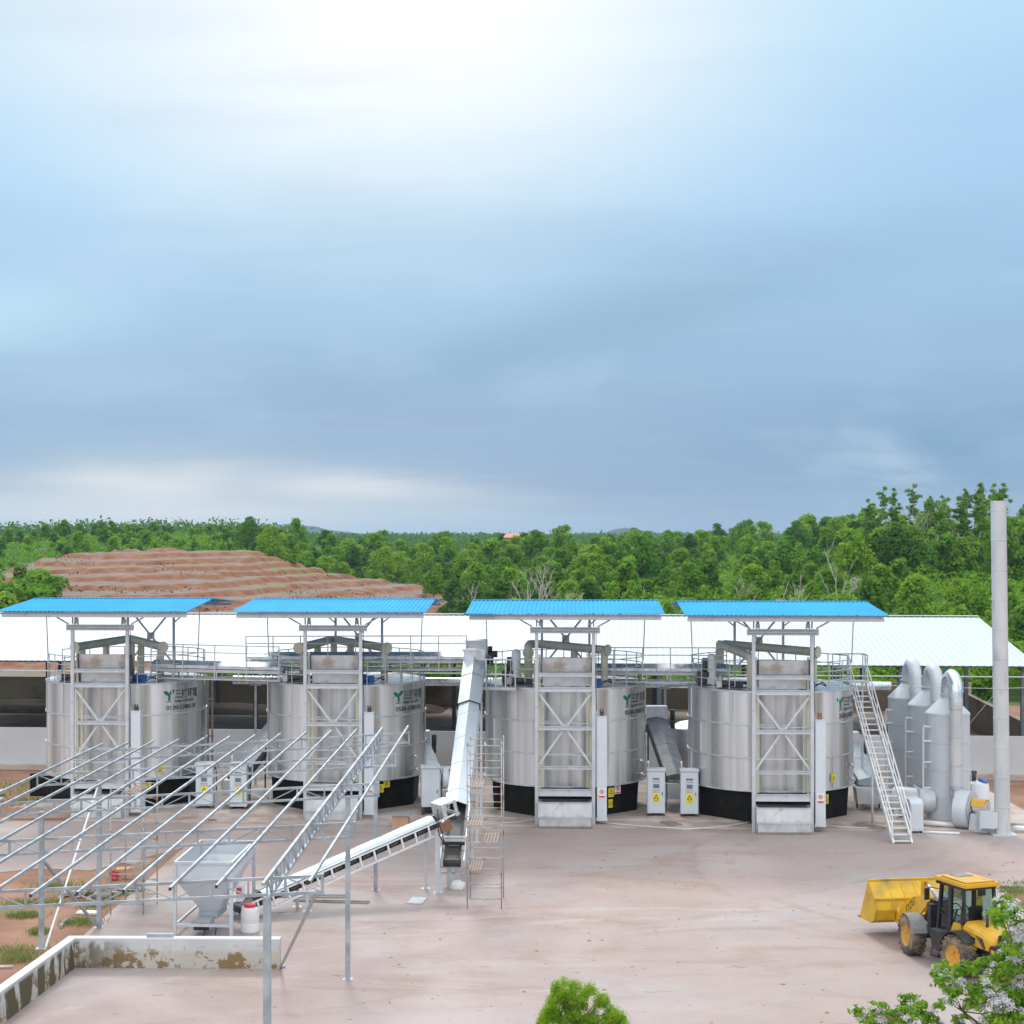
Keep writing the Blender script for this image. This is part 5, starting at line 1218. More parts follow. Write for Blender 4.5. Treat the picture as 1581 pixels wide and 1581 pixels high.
p = gnd(171, 1412); scaffold('rusty scaffold tower standing inside the unfinished roof frame', p, R(-3), 1.08, 1.7, 3, 1.36, ((.35,3.95,.45),(.5,2.9,.5),(.6,1.5,.4),(.6,.35,.4)))

# ------------------------------------------------------------------ small things lying about
p = gnd(618, 1279); t = thing('carton', 'brown cardboard box under a grey sheet on a pallet', 'box', (p.x, p.y+.35, 0), R(-3))
mb = MB(); mb.box((0,0,.30), (.68,.55,.42)); mb.build('box_body', 'cardboard', t, bevel=.01)
mb = MB(); mb.box((0,0,.05), (.72,.6,.09)); mb.build('pallet', 'wood', t)
mb = MB(); mb.box((0,0,.525), (.82,.66,.03)); mb.build('cover_sheet', 'sheet_steel', t)
def sack(label, c, s, seed):
    bm = bmesh.new(); bmesh.ops.create_icosphere(bm, subdivisions=3, radius=1); rr = np.random.default_rng(seed)
    for v in bm.verts:
        n = vn(v.co.x*3+20, v.co.y*3+v.co.z*2+20, .7, seed); v.co = Vector((v.co.x*s[0], v.co.y*s[1], v.co.z*s[2]))*(0.8+.4*float(n)); v.co.z = max(v.co.z, -s[2]*.5)
    me = bpy.data.meshes.new('sack'); bm.to_mesh(me); bm.free(); me.materials.append(MATS['sack']); me.polygons.foreach_set('use_smooth', [True]*len(me.polygons))
    o = bpy.data.objects.new('sack', me); col.objects.link(o); o.location = (c.x, c.y, s[2]*.5*.95); tag(o, label, 'sack')
sack('white sack lying at the foot of the tall conveyor', gnd(706,1374), (.28,.2,.24), 3)
def plate(name, label, px, py, sx, sy, rz, material, h=.03, cat='plate', z=.014):
    mb = MB(); mb.box((0,0,h/2), (sx,sy,h)); p = gnd(px, py); return single(mb, name, material, label, cat, (p.x, p.y, z), rz)
plate('steel_plate', 'grey steel plate lying flat left of the feed conveyor post', 644, 1392, .52, .95, -.15, 'sheet_steel')
def rods(label, px, py, n, Ln, rz, material, spread=.06, z=.014, group='bundles of bars and planks on the ground'):
    mb = MB(); rr = random.Random(int(px))
    for k in range(n):
        a = rr.uniform(-.04, .04); c = Vector((0, (k-n/2)*spread, .03+.03*(k % 2))); d = Vector((math.cos(a), math.sin(a), 0))*(Ln/2); mb.bar(c-d, c+d, .035)
    p = gnd(px, py); return single(mb, 'bar_bundle', material, label, 'bars', (p.x, p.y, z), rz, group)
rods('bars laid across the kerb in front of the control cabinet pair', 1034, 1276, 5, 1.0, R(115), 'rod_steel', .13, .1)
rods('bars laid across the kerb just left of the white staircase', 1343, 1281, 6, 1.5, R(130), 'rod_steel', .12, .1)
rods('bars laid in front of the grey cabinet pair behind the roof frame', 350, 1268, 5, 2.2, R(160), 'rod_steel', .08)
rods('long bars lying in front of the second tank behind the roof frame', 405, 1269, 7, 2.6, R(2), 'rod_steel', .06)
rods('brown planks stacked right of the first skip bucket', 277, 1264, 6, 1.1, R(25), 'wood', .12)
rods('long grey steel tubes lying behind the feed conveyor foot', 452, 1385, 4, 3.6, R(-1), 'zinc', .09)
rods('thin bars on the ground behind the right frame column', 512, 1393, 3, 2.6, R(-6), 'rod_steel', .10)
plate('brick', 'orange brick among the bars before the grey cabinets', 328, 1270, .35, .2, .1, 'rust', .12, 'brick')
plate('wood_board', 'orange-brown board lying under the scaffold tower', 755, 1270, .9, .3, .3, 'wood', .03, 'board')
mb = MB(); mb.lathe([(0,0),(.14,0),(.18,.30),(.165,.30),(.13,.02),(0,.02)], n=20); p = gnd(176, 1358); single(mb, 'bucket', 'red_plastic', 'small red bucket on the dirt beside the scaffold', 'bucket', (p.x, p.y, .0))
plate('cardboard_sheet', 'brown cardboard piece on the dirt behind the left scaffold', 193, 1355, .6, .5, .2, 'cardboard', .35, 'cardboard', 0)
plate('foil_sheet', 'crumpled bright metal sheet under the left scaffold', 212, 1331, .9, .45, .4, 'galv_bright', .05, 'sheet', 0)
plate('white_board', 'white board lying in the rubble left of the slab edge', 137, 1410, .75, .35, -.1, 'white_sign', .06, 'board', 0)
plate('white_board', 'small white board sticking out of the rubble beside the left column', 148, 1398, .6, .16, -.3, 'white_sign', .06, 'board', 0)
pipe_thing('corrugated_hose', 'grey ribbed hose lying in the dirt near the low wall', 'hose', [gnd(94,1433)+Vector((0,0,.05)), gnd(98,1427)+Vector((0,0,.08)), gnd(106,1423)+Vector((0,0,.08)), gnd(113,1424)+Vector((0,0,.05))], .05, 'stone')
pipe_thing('concrete_pipe', 'white pipe end lying left of the black wall wing, upper', 'pipe', [gnd(-12,1230)+Vector((0,0,.15)), gnd(8,1228)+Vector((0,0,.15))], .15, 'white_sign', 'white pipes left of the first tank')
pipe_thing('concrete_pipe', 'white pipe end lying left of the black wall wing, lower', 'pipe', [gnd(-12,1241)+Vector((0,0,.13)), gnd(4,1239)+Vector((0,0,.13))], .13, 'white_sign', 'white pipes left of the first tank')
pipe_thing('marker_cane', 'thin bamboo cane lying by the low wall on the left', 'cane', [gnd(-20,1495)+Vector((0,0,.04)), gnd(20,1494)+Vector((0,0,.04))], .035, 'sack')
mb = MB(); rr = random.Random(5)
for k in range(40):
    mb.box((rr.uniform(-.9,.9), rr.uniform(-.7,.7), rr.uniform(.0,.22)), (rr.uniform(.1,.5), rr.uniform(.04,.2), rr.uniform(.03,.12)), m=Matrix.Rotation(rr.uniform(0,6), 3, 'Z') @ Matrix.Rotation(rr.uniform(-.6,.6), 3, 'X'))
p = gnd(138, 1385); o = single(mb, 'rubble_pile', 'stone', 'pile of rubble and scrap beside the left frame column', 'rubble', (p.x, p.y, 0))
mb = MB(); mb.prism([(0,0,0),(3.6,.2,0),(3.9,2.6,0),(.8,2.4,0)], (0,0,.5)); p = gnd(16, 1263); single(mb, 'concrete_ramp', 'plinth_concrete', 'pale concrete block at the left end of the plinth', 'block', (p.x, p.y, -.05))

# houses far away
def house(name, label, px, py_top, py_eave, Y_, wpx, wallm, roofm, zb):
    x = (px-CX)*Y_/F; zt_ = H-(py_top-HOR)*Y_/F; ze = H-(py_eave-HOR)*Y_/F; w_ = wpx*Y_/F
    t = thing(name, label, 'house', (x, Y_, zb))
    mb = MB(); mb.box((0,0,(ze-zb)/2), (w_*.92,6,ze-zb)); wl = mb.build('wall', wallm, t)
    mb = MB(); 
    for k in range(3): mb.box((w_*.26*(k-1),-3.02,(ze-zb)*.72), (w_*.12,.08,(ze-zb)*.22))
    mb.build('window', 'dark_metal', wl)
    mb = MB(); h = zt_-ze; mb.prism([(-w_/2,-3.4,ze-zb),(w_/2,-3.4,ze-zb),(w_*.38,0,ze-zb+h),(-w_*.38,0,ze-zb+h)], (0,.01,0)) if False else mb.add([(-w_/2,-3.5,ze-zb),(w_/2,-3.5,ze-zb),(w_/2,3.5,ze-zb),(-w_/2,3.5,ze-zb),(-w_*.4,0,zt_-zb),(w_*.4,0,zt_-zb)], [(0,1,5,4),(1,2,5),(2,3,4,5),(3,0,4),(3,2,1,0)])
    mb.build('roof', roofm, t)
house('farm_house', 'distant house with a salmon-red roof above the treetops', 795, 823.5, 830, 330, 36, 'house_wall', 'house_roof', 5.0)
house('farm_house', 'tiny white house on the horizon among dark trees', 1046, 826, 829, 900, 16, 'white_sign', 'stone', 4.0)
house('farm_building', 'tiny building with a blue roof on the horizon', 1066, 823.5, 829, 900, 20, 'white_sign', 'blue_sheet', 4.0)
# ------------------------------------------------------------------ wheel loader (local x forward, y left)
LO = thing('wheel_loader', 'yellow wheel loader with a black-framed cab parked in the open yard', 'wheel loader', (12.80,48.55,.012), R(90+15))
MF = Matrix.Translation((.12,.04,0)) @ Matrix.Rotation(R(-6), 4, 'Z'); MRr = Matrix.Rotation(R(6), 4, 'Z')
def lb(mb, name, material, mtx, bevel=0.0, parent=None):
    mb.v = [tuple(mtx @ Vector(p)) for p in mb.v]
    return mb.build(name, material, parent or LO, bevel)
def wheel(c, mtx, side, steer=0.0):
    r, hw = .585, .215
    mb = MB(); prof = [(.14,hw*.55),(.30,hw*.62),(.335,hw*.95),(.335,hw*.98),(.315,hw*.7),(.315,-hw*.7),(.335,-hw*.98),(.335,-hw*.95),(.30,-hw*.62),(.14,-hw*.55),(0,-hw*.55)]
    mb.lathe([(0,hw*.35),(.13,hw*.35)]+prof, c, 28, axis='Y')
    for k in range(8): a = k*math.pi/4; q = Vector(c)+Vector((.20*math.cos(a), side*hw*.60, .20*math.sin(a))); mb.cyl(q, q+Vector((0,side*.03,0)), .018, 6)
    rim = lb(mb, 'wheel', 'loader_rim', mtx)
    mb = MB(); mb.lathe([(.33,hw*.93),(.37,hw*1.02),(.46,hw*1.06),(.53,hw*.98),(.555,hw*.8),(.56,0),(.555,-hw*.8),(.53,-hw*.98),(.46,-hw*1.06),(.37,-hw*1.02),(.33,-hw*.93)], c, 48, axis='Y')
    n = 20
    for k in range(n):
        for s in (-1, 1):
            a = 2*math.pi*(k+(.5 if s > 0 else 0))/n
            for q in range(3):
                aa = a+q*.055; y0 = s*hw*(.02+.33*q)
                M3 = Matrix.Rotation(-aa, 3, 'Y'); cc = Vector(c)+Vector((math.cos(aa)*.568, y0+s*hw*.16, math.sin(aa)*.568)); mb.box(cc, (.045,hw*.36,.075), m=M3)
    lb(mb, 'tyre', 'tyre_rubber', mtx, parent=rim)
RW = .585
for s in (-1, 1):
    wheel((1.15, s*.76, RW), MF, s); wheel((-1.20, s*.76, RW), MRr, s)
mb = MB(); mb.box((1.15,0,RW), (.22,1.3,.2)); lb(mb, 'axle', 'loader_black', MF)
mb = MB(); mb.box((-1.2,0,RW), (.22,1.3,.2)); lb(mb, 'axle', 'loader_black', MRr)
# front frame and tower
mb = MB(); mb.box((.85,0,.72), (1.5,.66,.42)); mb.box((.1,0,.7), (.4,.3,.6)); lb(mb, 'front_frame', 'loader_black', MF, .02)
mb = MB()
for s in (-1, 1): mb.prism([(x, s*.34-.03, z) for x, z in ((.35,.9),(1.25,.9),(1.15,1.15),(.72,1.72),(.48,1.72))], (0,.06,0))
mb.box((.58,0,1.3), (.3,.6,.8)); mb.box((.46,.40,1.15), (.24,.26,.95)); lb(mb, 'lift_tower', 'loader_black', MF, .012)
# arms with lettering
arm = [(.52,1.68),(.62,1.50),(1.3,1.02),(1.75,.66),(2.55,.50),(2.80,.58),(2.78,.84),(2.30,1.22),(1.70,1.56),(1.15,1.72),(.70,1.84)]
for s in (-1, 1):
    mb = MB(); mb.prism([(x, s*.52-.035, z) for x, z in arm], (0,.07,0)); ar = lb(mb, 'lift_arm', 'loader_yellow', MF, .012)
    if s > 0:
        mb = MB(); ca, sa = math.cos(R(32)), math.sin(R(32))
        mb.text('SYZG', .34, lambda x, y: (2.14-x*ca, .559, .96+x*sa+y))
        mb.v = [tuple(p) for p in mb.v]
        # lettering reads left to right seen from the left side: forward end first
        lb(mb, 'lettering', 'letter_brown', MF, parent=ar)
mb = MB(); mb.cyl((1.55,-.52,1.0), (1.55,.52,1.0), .085, 14); mb.box((1.5,0,1.0), (.3,.96,.22)); lb(mb, 'cross_tube', 'loader_yellow', MF)
mb = MB(); mb.prism([(x, -.10, z) for x, z in ((1.75,.88),(1.97,.80),(2.11,1.3),(2.09,1.98),(1.97,2.0),(1.87,1.4))], (0,.20,0)); lb(mb, 'rocker', 'loader_yellow', MF, .012)
mb = MB(); mb.cyl((.62,0,1.55), (1.35,0,1.78), .085, 12); lb(mb, 'tilt_cylinder', 'cap_grey', MF)
mb = MB(); mb.cyl((1.35,0,1.78), (2.02,0,1.93), .045, 10); lb(mb, 'cylinder_rod', 'chrome', MF)
for s in (-1, 1):
    mb = MB(); mb.cyl((.55,s*.42,.85), (1.25,s*.42,1.0), .065, 12); lb(mb, 'lift_cylinder', 'fender_grey', MF)
    mb = MB(); mb.lathe([(.66,-.24),(.66,.22),(.63,.22),(.63,-.24)], (1.15, s*.76, RW), 10, R(40), R(150), axis='Y') if False else None
    n = 8; vs = []
    for yy in (-.23, .23):
        for rr in (.61, .63):
            for k in range(n+1): a = R(15)+R(105)*k/n; vs.append((1.15-math.cos(a)*rr, s*.76+yy, RW+math.sin(a)*rr))
    q = n+1; mb.add(vs, [f for k in range(n) for f in ((k, k+1, q+k+1, q+k), (2*q+k+1, 2*q+k, 3*q+k, 3*q+k+1), (k+1, k, 2*q+k, 2*q+k+1), (q+k, q+k+1, 3*q+k+1, 3*q+k))]+[(0, q, 3*q, 2*q), (n, 2*q+n, 3*q+n, q+n)])
    fd = lb(mb, 'front_fender', 'fender_grey', MF)
# bucket
BX = .62
MB_ = MF @ Matrix.Translation((0,0,.20))
outp = [(2.86,1.50),(2.34,1.06),(2.24,.72),(2.36,.40),(2.66,.25),(3.55,.22)]; inn = [(3.55,.26),(2.68,.30),(2.42,.44),(2.30,.72),(2.39,1.03),(2.88,1.45)]
bw = 1.20
mb = MB(); mb.prism([(x+BX, -bw, z) for x, z in outp+inn], (0,2*bw,0)); bk = lb(mb, 'bucket', 'bucket_yellow', MB_)
mb = MB()
for s in (-1, 1): mb.prism([(x+BX, s*bw-.02, z) for x, z in [(2.90,1.52)]+outp[1:]+[(3.62,.24),(3.45,.5)]], (0,.04,0)); lb(mb, 'bucket_side', 'bucket_yellow', MB_, parent=bk); mb = MB()
mb = MB()
for y in (-.62, -.2, .2, .62): mb.prism([(x+BX, y-.025, z) for x, z in ((2.78,1.46),(2.30,1.06),(2.19,.70),(2.30,.40),(2.42,.40),(2.30,.72),(2.40,1.06))], (0,.05,0))
mb.bar((2.86+BX,-bw,1.52), (2.86+BX,bw,1.52), .07, .05); mb.bar((2.30+BX,-bw,1.05), (2.30+BX,bw,1.05), .05, .05); lb(mb, 'bucket_rib', 'bucket_yellow', MB_, parent=bk)
mb = MB(); mb.bar((3.5+BX,-bw-.02,.235), (3.78+BX,-bw-.02+0,.235), .03) if False else mb.box((3.62+BX,0,.235), (.26,2*bw+.06,.035)); lb(mb, 'cutting_edge', 'rust', MB_, parent=bk)
mb = MB()
for s in (-1, 1): mb.prism([(x, s*.52-.05, z) for x, z in ((2.5,.5),(3.0,.55),(2.96,1.05),(2.62,.8))], (0,.10,0))
mb.prism([(x, -.08, z) for x, z in ((1.55,.80),(2.9,.86),(2.9,1.0),(1.6,.98))], (0,.16,0)); lb(mb, 'bucket_link', 'loader_yellow', MF)
# rear frame, steps, fenders
mb = MB(); mb.box((-1.2,0,.74), (2.4,.72,.40)); mb.box((-.15,0,.75), (.5,.4,.5)); lb(mb, 'rear_frame', 'loader_black', MRr, .02)
mb = MB()
for s in (-1, 1):
    mb.prism([(x, s*.66-.20, z) for x, z in ((-.05,.55),(-.42,.50),(-.60,.95),(-.50,1.10),(.10,1.08))], (0,.40,0))
    mb.box((-.2,s*.86,.36), (.42,.10,.03)); mb.bar((-.38,s*.86,.36), (-.38,s*.82,.62), .03); mb.bar((-.02,s*.86,.36), (-.02,s*.82,.62), .03); lb(mb, 'step_box', 'loader_black', MRr, .012); mb = MB()
for s in (-1, 1):
    n = 8; vs = []; mb = MB()
    for yy in (-.26, .20):
        for rr in (.66, .70):
            for k in range(n+1): a = R(18)+R(120)*k/n; vs.append((-1.2+math.cos(a)*rr, s*.76+s*yy, RW+math.sin(a)*rr))
    q = n+1; mb.add(vs, [f for k in range(n) for f in ((k, k+1, q+k+1, q+k), (2*q+k+1, 2*q+k, 3*q+k, 3*q+k+1), (k+1, k, 2*q+k, 2*q+k+1), (q+k, q+k+1, 3*q+k+1, 3*q+k))]+[(0, q, 3*q, 2*q), (n, 2*q+n, 3*q+n, q+n)])
    lb(mb, 'rear_fender', 'loader_black', MRr)
# cab
cx0, cx1, cy_, z0, z1 = -1.12, .10, .54, 1.04, 2.42
mb = MB()
for x, xt in ((cx0, cx0+.06), (cx1, cx1-.12), (-.48, -.46)):
    for s in (-1, 1):
        if x == -.48 and s < 0: continue
        mb.bar((x, s*cy_, z0), (xt, s*(cy_-.04), z1), .085 if x != -.48 else .16, .09)
for s in (-1, 1): mb.bar((cx0, s*cy_, z0), (cx1, s*cy_, z0), .07); mb.bar((cx0+.06, s*(cy_-.04), z1-.03), (cx1-.12, s*(cy_-.04), z1-.03), .08)
mb.bar((cx0+.06, -cy_, z1-.03), (cx0+.06, cy_, z1-.03), .08); mb.bar((cx1-.12, -cy_, z1-.03), (cx1-.12, cy_, z1-.03), .08); mb.bar((cx0, -cy_, z0+.34), (cx0, cy_, z0+.34), .07); mb.bar((cx1, -cy_, z0), (cx1, cy_, z0), .08)
mb.box(((cx0+cx1)/2,0,z0-.02), (cx1-cx0,2*cy_-.04,.06)); mb.bar((-.42,cy_,z0+.62), (cx1-.08,cy_,z0+.62), .03); mb.bar((-.3,cy_+.03,z0+.42), (-.02,cy_+.03,z0+.52), .03)
cb = lb(mb, 'cab_frame', 'loader_black', MRr, .008)
mb = MB()
mb.add([(-.52,cy_-.01,z0+.1),(cx1-.03,cy_-.01,z0+.1),(cx1-.13,cy_-.04,z1-.05),(-.50,cy_-.04,z1-.05)], [(0,1,2,3)])
mb.add([(cx0+.02,cy_-.01,z0+.35),(-.55,cy_-.01,z0+.35),(-.52,cy_-.04,z1-.05),(cx0+.07,cy_-.04,z1-.05)], [(0,1,2,3)])
mb.add([(cx0+.02,-cy_+.01,z0+.1),(cx1-.03,-cy_+.01,z0+.1),(cx1-.13,-cy_+.04,z1-.05),(cx0+.07,-cy_+.04,z1-.05)], [(0,1,2,3)])
mb.add([(cx0+.0,-cy_,z0+.36),(cx0+.0,cy_,z0+.36),(cx0+.06,cy_-.05,z1-.05),(cx0+.06,-cy_+.05,z1-.05)], [(0,1,2,3)])
mb.add([(cx1,-cy_,z0+.05),(cx1,cy_,z0+.05),(cx1-.12,cy_-.05,z1-.05),(cx1-.12,-cy_+.05,z1-.05)], [(0,1,2,3)])
lb(mb, 'window', 'cab_glass', MRr, parent=cb)
mb = MB(); mb.box((-.50,0,2.50), (1.52,1.20,.12)); mb.box((-.56,0,2.565), (1.2,1.02,.05)); rf = lb(mb, 'cab_roof', 'loader_yellow', MRr, .035)
mb = MB(); mb.box((-.18,-.05,2.60), (.42,.52,.02)); lb(mb, 'roof_vent', 'fender_grey', MRr, parent=rf)
mb = MB(); mb.box((-.66,0,1.30), (.46,.46,.14)); mb.box((-.88,0,1.58), (.12,.44,.55)); lb(mb, 'seat', 'dark_metal', MRr, .03, cb)
mb = MB(); 
pts = [Vector((-.22+.19*math.cos(a)*.6, .19*math.sin(a), 1.62+.19*math.cos(a)*.8)) for a in [2*math.pi*k/20 for k in range(21)]]
mb.tube(pts, .018, 6); mb.cyl((-.22,0,1.62), (-.02,0,1.15), .03, 8); mb.bar((-.22,-.18,1.62), (-.22,.18,1.62), .02); lb(mb, 'steering_wheel', 'loader_black', MRr, 0, cb)
for s in (-1, 1):
    mb = MB(); mb.bar((cx1-.05, s*cy_, 2.2), (cx1+.18, s*(cy_+.22), 2.22), .025); mb.box((cx1+.19, s*(cy_+.25), 2.02), (.04,.17,.34)); lb(mb, 'mirror', 'loader_black', MRr, .01)
    mb = MB(); mb.cyl((cx1-.02, s*.5, 2.40), (cx1+.09, s*.5, 2.38), .06, 10); lb(mb, 'work_lamp', 'loader_black', MRr)
# hood
mb = MB()
sec = lambda x, zt_, wy: [(x, -wy, .92), (x, -wy, zt_-.14), (x, -wy+.12, zt_), (x, wy-.12, zt_), (x, wy, zt_-.14), (x, wy, .92)]
ss = [sec(cx0-.02,1.52,.60), sec(-1.5,1.50,.60), sec(-2.15,1.40,.58), sec(-2.45,1.28,.54)]
vs = [p for s_ in ss for p in s_]; fs = [(6*i+j, 6*i+(j+1) % 6, 6*i+6+(j+1) % 6, 6*i+6+j) for i in range(3) for j in range(6)]+[tuple(range(6)), tuple(range(18, 24))]
mb.add(vs, fs); hd_ = lb(mb, 'hood', 'loader_yellow', MRr, .03)
mb = MB(); mb.prism([(x, -.595, z) for x, z in ((.05,.92),(-1.15,.92),(-1.15,1.40),(-.68,1.40),(-.52,1.08),(.05,1.06))], (0,1.19,0)); lb(mb, 'body_side', 'loader_yellow', MRr, .02)
for s in (-1, 1):
    mb = MB(); mb.prism([(x, s*.598, z) for x, z in ((-1.72,1.26),(-2.02,1.22),(-2.16,.98),(-2.08,.94))], (0,s*.008,0)); gr = lb(mb, 'grille', 'loader_black', MRr, 0, hd_)
    mb = MB()
    for k in range(5): mb.bar((-1.80-.06*k, s*.61, 1.22-.055*k), (-1.96-.04*k, s*.61, 1.20-.055*k), .012, .012)
    lb(mb, 'grille_slat', 'fender_grey', MRr, 0, hd_)
mb = MB(); mb.lathe([(0,1.80),(.12,1.80),(.165,1.74),(.165,1.66),(.15,1.64),(.15,1.66),(.12,1.6),(.11,1.48),(0,1.48)], (-1.32,-.12,0), 20); lb(mb, 'air_cleaner', 'cap_grey', MRr, 0, hd_)
mb = MB(); mb.cyl((-1.75,.22,1.44), (-1.75,.22,1.95), .045, 10); lb(mb, 'exhaust_stack', 'dark_metal', MRr, 0, hd_)
mb = MB(); mb.box((-2.52,0,.85), (.28,1.35,.55)); mb.box((-2.30,0,.72), (.4,1.2,.3)); lb(mb, 'counterweight', 'loader_black', MRr, .05)
mb = MB(); mb.box((-2.50,0,1.25), (.10,.8,.30)); lb(mb, 'radiator_grille', 'loader_black', MRr, .02)
for s in (-1, 1):
    mb = MB(); mb.box((-2.67,s*.52,.98), (.03,.18,.09)); lb(mb, 'tail_lamp', 'lamp_red', MRr)
    mb = MB(); mb.box((-2.60,s*.69,1.0), (.10,.03,.09)); lb(mb, 'indicator', 'lamp_amber', MRr)
mb = MB(); mb.tube([(-.05,.3,1.0),(.15,.34,1.15),(.4,.3,1.05)], .03, 6); mb.tube([(-.05,-.25,1.0),(.15,-.3,1.12),(.4,-.28,1.05)], .03, 6); lb(mb, 'hose', 'loader_black', MF)

mb = MB()
for y in (-.16, -.06, .06, .16): mb.tube([(.60,y,1.62),(.30,y*1.3,1.55),(.18,y*1.5,1.2),(.25,y,1.0)], .022, 6)
lb(mb, 'hydraulic_hose', 'loader_black', MF)
for s in (-1, 1):
    mb = MB(); mb.prism([(x, s*.600, z) for x, z in ((-1.22,1.12),(-1.70,1.10),(-1.72,1.18),(-1.22,1.20))], (0,s*.004,0)); lb(mb, 'stripe', 'loader_black', MRr, 0, hd_)
    mb = MB(); mb.tube([(cx0+.02, s*(cy_+.04), 1.25),(cx0+.02, s*(cy_+.09), 1.5),(cx0+.05, s*(cy_+.04), 1.9)], .018, 6); lb(mb, 'grab_rail', 'loader_black', MRr, 0, cb)

# ------------------------------------------------------------------ vegetation
def leafcloud(clumps, n, size, up=.35, shell=.55, aspect=.6, seed=0, droop=0.0):
    """leaf-sized four-sided blades spread through several clumps; returns vertices and faces"""
    r = np.random.default_rng(seed); C = np.array([c for c, _ in clumps], float); RR = np.array([q for _, q in clumps], float)
    wgt = RR[:, 0]*RR[:, 1]*RR[:, 2]; wgt = wgt**.67; idx = r.choice(len(C), n, p=wgt/wgt.sum())
    d = r.normal(size=(n, 3)); d /= np.linalg.norm(d, axis=1, keepdims=True); d[:, 2] = np.where(d[:, 2] < -.35, -d[:, 2], d[:, 2])
    rad = shell+(1.05-shell)*r.random(n)**.6; rad = np.where(r.random(n) < .14, rad*r.uniform(1.05, 1.45, n), rad)
    P = C[idx]+d*RR[idx]*rad[:, None]
    nrm = d+np.array([0, 0, up])+r.normal(size=(n, 3))*.55; nrm /= np.linalg.norm(nrm, axis=1, keepdims=True)
    t = r.normal(size=(n, 3))+np.array([0, 0, -droop]); t -= nrm*(t*nrm).sum(1, keepdims=True); t /= np.linalg.norm(t, axis=1, keepdims=True)
    b_ = np.cross(nrm, t); s = size*(.6+.8*r.random(n))[:, None]
    V = np.stack([P-t*s, P-b_*s*aspect+nrm*s*.12, P+t*s, P+b_*s*aspect+nrm*s*.12], 1).reshape(-1, 3)
    return V, np.arange(n*4).reshape(n, 4)
def dome(rr, w_, h, z0, k, cl=.45, top=1.0):
    out = []
    for q in range(k):
        a = rr.uniform(0, 2*math.pi); f = rr.random(); z = z0+h*f; lim = w_*math.sqrt(max(.05, 1-(f*top)**2))
        rad = lim*math.sqrt(rr.random())*.85; s = w_*cl*rr.uniform(.7, 1.25)
        out.append(((rad*math.cos(a), rad*math.sin(a), z), (s, s, s*rr.uniform(.7, 1.0))))
    out.append(((0, 0, z0+h), (w_*cl, w_*cl, w_*cl*.8))); return out
def trunk_mb(h, r, rr, limbs=5, spread=1.2, lean=.1):
    mb = MB(); p = [Vector((0,0,-.5))]
    for k in range(1, 6): p.append(Vector((rr.uniform(-1,1)*lean*k*.4, rr.uniform(-1,1)*lean*k*.4, h*k/5)))
    mb.tube(p, r, 7, True, r*.35)
    for q in range(limbs):
        f = rr.uniform(.4, .92); b0 = p[0].lerp(p[-1], f); a = rr.uniform(0, 6.28); l_ = spread*rr.uniform(.6, 1.1)
        b1 = b0+Vector((math.cos(a)*l_*.5, math.sin(a)*l_*.5, l_*.35)); b2 = b0+Vector((math.cos(a)*l_, math.sin(a)*l_, l_*.95)); mb.tube([b0, b1, b2], r*.4, 5, True, r*.12)
    return mb
PROTO = {}
def make_proto(key, name, label, cat, group, h, w_, leafm, n, size, k, barkm, z0f=.3, cl=.45, trunk_h=None, up=.35, droop=0., shell=.55, r=.12, limbs=5, custom=None, top=.95):
    rr = random.Random(hash(key) % 9999 if False else sum(ord(c) for c in key)*7)
    t = thing(name, label, cat, (0,0,-500), 0, group)
    mb = trunk_mb(trunk_h or h*.75, r, rr, limbs, w_*.8); mb.build('trunk', barkm, t)
    cl_ = custom(rr) if custom else dome(rr, w_, h*(1-z0f)*.86, h*z0f, k, cl, top)
    V, Fc = leafcloud(cl_, n, size, up, shell, .62, rr.randint(0, 9999), droop); npmesh('crown', V, Fc, leafm, t)
    PROTO[key] = (t, h)
def place(key, x, y, z, s=1.0, label=None, first=set()):
    t, h = PROTO[key]
    if key not in first: o = t; first.add(key)
    else:
        o = t.copy(); col.objects.link(o)
        for ch in t.children: c = ch.copy(); col.objects.link(c); c.parent = o
    o.location = (x, y, z-.1); o.rotation_euler = (0,0,random.uniform(0, 6.28)); o.scale = (s*random.uniform(.9,1.15), s*random.uniform(.9,1.15), s*random.uniform(.9,1.12))
    if label: o['label'] = label
    return o
G1 = 'leafy trees on the slopes behind the shed'
def bam(rr):          # clump of upright feathery domes
    out = []
    for q in range(7):
        a = rr.uniform(0, 6.28); d = rr.uniform(0, 1.35); h = rr.uniform(3.4, 6.0)-d*.5; x, y = d*math.cos(a), d*math.sin(a)
        out += [((x, y, h*.35), (.75,.75,h*.33)), ((x+.1, y, h*.72), (.62,.62,h*.24)), ((x, y, h*.92), (.40,.40,.45))]
    return out
def euc(rr):          # tall thin tree, tufts near the top
    out = []
    for q in range(34):
        f = rr.uniform(.38, 1.0); a = rr.uniform(0, 6.28); d = rr.uniform(.0, 1.5)*(1.25-f*.8); s = rr.uniform(.26, .55)
        out.append(((d*math.cos(a), d*math.sin(a), 9.5*f), (s, s, s*.75)))
    out.append(((0,0,9.7), (.32,.32,.4))); return out
def cone(rr):
    out = []
    for q in range(8):
        f = q/7; out += [((rr.uniform(-.3,.3)*(1-f)*2, rr.uniform(-.3,.3)*(1-f)*2, .8+5.2*f), (1.4*(1-f*.8)+.25,)*2+(.8,))]
    return out
make_proto('oakA', 'broadleaf_tree', 'round-crowned mid green tree in the wood behind the shed', 'tree', G1, 6.5, 2.3, 'leaf_mid', 2800, .19, 20, 'bark', cl=.38, shell=.4)
make_proto('oakB', 'broadleaf_tree', 'round-crowned mid green tree in the wood behind the shed', 'tree', G1, 7.5, 2.7, 'leaf_bright', 3200, .20, 24, 'bark', z0f=.22, cl=.36, shell=.4)
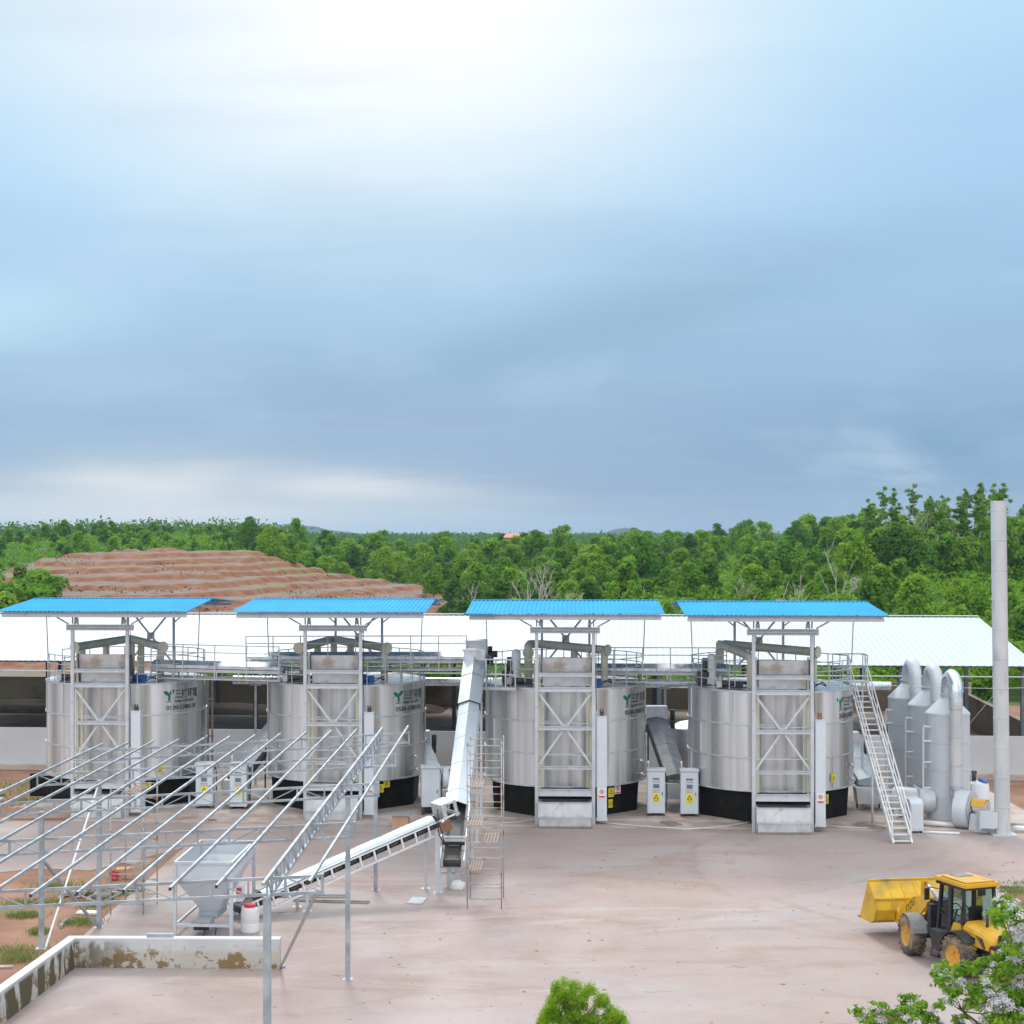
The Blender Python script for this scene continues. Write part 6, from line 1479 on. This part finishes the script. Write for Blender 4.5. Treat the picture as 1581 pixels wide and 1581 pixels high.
make_proto('dark', 'broadleaf_tree', 'dense dark green tree in the wood behind the shed', 'tree', 'dense dark trees behind the shed', 7.0, 2.4, 'leaf_dark', 3000, .19, 22, 'bark', z0f=.18, shell=.45, cl=.36)
make_proto('bamA', 'bamboo_clump', 'bright green domed bamboo-like clump on the slope right of the centre', 'tree', 'bright feathery clumps on the slope', 6.0, 1.8, 'leaf_bright', 2200, .20, 0, 'bark', custom=bam, droop=.8, shell=.6, limbs=2, r=.06)
make_proto('bamB', 'bamboo_clump', 'bright green domed bamboo-like clump on the slope right of the centre', 'tree', 'bright feathery clumps on the slope', 6.0, 1.8, 'leaf_bright', 2200, .21, 0, 'bark', custom=bam, droop=.8, shell=.7, limbs=2, r=.06)
make_proto('euc', 'tall_slender_tree', 'tall slender tree with airy tufts on the knoll at the right', 'tree', 'tall airy trees on the right knoll', 10, 1.6, 'leaf_mid', 2000, .15, 0, 'bark_pale', shell=.1, custom=euc, trunk_h=9.6, limbs=7, r=.12)
make_proto('eucD', 'tall_slender_tree', 'tall slender darker tree with airy tufts on the knoll at the right', 'tree', 'tall airy dark trees on the right knoll', 10, 1.6, 'leaf_mid', 2200, .16, 0, 'bark', shell=.1, custom=euc, trunk_h=9.4, limbs=7, r=.12)
make_proto('hillA', 'hill_tree', 'small round tree on the wooded hill at the left', 'tree', 'small round trees on the left hill', 5.0, 2.0, 'leaf_mid', 1500, .24, 14, 'bark', z0f=.2, cl=.38)
make_proto('hillB', 'hill_tree', 'small round tree on the wooded hill at the left', 'tree', 'small round trees on the left hill', 5.4, 1.9, 'leaf_dark', 1500, .24, 14, 'bark', z0f=.2, cl=.38)
make_proto('bush', 'bush', 'low rounded green bush on the slopes behind the shed', 'bush', 'bushes on the slopes', 2.4, 1.7, 'leaf_mid', 900, .20, 9, 'bark', z0f=.1, trunk_h=1.4, r=.05)
make_proto('bushB', 'bush', 'low bright green bush on the slopes behind the shed', 'bush', 'bright bushes on the slopes', 2.6, 1.9, 'leaf_bright', 900, .20, 9, 'bark', z0f=.1, trunk_h=1.4, r=.05)
make_proto('flow', 'flowering_tree', 'low tree with whitish blossom behind the blue roofs at the right', 'tree', 'whitish flowering trees behind the roofs', 4.6, 1.9, 'blossom_far', 650, .17, 10, 'bark', z0f=.3, shell=.4)
# leafless pale trees
def bare(seed, h):
    rr = random.Random(seed); mb = MB()
    def grow(p, d, l_, r_, lev):
        q = p+d*l_*.5+Vector((rr.uniform(-.08,.08), rr.uniform(-.08,.08), 0))*l_; e = q+(d+Vector((rr.uniform(-.15,.15), rr.uniform(-.15,.15), .1))).normalized()*l_*.5
        mb.tube([p, q, e], r_, 5, False, r_*.55)
        if lev < 3:
            for k in range(3 if lev else 4):
                f = rr.uniform(.35, 1.0); b0 = p.lerp(e, f); dd = (d+Vector((rr.uniform(-1,1), rr.uniform(-1,1), rr.uniform(.0,.5)))*.75).normalized(); grow(b0, dd, l_*rr.uniform(.45,.65), r_*.5, lev+1)
    grow(Vector((0,0,-.3)), Vector((rr.uniform(-.08,.08), 0, 1)).normalized(), h*.62, .10, 0); return mb

sh_edge = 121
def scatter(keys, n, px0, px1, y0, y1, mind, smin=.8, smax=1.2, cond=None, seed=1, bias=1.0, fix=None):
    rr = random.Random(seed); pts = []; tries = 0
    while len(pts) < n and tries < n*60:
        tries += 1; Y_ = y0+(y1-y0)*rr.random()**bias; px = rr.uniform(px0, px1); x = (px-CX)*Y_/F
        if any((x-a)**2+(Y_-b_)**2 < mind**2 for a, b_ in pts): continue
        if cond and not cond(px, x, Y_): continue
        pts.append((x, Y_)); o = place(rr.choice(keys), x, Y_, top_z(x, Y_), rr.uniform(smin, smax))
        if fix: fix(o)
    return len(pts)
offhill = lambda px, x, Y_: float(hill_z(x, Y_)) < float(base_z(x, Y_))+.15
cnt = 0
Z1 = ('growing on the near slope behind the two farther-right blue canopies', 'near slope')
def zone(where, group):
    return lambda o: (o.__setitem__('label', NICE[o.name.split('.')[0]]+' '+where), o.__setitem__('group', NICE_G[o.name.split('.')[0]]+' '+group))
NICE = {'broadleaf_tree': 'leafy round-crowned tree', 'bamboo_clump': 'bright feathery domed clump', 'tall_slender_tree': 'tall slender tree with airy tufts', 'hill_tree': 'small round tree', 'bush': 'low rounded bush', 'flowering_tree': 'low whitish flowering tree', 'small_pine': 'small pointed tree'}
NICE_G = {'broadleaf_tree': 'round trees', 'bamboo_clump': 'feathery clumps', 'tall_slender_tree': 'slender trees', 'hill_tree': 'small trees', 'bush': 'bushes', 'flowering_tree': 'flowering trees', 'small_pine': 'pointed trees'}
za = zone('on the slope between the third tank canopy and the chimney', 'on the slope near the chimney')
zb = zone('in the upper wood below the horizon', 'in the upper wood'); zc = zone('beside the foot of the terraced clay hill', 'beside the clay hill')
zd = zone('in the wood above the second and third canopies', 'above the middle canopies'); ze = zone('on the knoll behind the chimney', 'on the knoll'); zf = zone('on the wooded ridge behind the clay hill', 'on the ridge behind the clay hill')
zg = zone('at the outer foot of the clay hill, above the first canopy', 'at the outer foot of the clay hill'); zh = zone('right behind the white shed roof', 'right behind the shed')
cnt += scatter(['bamA', 'bamB', 'bamA', 'bushB', 'oakA'], 74, 880, 1640, 136, 215, 2.8, .65, 1.0, lambda px, x, Y_: not (px > 1380 and Y_ > 200), 21, fix=za)
cnt += scatter(['oakA', 'oakB', 'dark', 'bamA', 'bamB'], 92, 660, 1640, 200, 300, 3.4, .75, 1.1, None, 22, fix=zb)
cnt += scatter(['dark', 'oakA', 'bush', 'dark', 'bushB', 'bamB'], 52, 690, 930, 140, 215, 2.7, .55, .95, None, 23, fix=zc)
cnt += scatter(['oakB', 'dark', 'oakA'], 52, 380, 840, 262, 330, 3.4, .75, 1.05, None, 24, fix=zd)
cnt += scatter(['oakA', 'dark', 'oakB', 'bamB'], 60, 840, 1340, 300, 400, 4.2, .8, 1.15, None, 33, fix=zone('far off just below the horizon', 'below the horizon'))
cnt += scatter(['euc', 'eucD', 'euc'], 30, 1330, 1620, 205, 262, 2.6, .85, 1.12, None, 25, fix=ze)
cnt += scatter(['dark', 'oakA', 'oakB'], 20, 1310, 1620, 195, 225, 3.4, .8, 1.1, None, 26, fix=ze)
cnt += scatter(['hillA', 'oakA', 'hillA', 'hillB'], 130, -60, 480, 300, 400, 3.2, .42, .72, None, 27, fix=zf)
cnt += scatter(['bush', 'bushB', 'bush'], 18, -60, 92, 165, 215, 2.2, .9, 1.5, None, 28, fix=zg)
cnt += scatter(['bush', 'bushB'], 30, 700, 1640, 126, 142, 2.6, .6, 1.0, None, 29, fix=zh)
cnt += scatter(['bush', 'bushB'], 26, -40, 700, 250, 264, 2.6, .32, .6, lambda px, x, Y_: abs(float(hill_z(x, Y_))-float(hill_z(x, 252))) < 1.2, 41, fix=zone('along the top edge of the clay hill', 'along the top of the clay hill'))
cnt += scatter(['flow'], 7, 1060, 1330, 140, 190, 6.0, .6, .85, None, 30, fix=za)
for k, (px, yb, Y_, h) in enumerate(((815,925,160,7.5),(835,922,170,9.0),(853,925,165,6.5),(888,928,158,6.0),(1225,925,160,8.5),(1293,925,170,9.0),(1243,925,158,5.5),(1010,925,165,6.0),(1425,870,215,11.0),(735,905,185,6.5),(1150,925,170,6.0))):
    x = (px-CX)*Y_/F; mb = bare(40+k, h)
    t = thing('bare_tree', 'leafless pale grey tree standing among the green trees behind the shed', 'tree', (x, Y_, top_z(x, Y_)), 0, 'leafless pale trees'); mb.build('trunk', 'bark_pale', t)
# brush that nobody could count: undergrowth on the slopes and the far wood
def carpet(name, n, fx, size, hgt, leafm, seed, kind='stuff', cond=None):
    r = np.random.default_rng(seed); px, Y_ = fx(r, n); x = (px-CX)*Y_/F
    z = np.maximum(base_z(x, Y_), hill_z(x, Y_)); hv = hgt*(.25+.75*vn(x+300, Y_, 6.0, seed))*(.55+.6*vn(x+300, Y_+40, 2.2, seed+1))
    keep = np.ones(n, bool)
    if cond is not None: keep = cond(px, x, Y_)
    d = r.normal(size=(n, 3)); d[:, 2] = np.abs(d[:, 2])+.3; d /= np.linalg.norm(d, axis=1, keepdims=True)
    t = r.normal(size=(n, 3)); t -= d*(t*d).sum(1, keepdims=True); t /= np.linalg.norm(t, axis=1, keepdims=True); b_ = np.cross(d, t)
    P = np.stack([x, Y_, z+hv*r.random(n)**.35], 1); s = (size*(.6+.8*r.random(n)))[:, None] if np.isscalar(size) else (size(Y_)*(.6+.8*r.random(n)))[:, None]
    P, t, b_, s = P[keep], t[keep], b_[keep], s[keep]
    V = np.stack([P-t*s, P-b_*s*.6, P+t*s, P+b_*s*.6], 1).reshape(-1, 3); m_ = len(P)
    o = npmesh(name, V, np.arange(m_*4).reshape(m_, 4), leafm); o['kind'] = kind
    return o
nohill = lambda px, x, Y_: hill_z(x, Y_) < base_z(x, Y_)+.1
carpet('undergrowth', 150000, lambda r, n: (r.uniform(300, 1700, n), 124+215*r.random(n)**1.3), .27, 3.4, 'leaf_mid', 3, cond=nohill)
carpet('undergrowth', 80000, lambda r, n: (r.uniform(560, 1700, n), 126+150*r.random(n)), .24, 2.8, 'leaf_bright', 4, cond=lambda px, x, Y_: nohill(px, x, Y_) & (vn(x+300, Y_, 14, 9) > .5))
carpet('undergrowth', 40000, lambda r, n: (r.uniform(-150, 480, n), 255+170*r.random(n)), .30, 2.4, 'leaf_mid', 5, cond=nohill)
carpet('undergrowth', 9000, lambda r, n: (r.uniform(-200, 700, n), 121.5+9*r.random(n)), .16, .9, 'leaf_bright', 6)
carpet('distant_wood', 70000, lambda r, n: (r.uniform(-200, 1800, n), 420+900*r.random(n)**1.6), lambda Y_: .0011*Y_, 6.2, 'leaf_haze', 8)
mat('dry_brush', (.07,.055,.03), (.15,.13,.06), rough=.9, scale=.5, c3=(.06,.11,.025), s3=.2, lo3=.45, hi3=.6)
carpet('hill_brush', 9000, lambda r, n: (r.uniform(0, 640, n), 150+108*r.random(n)), .14, .8, 'dry_brush', 14, cond=lambda px, x, Y_: (hill_z(x, Y_) > base_z(x, Y_)) & (vn(x+300, Y_*1.6, 7, 19) > .66))
# grass on the bare earth
def grass(n, fx, size, seed):
    r = np.random.default_rng(seed); P = fx(r, n); m_ = len(P); a = r.uniform(0, 6.28, m_); lean = r.normal(size=(m_, 2))*.5; h = size*(.5+r.random(m_))
    w_ = .012+.01*r.random(m_); T = np.stack([np.cos(a)*w_, np.sin(a)*w_, 0*a], 1); U = np.stack([lean[:, 0]*h, lean[:, 1]*h, h], 1)
    V = np.stack([P-T, P+T, P+T*.25+U, P-T*.25+U], 1).reshape(-1, 3)
    o = npmesh('grass', V, np.arange(m_*4).reshape(m_, 4), 'grass_blade'); o['kind'] = 'stuff'
def patches(cs_):
    def fx(r, n):
        k = r.integers(0, len(cs_), n); c = np.array([[gnd(px, py).x, gnd(px, py).y, rx, ry] for px, py, rx, ry in cs_])[k]
        d = r.normal(size=(n, 2))*.5; return np.stack([c[:, 0]+d[:, 0]*c[:, 2], c[:, 1]+d[:, 1]*c[:, 3], np.zeros(n)], 1)
    return fx
grass(4500, patches([(15,1225,2.2,2.6),(35,1238,1.4,1.6),(5,1215,3,2),(85,1370,1.0,.9),(150,1395,.6,1.1),(20,1470,1.2,.8),(28,1482,.7,.5),(55,1395,1.2,.6),(125,1425,.6,.5),(190,1378,.6,.5),(35,1415,.7,.4),(130,1378,1.0,.9),(60,1440,.3,.3)]), .13, 12)
grass(1500, patches([(1575,1378,.9,.6),(1590,1400,1.2,1.0),(1560,1372,.6,.3),(1600,1365,1.5,.6)]), .07, 13)

r_ = np.random.default_rng(31); n_c = 650
px_ = r_.uniform(520, 1570, n_c); py_ = 1300+281*r_.random(n_c)**.9
V = []; Fq = []
for k in range(n_c):
    p = gnd(px_[k], py_[k]); q = r_.random(); s_ = .012+.05*q**5
    if 1420 < px_[k] < 1560 and py_[k] > 1440: continue
    o_ = len(V); w_, h_ = s_*r_.uniform(.8, 1.8), s_*r_.uniform(.35, .7)
    for a in range(5): V.append((p.x+w_*math.cos(a*1.257+q), p.y+w_*r_.uniform(.6,1.2)*math.sin(a*1.257+q), .008))
    V.append((p.x+r_.uniform(-.3,.3)*w_, p.y+r_.uniform(-.3,.3)*w_, .012+h_))
    for a in range(5): Fq.append((o_+a, o_+(a+1) % 5, o_+5))
mat('clod', (.20,.12,.085), (.32,.22,.17), rough=.95, scale=2)
o = npmesh('dirt_clods', np.array(V), np.array(Fq), 'clod'); o['kind'] = 'stuff'

# near shrub at the bottom of the frame: feathery tree top
Y_ = 38.5; c = at(900, 1581, Y_); sc_x = Y_/F
t = thing('feathery_shrub', 'bright green feathery tree top rising in front of the open yard', 'shrub', (c.x, Y_, 0))
rr = random.Random(3); mb = trunk_mb(1.9, .06, rr, 9, .5); mb.build('trunk', 'bark', t)
cl_ = []
for q in range(230):
    px = rr.uniform(836, 970); top = float(np.interp(px, [832,842,852,862,872,884,896,906,916,928,940,955,972], [1572,1550,1533,1514,1507,1515,1524,1521,1524,1536,1545,1556,1580])); py = top+9+rr.random()**1.1*(1650-top)
    r_ = rr.uniform(.11, .17); p = at(px, py, Y_+rr.uniform(-.5, .5)); cl_.append(((p.x-c.x, p.y-Y_, p.z), (r_, r_, r_*1.6)))
V, Fc = leafcloud(cl_, 48000, .042, .3, .15, .20, 5, 1.4); npmesh('crown', V, Fc, 'leaf_shrub', t)

# near flowering tree at the lower right
Y_ = 36.0; base = at(1560, 1581, Y_)
t = thing('blossom_tree', 'tree with pale lilac-white blossom and fresh leaves in front of the loader', 'tree', (base.x, Y_, 0))
rr = random.Random(9); mb = MB(); top = Vector((0,0,1.6)); mb.tube([Vector((0,0,-.1)), Vector((.05,0,.8)), top], .13, 10, True, .09)
spots = [(1553,1405,.22),(1560,1425,.25),(1545,1388,.12),(1566,1450,.28),(1575,1480,.3),(1550,1470,.2),(1580,1440,.2),(1530,1498,.22),(1505,1510,.25),(1480,1500,.2),(1450,1502,.16),(1470,1525,.25),(1500,1540,.28),(1530,1530,.28),(1560,1520,.3),(1580,1540,.3),(1545,1560,.3),(1575,1575,.3),(1440,1500,.10),(1462,1545,.18),(1410,1555,.18),(1385,1565,.18),(1430,1560,.18),(1350,1562,.16),(1330,1568,.14),(1320,1560,.09),(1370,1578,.2),(1400,1585,.22),(1340,1585,.2),(1440,1585,.2),(1480,1575,.12),(1530,1590,.3),(1560,1600,.35),(1590,1500,.3),(1600,1560,.4),(1595,1420,.2)]
cls = []
limbs = [Vector((-2.0,.2,1.9)), Vector((-1.1,-.3,2.3)), Vector((-.45,.1,2.6)), Vector((.1,-.2,2.9)), Vector((.5,.2,2.5)), Vector((-1.6,-.1,2.0))]
for q in limbs: mb.tube([top+Vector((0,0,-.5)), top.lerp(q, .5)+Vector((0,0,-.1)), q], .045, 7, False, .022)
for px, py, r_ in spots:
    yy = Y_+rr.uniform(-.9,.9); p = at(px, py, yy); q = Vector((p.x-base.x, yy-Y_, p.z)); cls.append((q, r_))
    a = min(limbs, key=lambda v: (v-q).length); m1 = a.lerp(q, .5)+Vector((rr.uniform(-.12,.12), rr.uniform(-.12,.12), rr.uniform(-.1,.08))); mb.tube([a, m1, q], .018, 5, False, .006)
mb.build('trunk', 'bark', t)
lc = []; bc = []
for q, r_ in cls:
    for k in range(5): lc.append(((q.x+rr.uniform(-1.1,1.1)*r_, q.y+rr.uniform(-1,1)*r_, q.z+rr.uniform(-.9,.9)*r_), (r_*.75, r_*.75, r_*.6)))
    if rr.random() < .9:
        for k in range(7): bc.append(((q.x+rr.uniform(-.9,.9)*r_, q.y+rr.uniform(-1.2,.4)*r_, q.z+rr.uniform(-.7,.9)*r_), (r_*.42, r_*.42, r_*.38)))
V, Fc = leafcloud(lc, 9000, .068, .5, .30, .45, 15, .4); npmesh('crown', V, Fc, 'leaf_near', t)
V, Fc = leafcloud(bc, 15000, .022, .3, .15, .9, 16); npmesh('blossom', V, Fc, 'blossom', t)

# haze in the air between the yard and the far hills: one even volume round everything
m = bpy.data.materials.new('haze_air'); m.use_nodes = True; nt = m.node_tree; nt.nodes.remove(nt.nodes['Principled BSDF'])
pv = nt.nodes.new('ShaderNodeVolumePrincipled'); pv.inputs['Color'].default_value = (.52,.74,1.0,1); pv.inputs['Density'].default_value = .00014; pv.inputs['Anisotropy'].default_value = .2
nt.links.new(pv.outputs[0], nt.nodes['Material Output'].inputs['Volume']); MATS['haze_air'] = m
mb = MB(); mb.box((0,1700,13.5), (5600,3500,37)); hz = mb.build('haze', 'haze_air'); hz['kind'] = 'stuff'
# thin smoke drifting over the knoll
m = bpy.data.materials.new('smoke_air'); m.use_nodes = True; nt = m.node_tree; n_ = nt.nodes; l_ = nt.links; n_.remove(n_['Principled BSDF'])
pv = n_.new('ShaderNodeVolumePrincipled'); pv.inputs['Color'].default_value = (.92,.95,1,1); pv.inputs['Anisotropy'].default_value = .3
tc_ = n_.new('ShaderNodeTexCoord'); ln = n_.new('ShaderNodeVectorMath'); ln.operation = 'LENGTH'; l_.new(tc_.outputs['Object'], ln.inputs[0])
nz_ = n_.new('ShaderNodeTexNoise'); nz_.inputs['Scale'].default_value = 1.6; nz_.inputs['Detail'].default_value = 4; nz_.inputs['Distortion'].default_value = .8; l_.new(tc_.outputs['Object'], nz_.inputs['Vector'])
fa = mr(ln.outputs['Value'], 1.0, .25, 0, 1); fb = mr(nz_.outputs['Fac'], .42, .68, 0, .075)
q_ = n_.new('ShaderNodeMath'); q_.operation = 'MULTIPLY'; l_.new(fa, q_.inputs[0]); l_.new(fb, q_.inputs[1]); l_.new(q_.outputs[0], pv.inputs['Density'])
l_.new(pv.outputs[0], n_['Material Output'].inputs['Volume']); MATS['smoke_air'] = m
for (px, py, rx, rz, tilt) in ((1418, 730, 9.5, 4.0, 38), (1290, 690, 13, 5.5, 6)):
    bm = bmesh.new(); bmesh.ops.create_icosphere(bm, subdivisions=3, radius=1.0); me = bpy.data.meshes.new('smoke'); bm.to_mesh(me); bm.free(); me.materials.append(m)
    o = bpy.data.objects.new('smoke', me); col.objects.link(o); o.location = at(px, py, 208); o.scale = (rx, 4.0, rz); o.rotation_euler = (0, R(tilt), 0); o['kind'] = 'stuff'
print('trees placed', cnt, 'of the kinds', {k: 1 for k in PROTO})
for k, (t_, h_) in PROTO.items():
    if t_.location.z < -400: print('unused prototype', k)
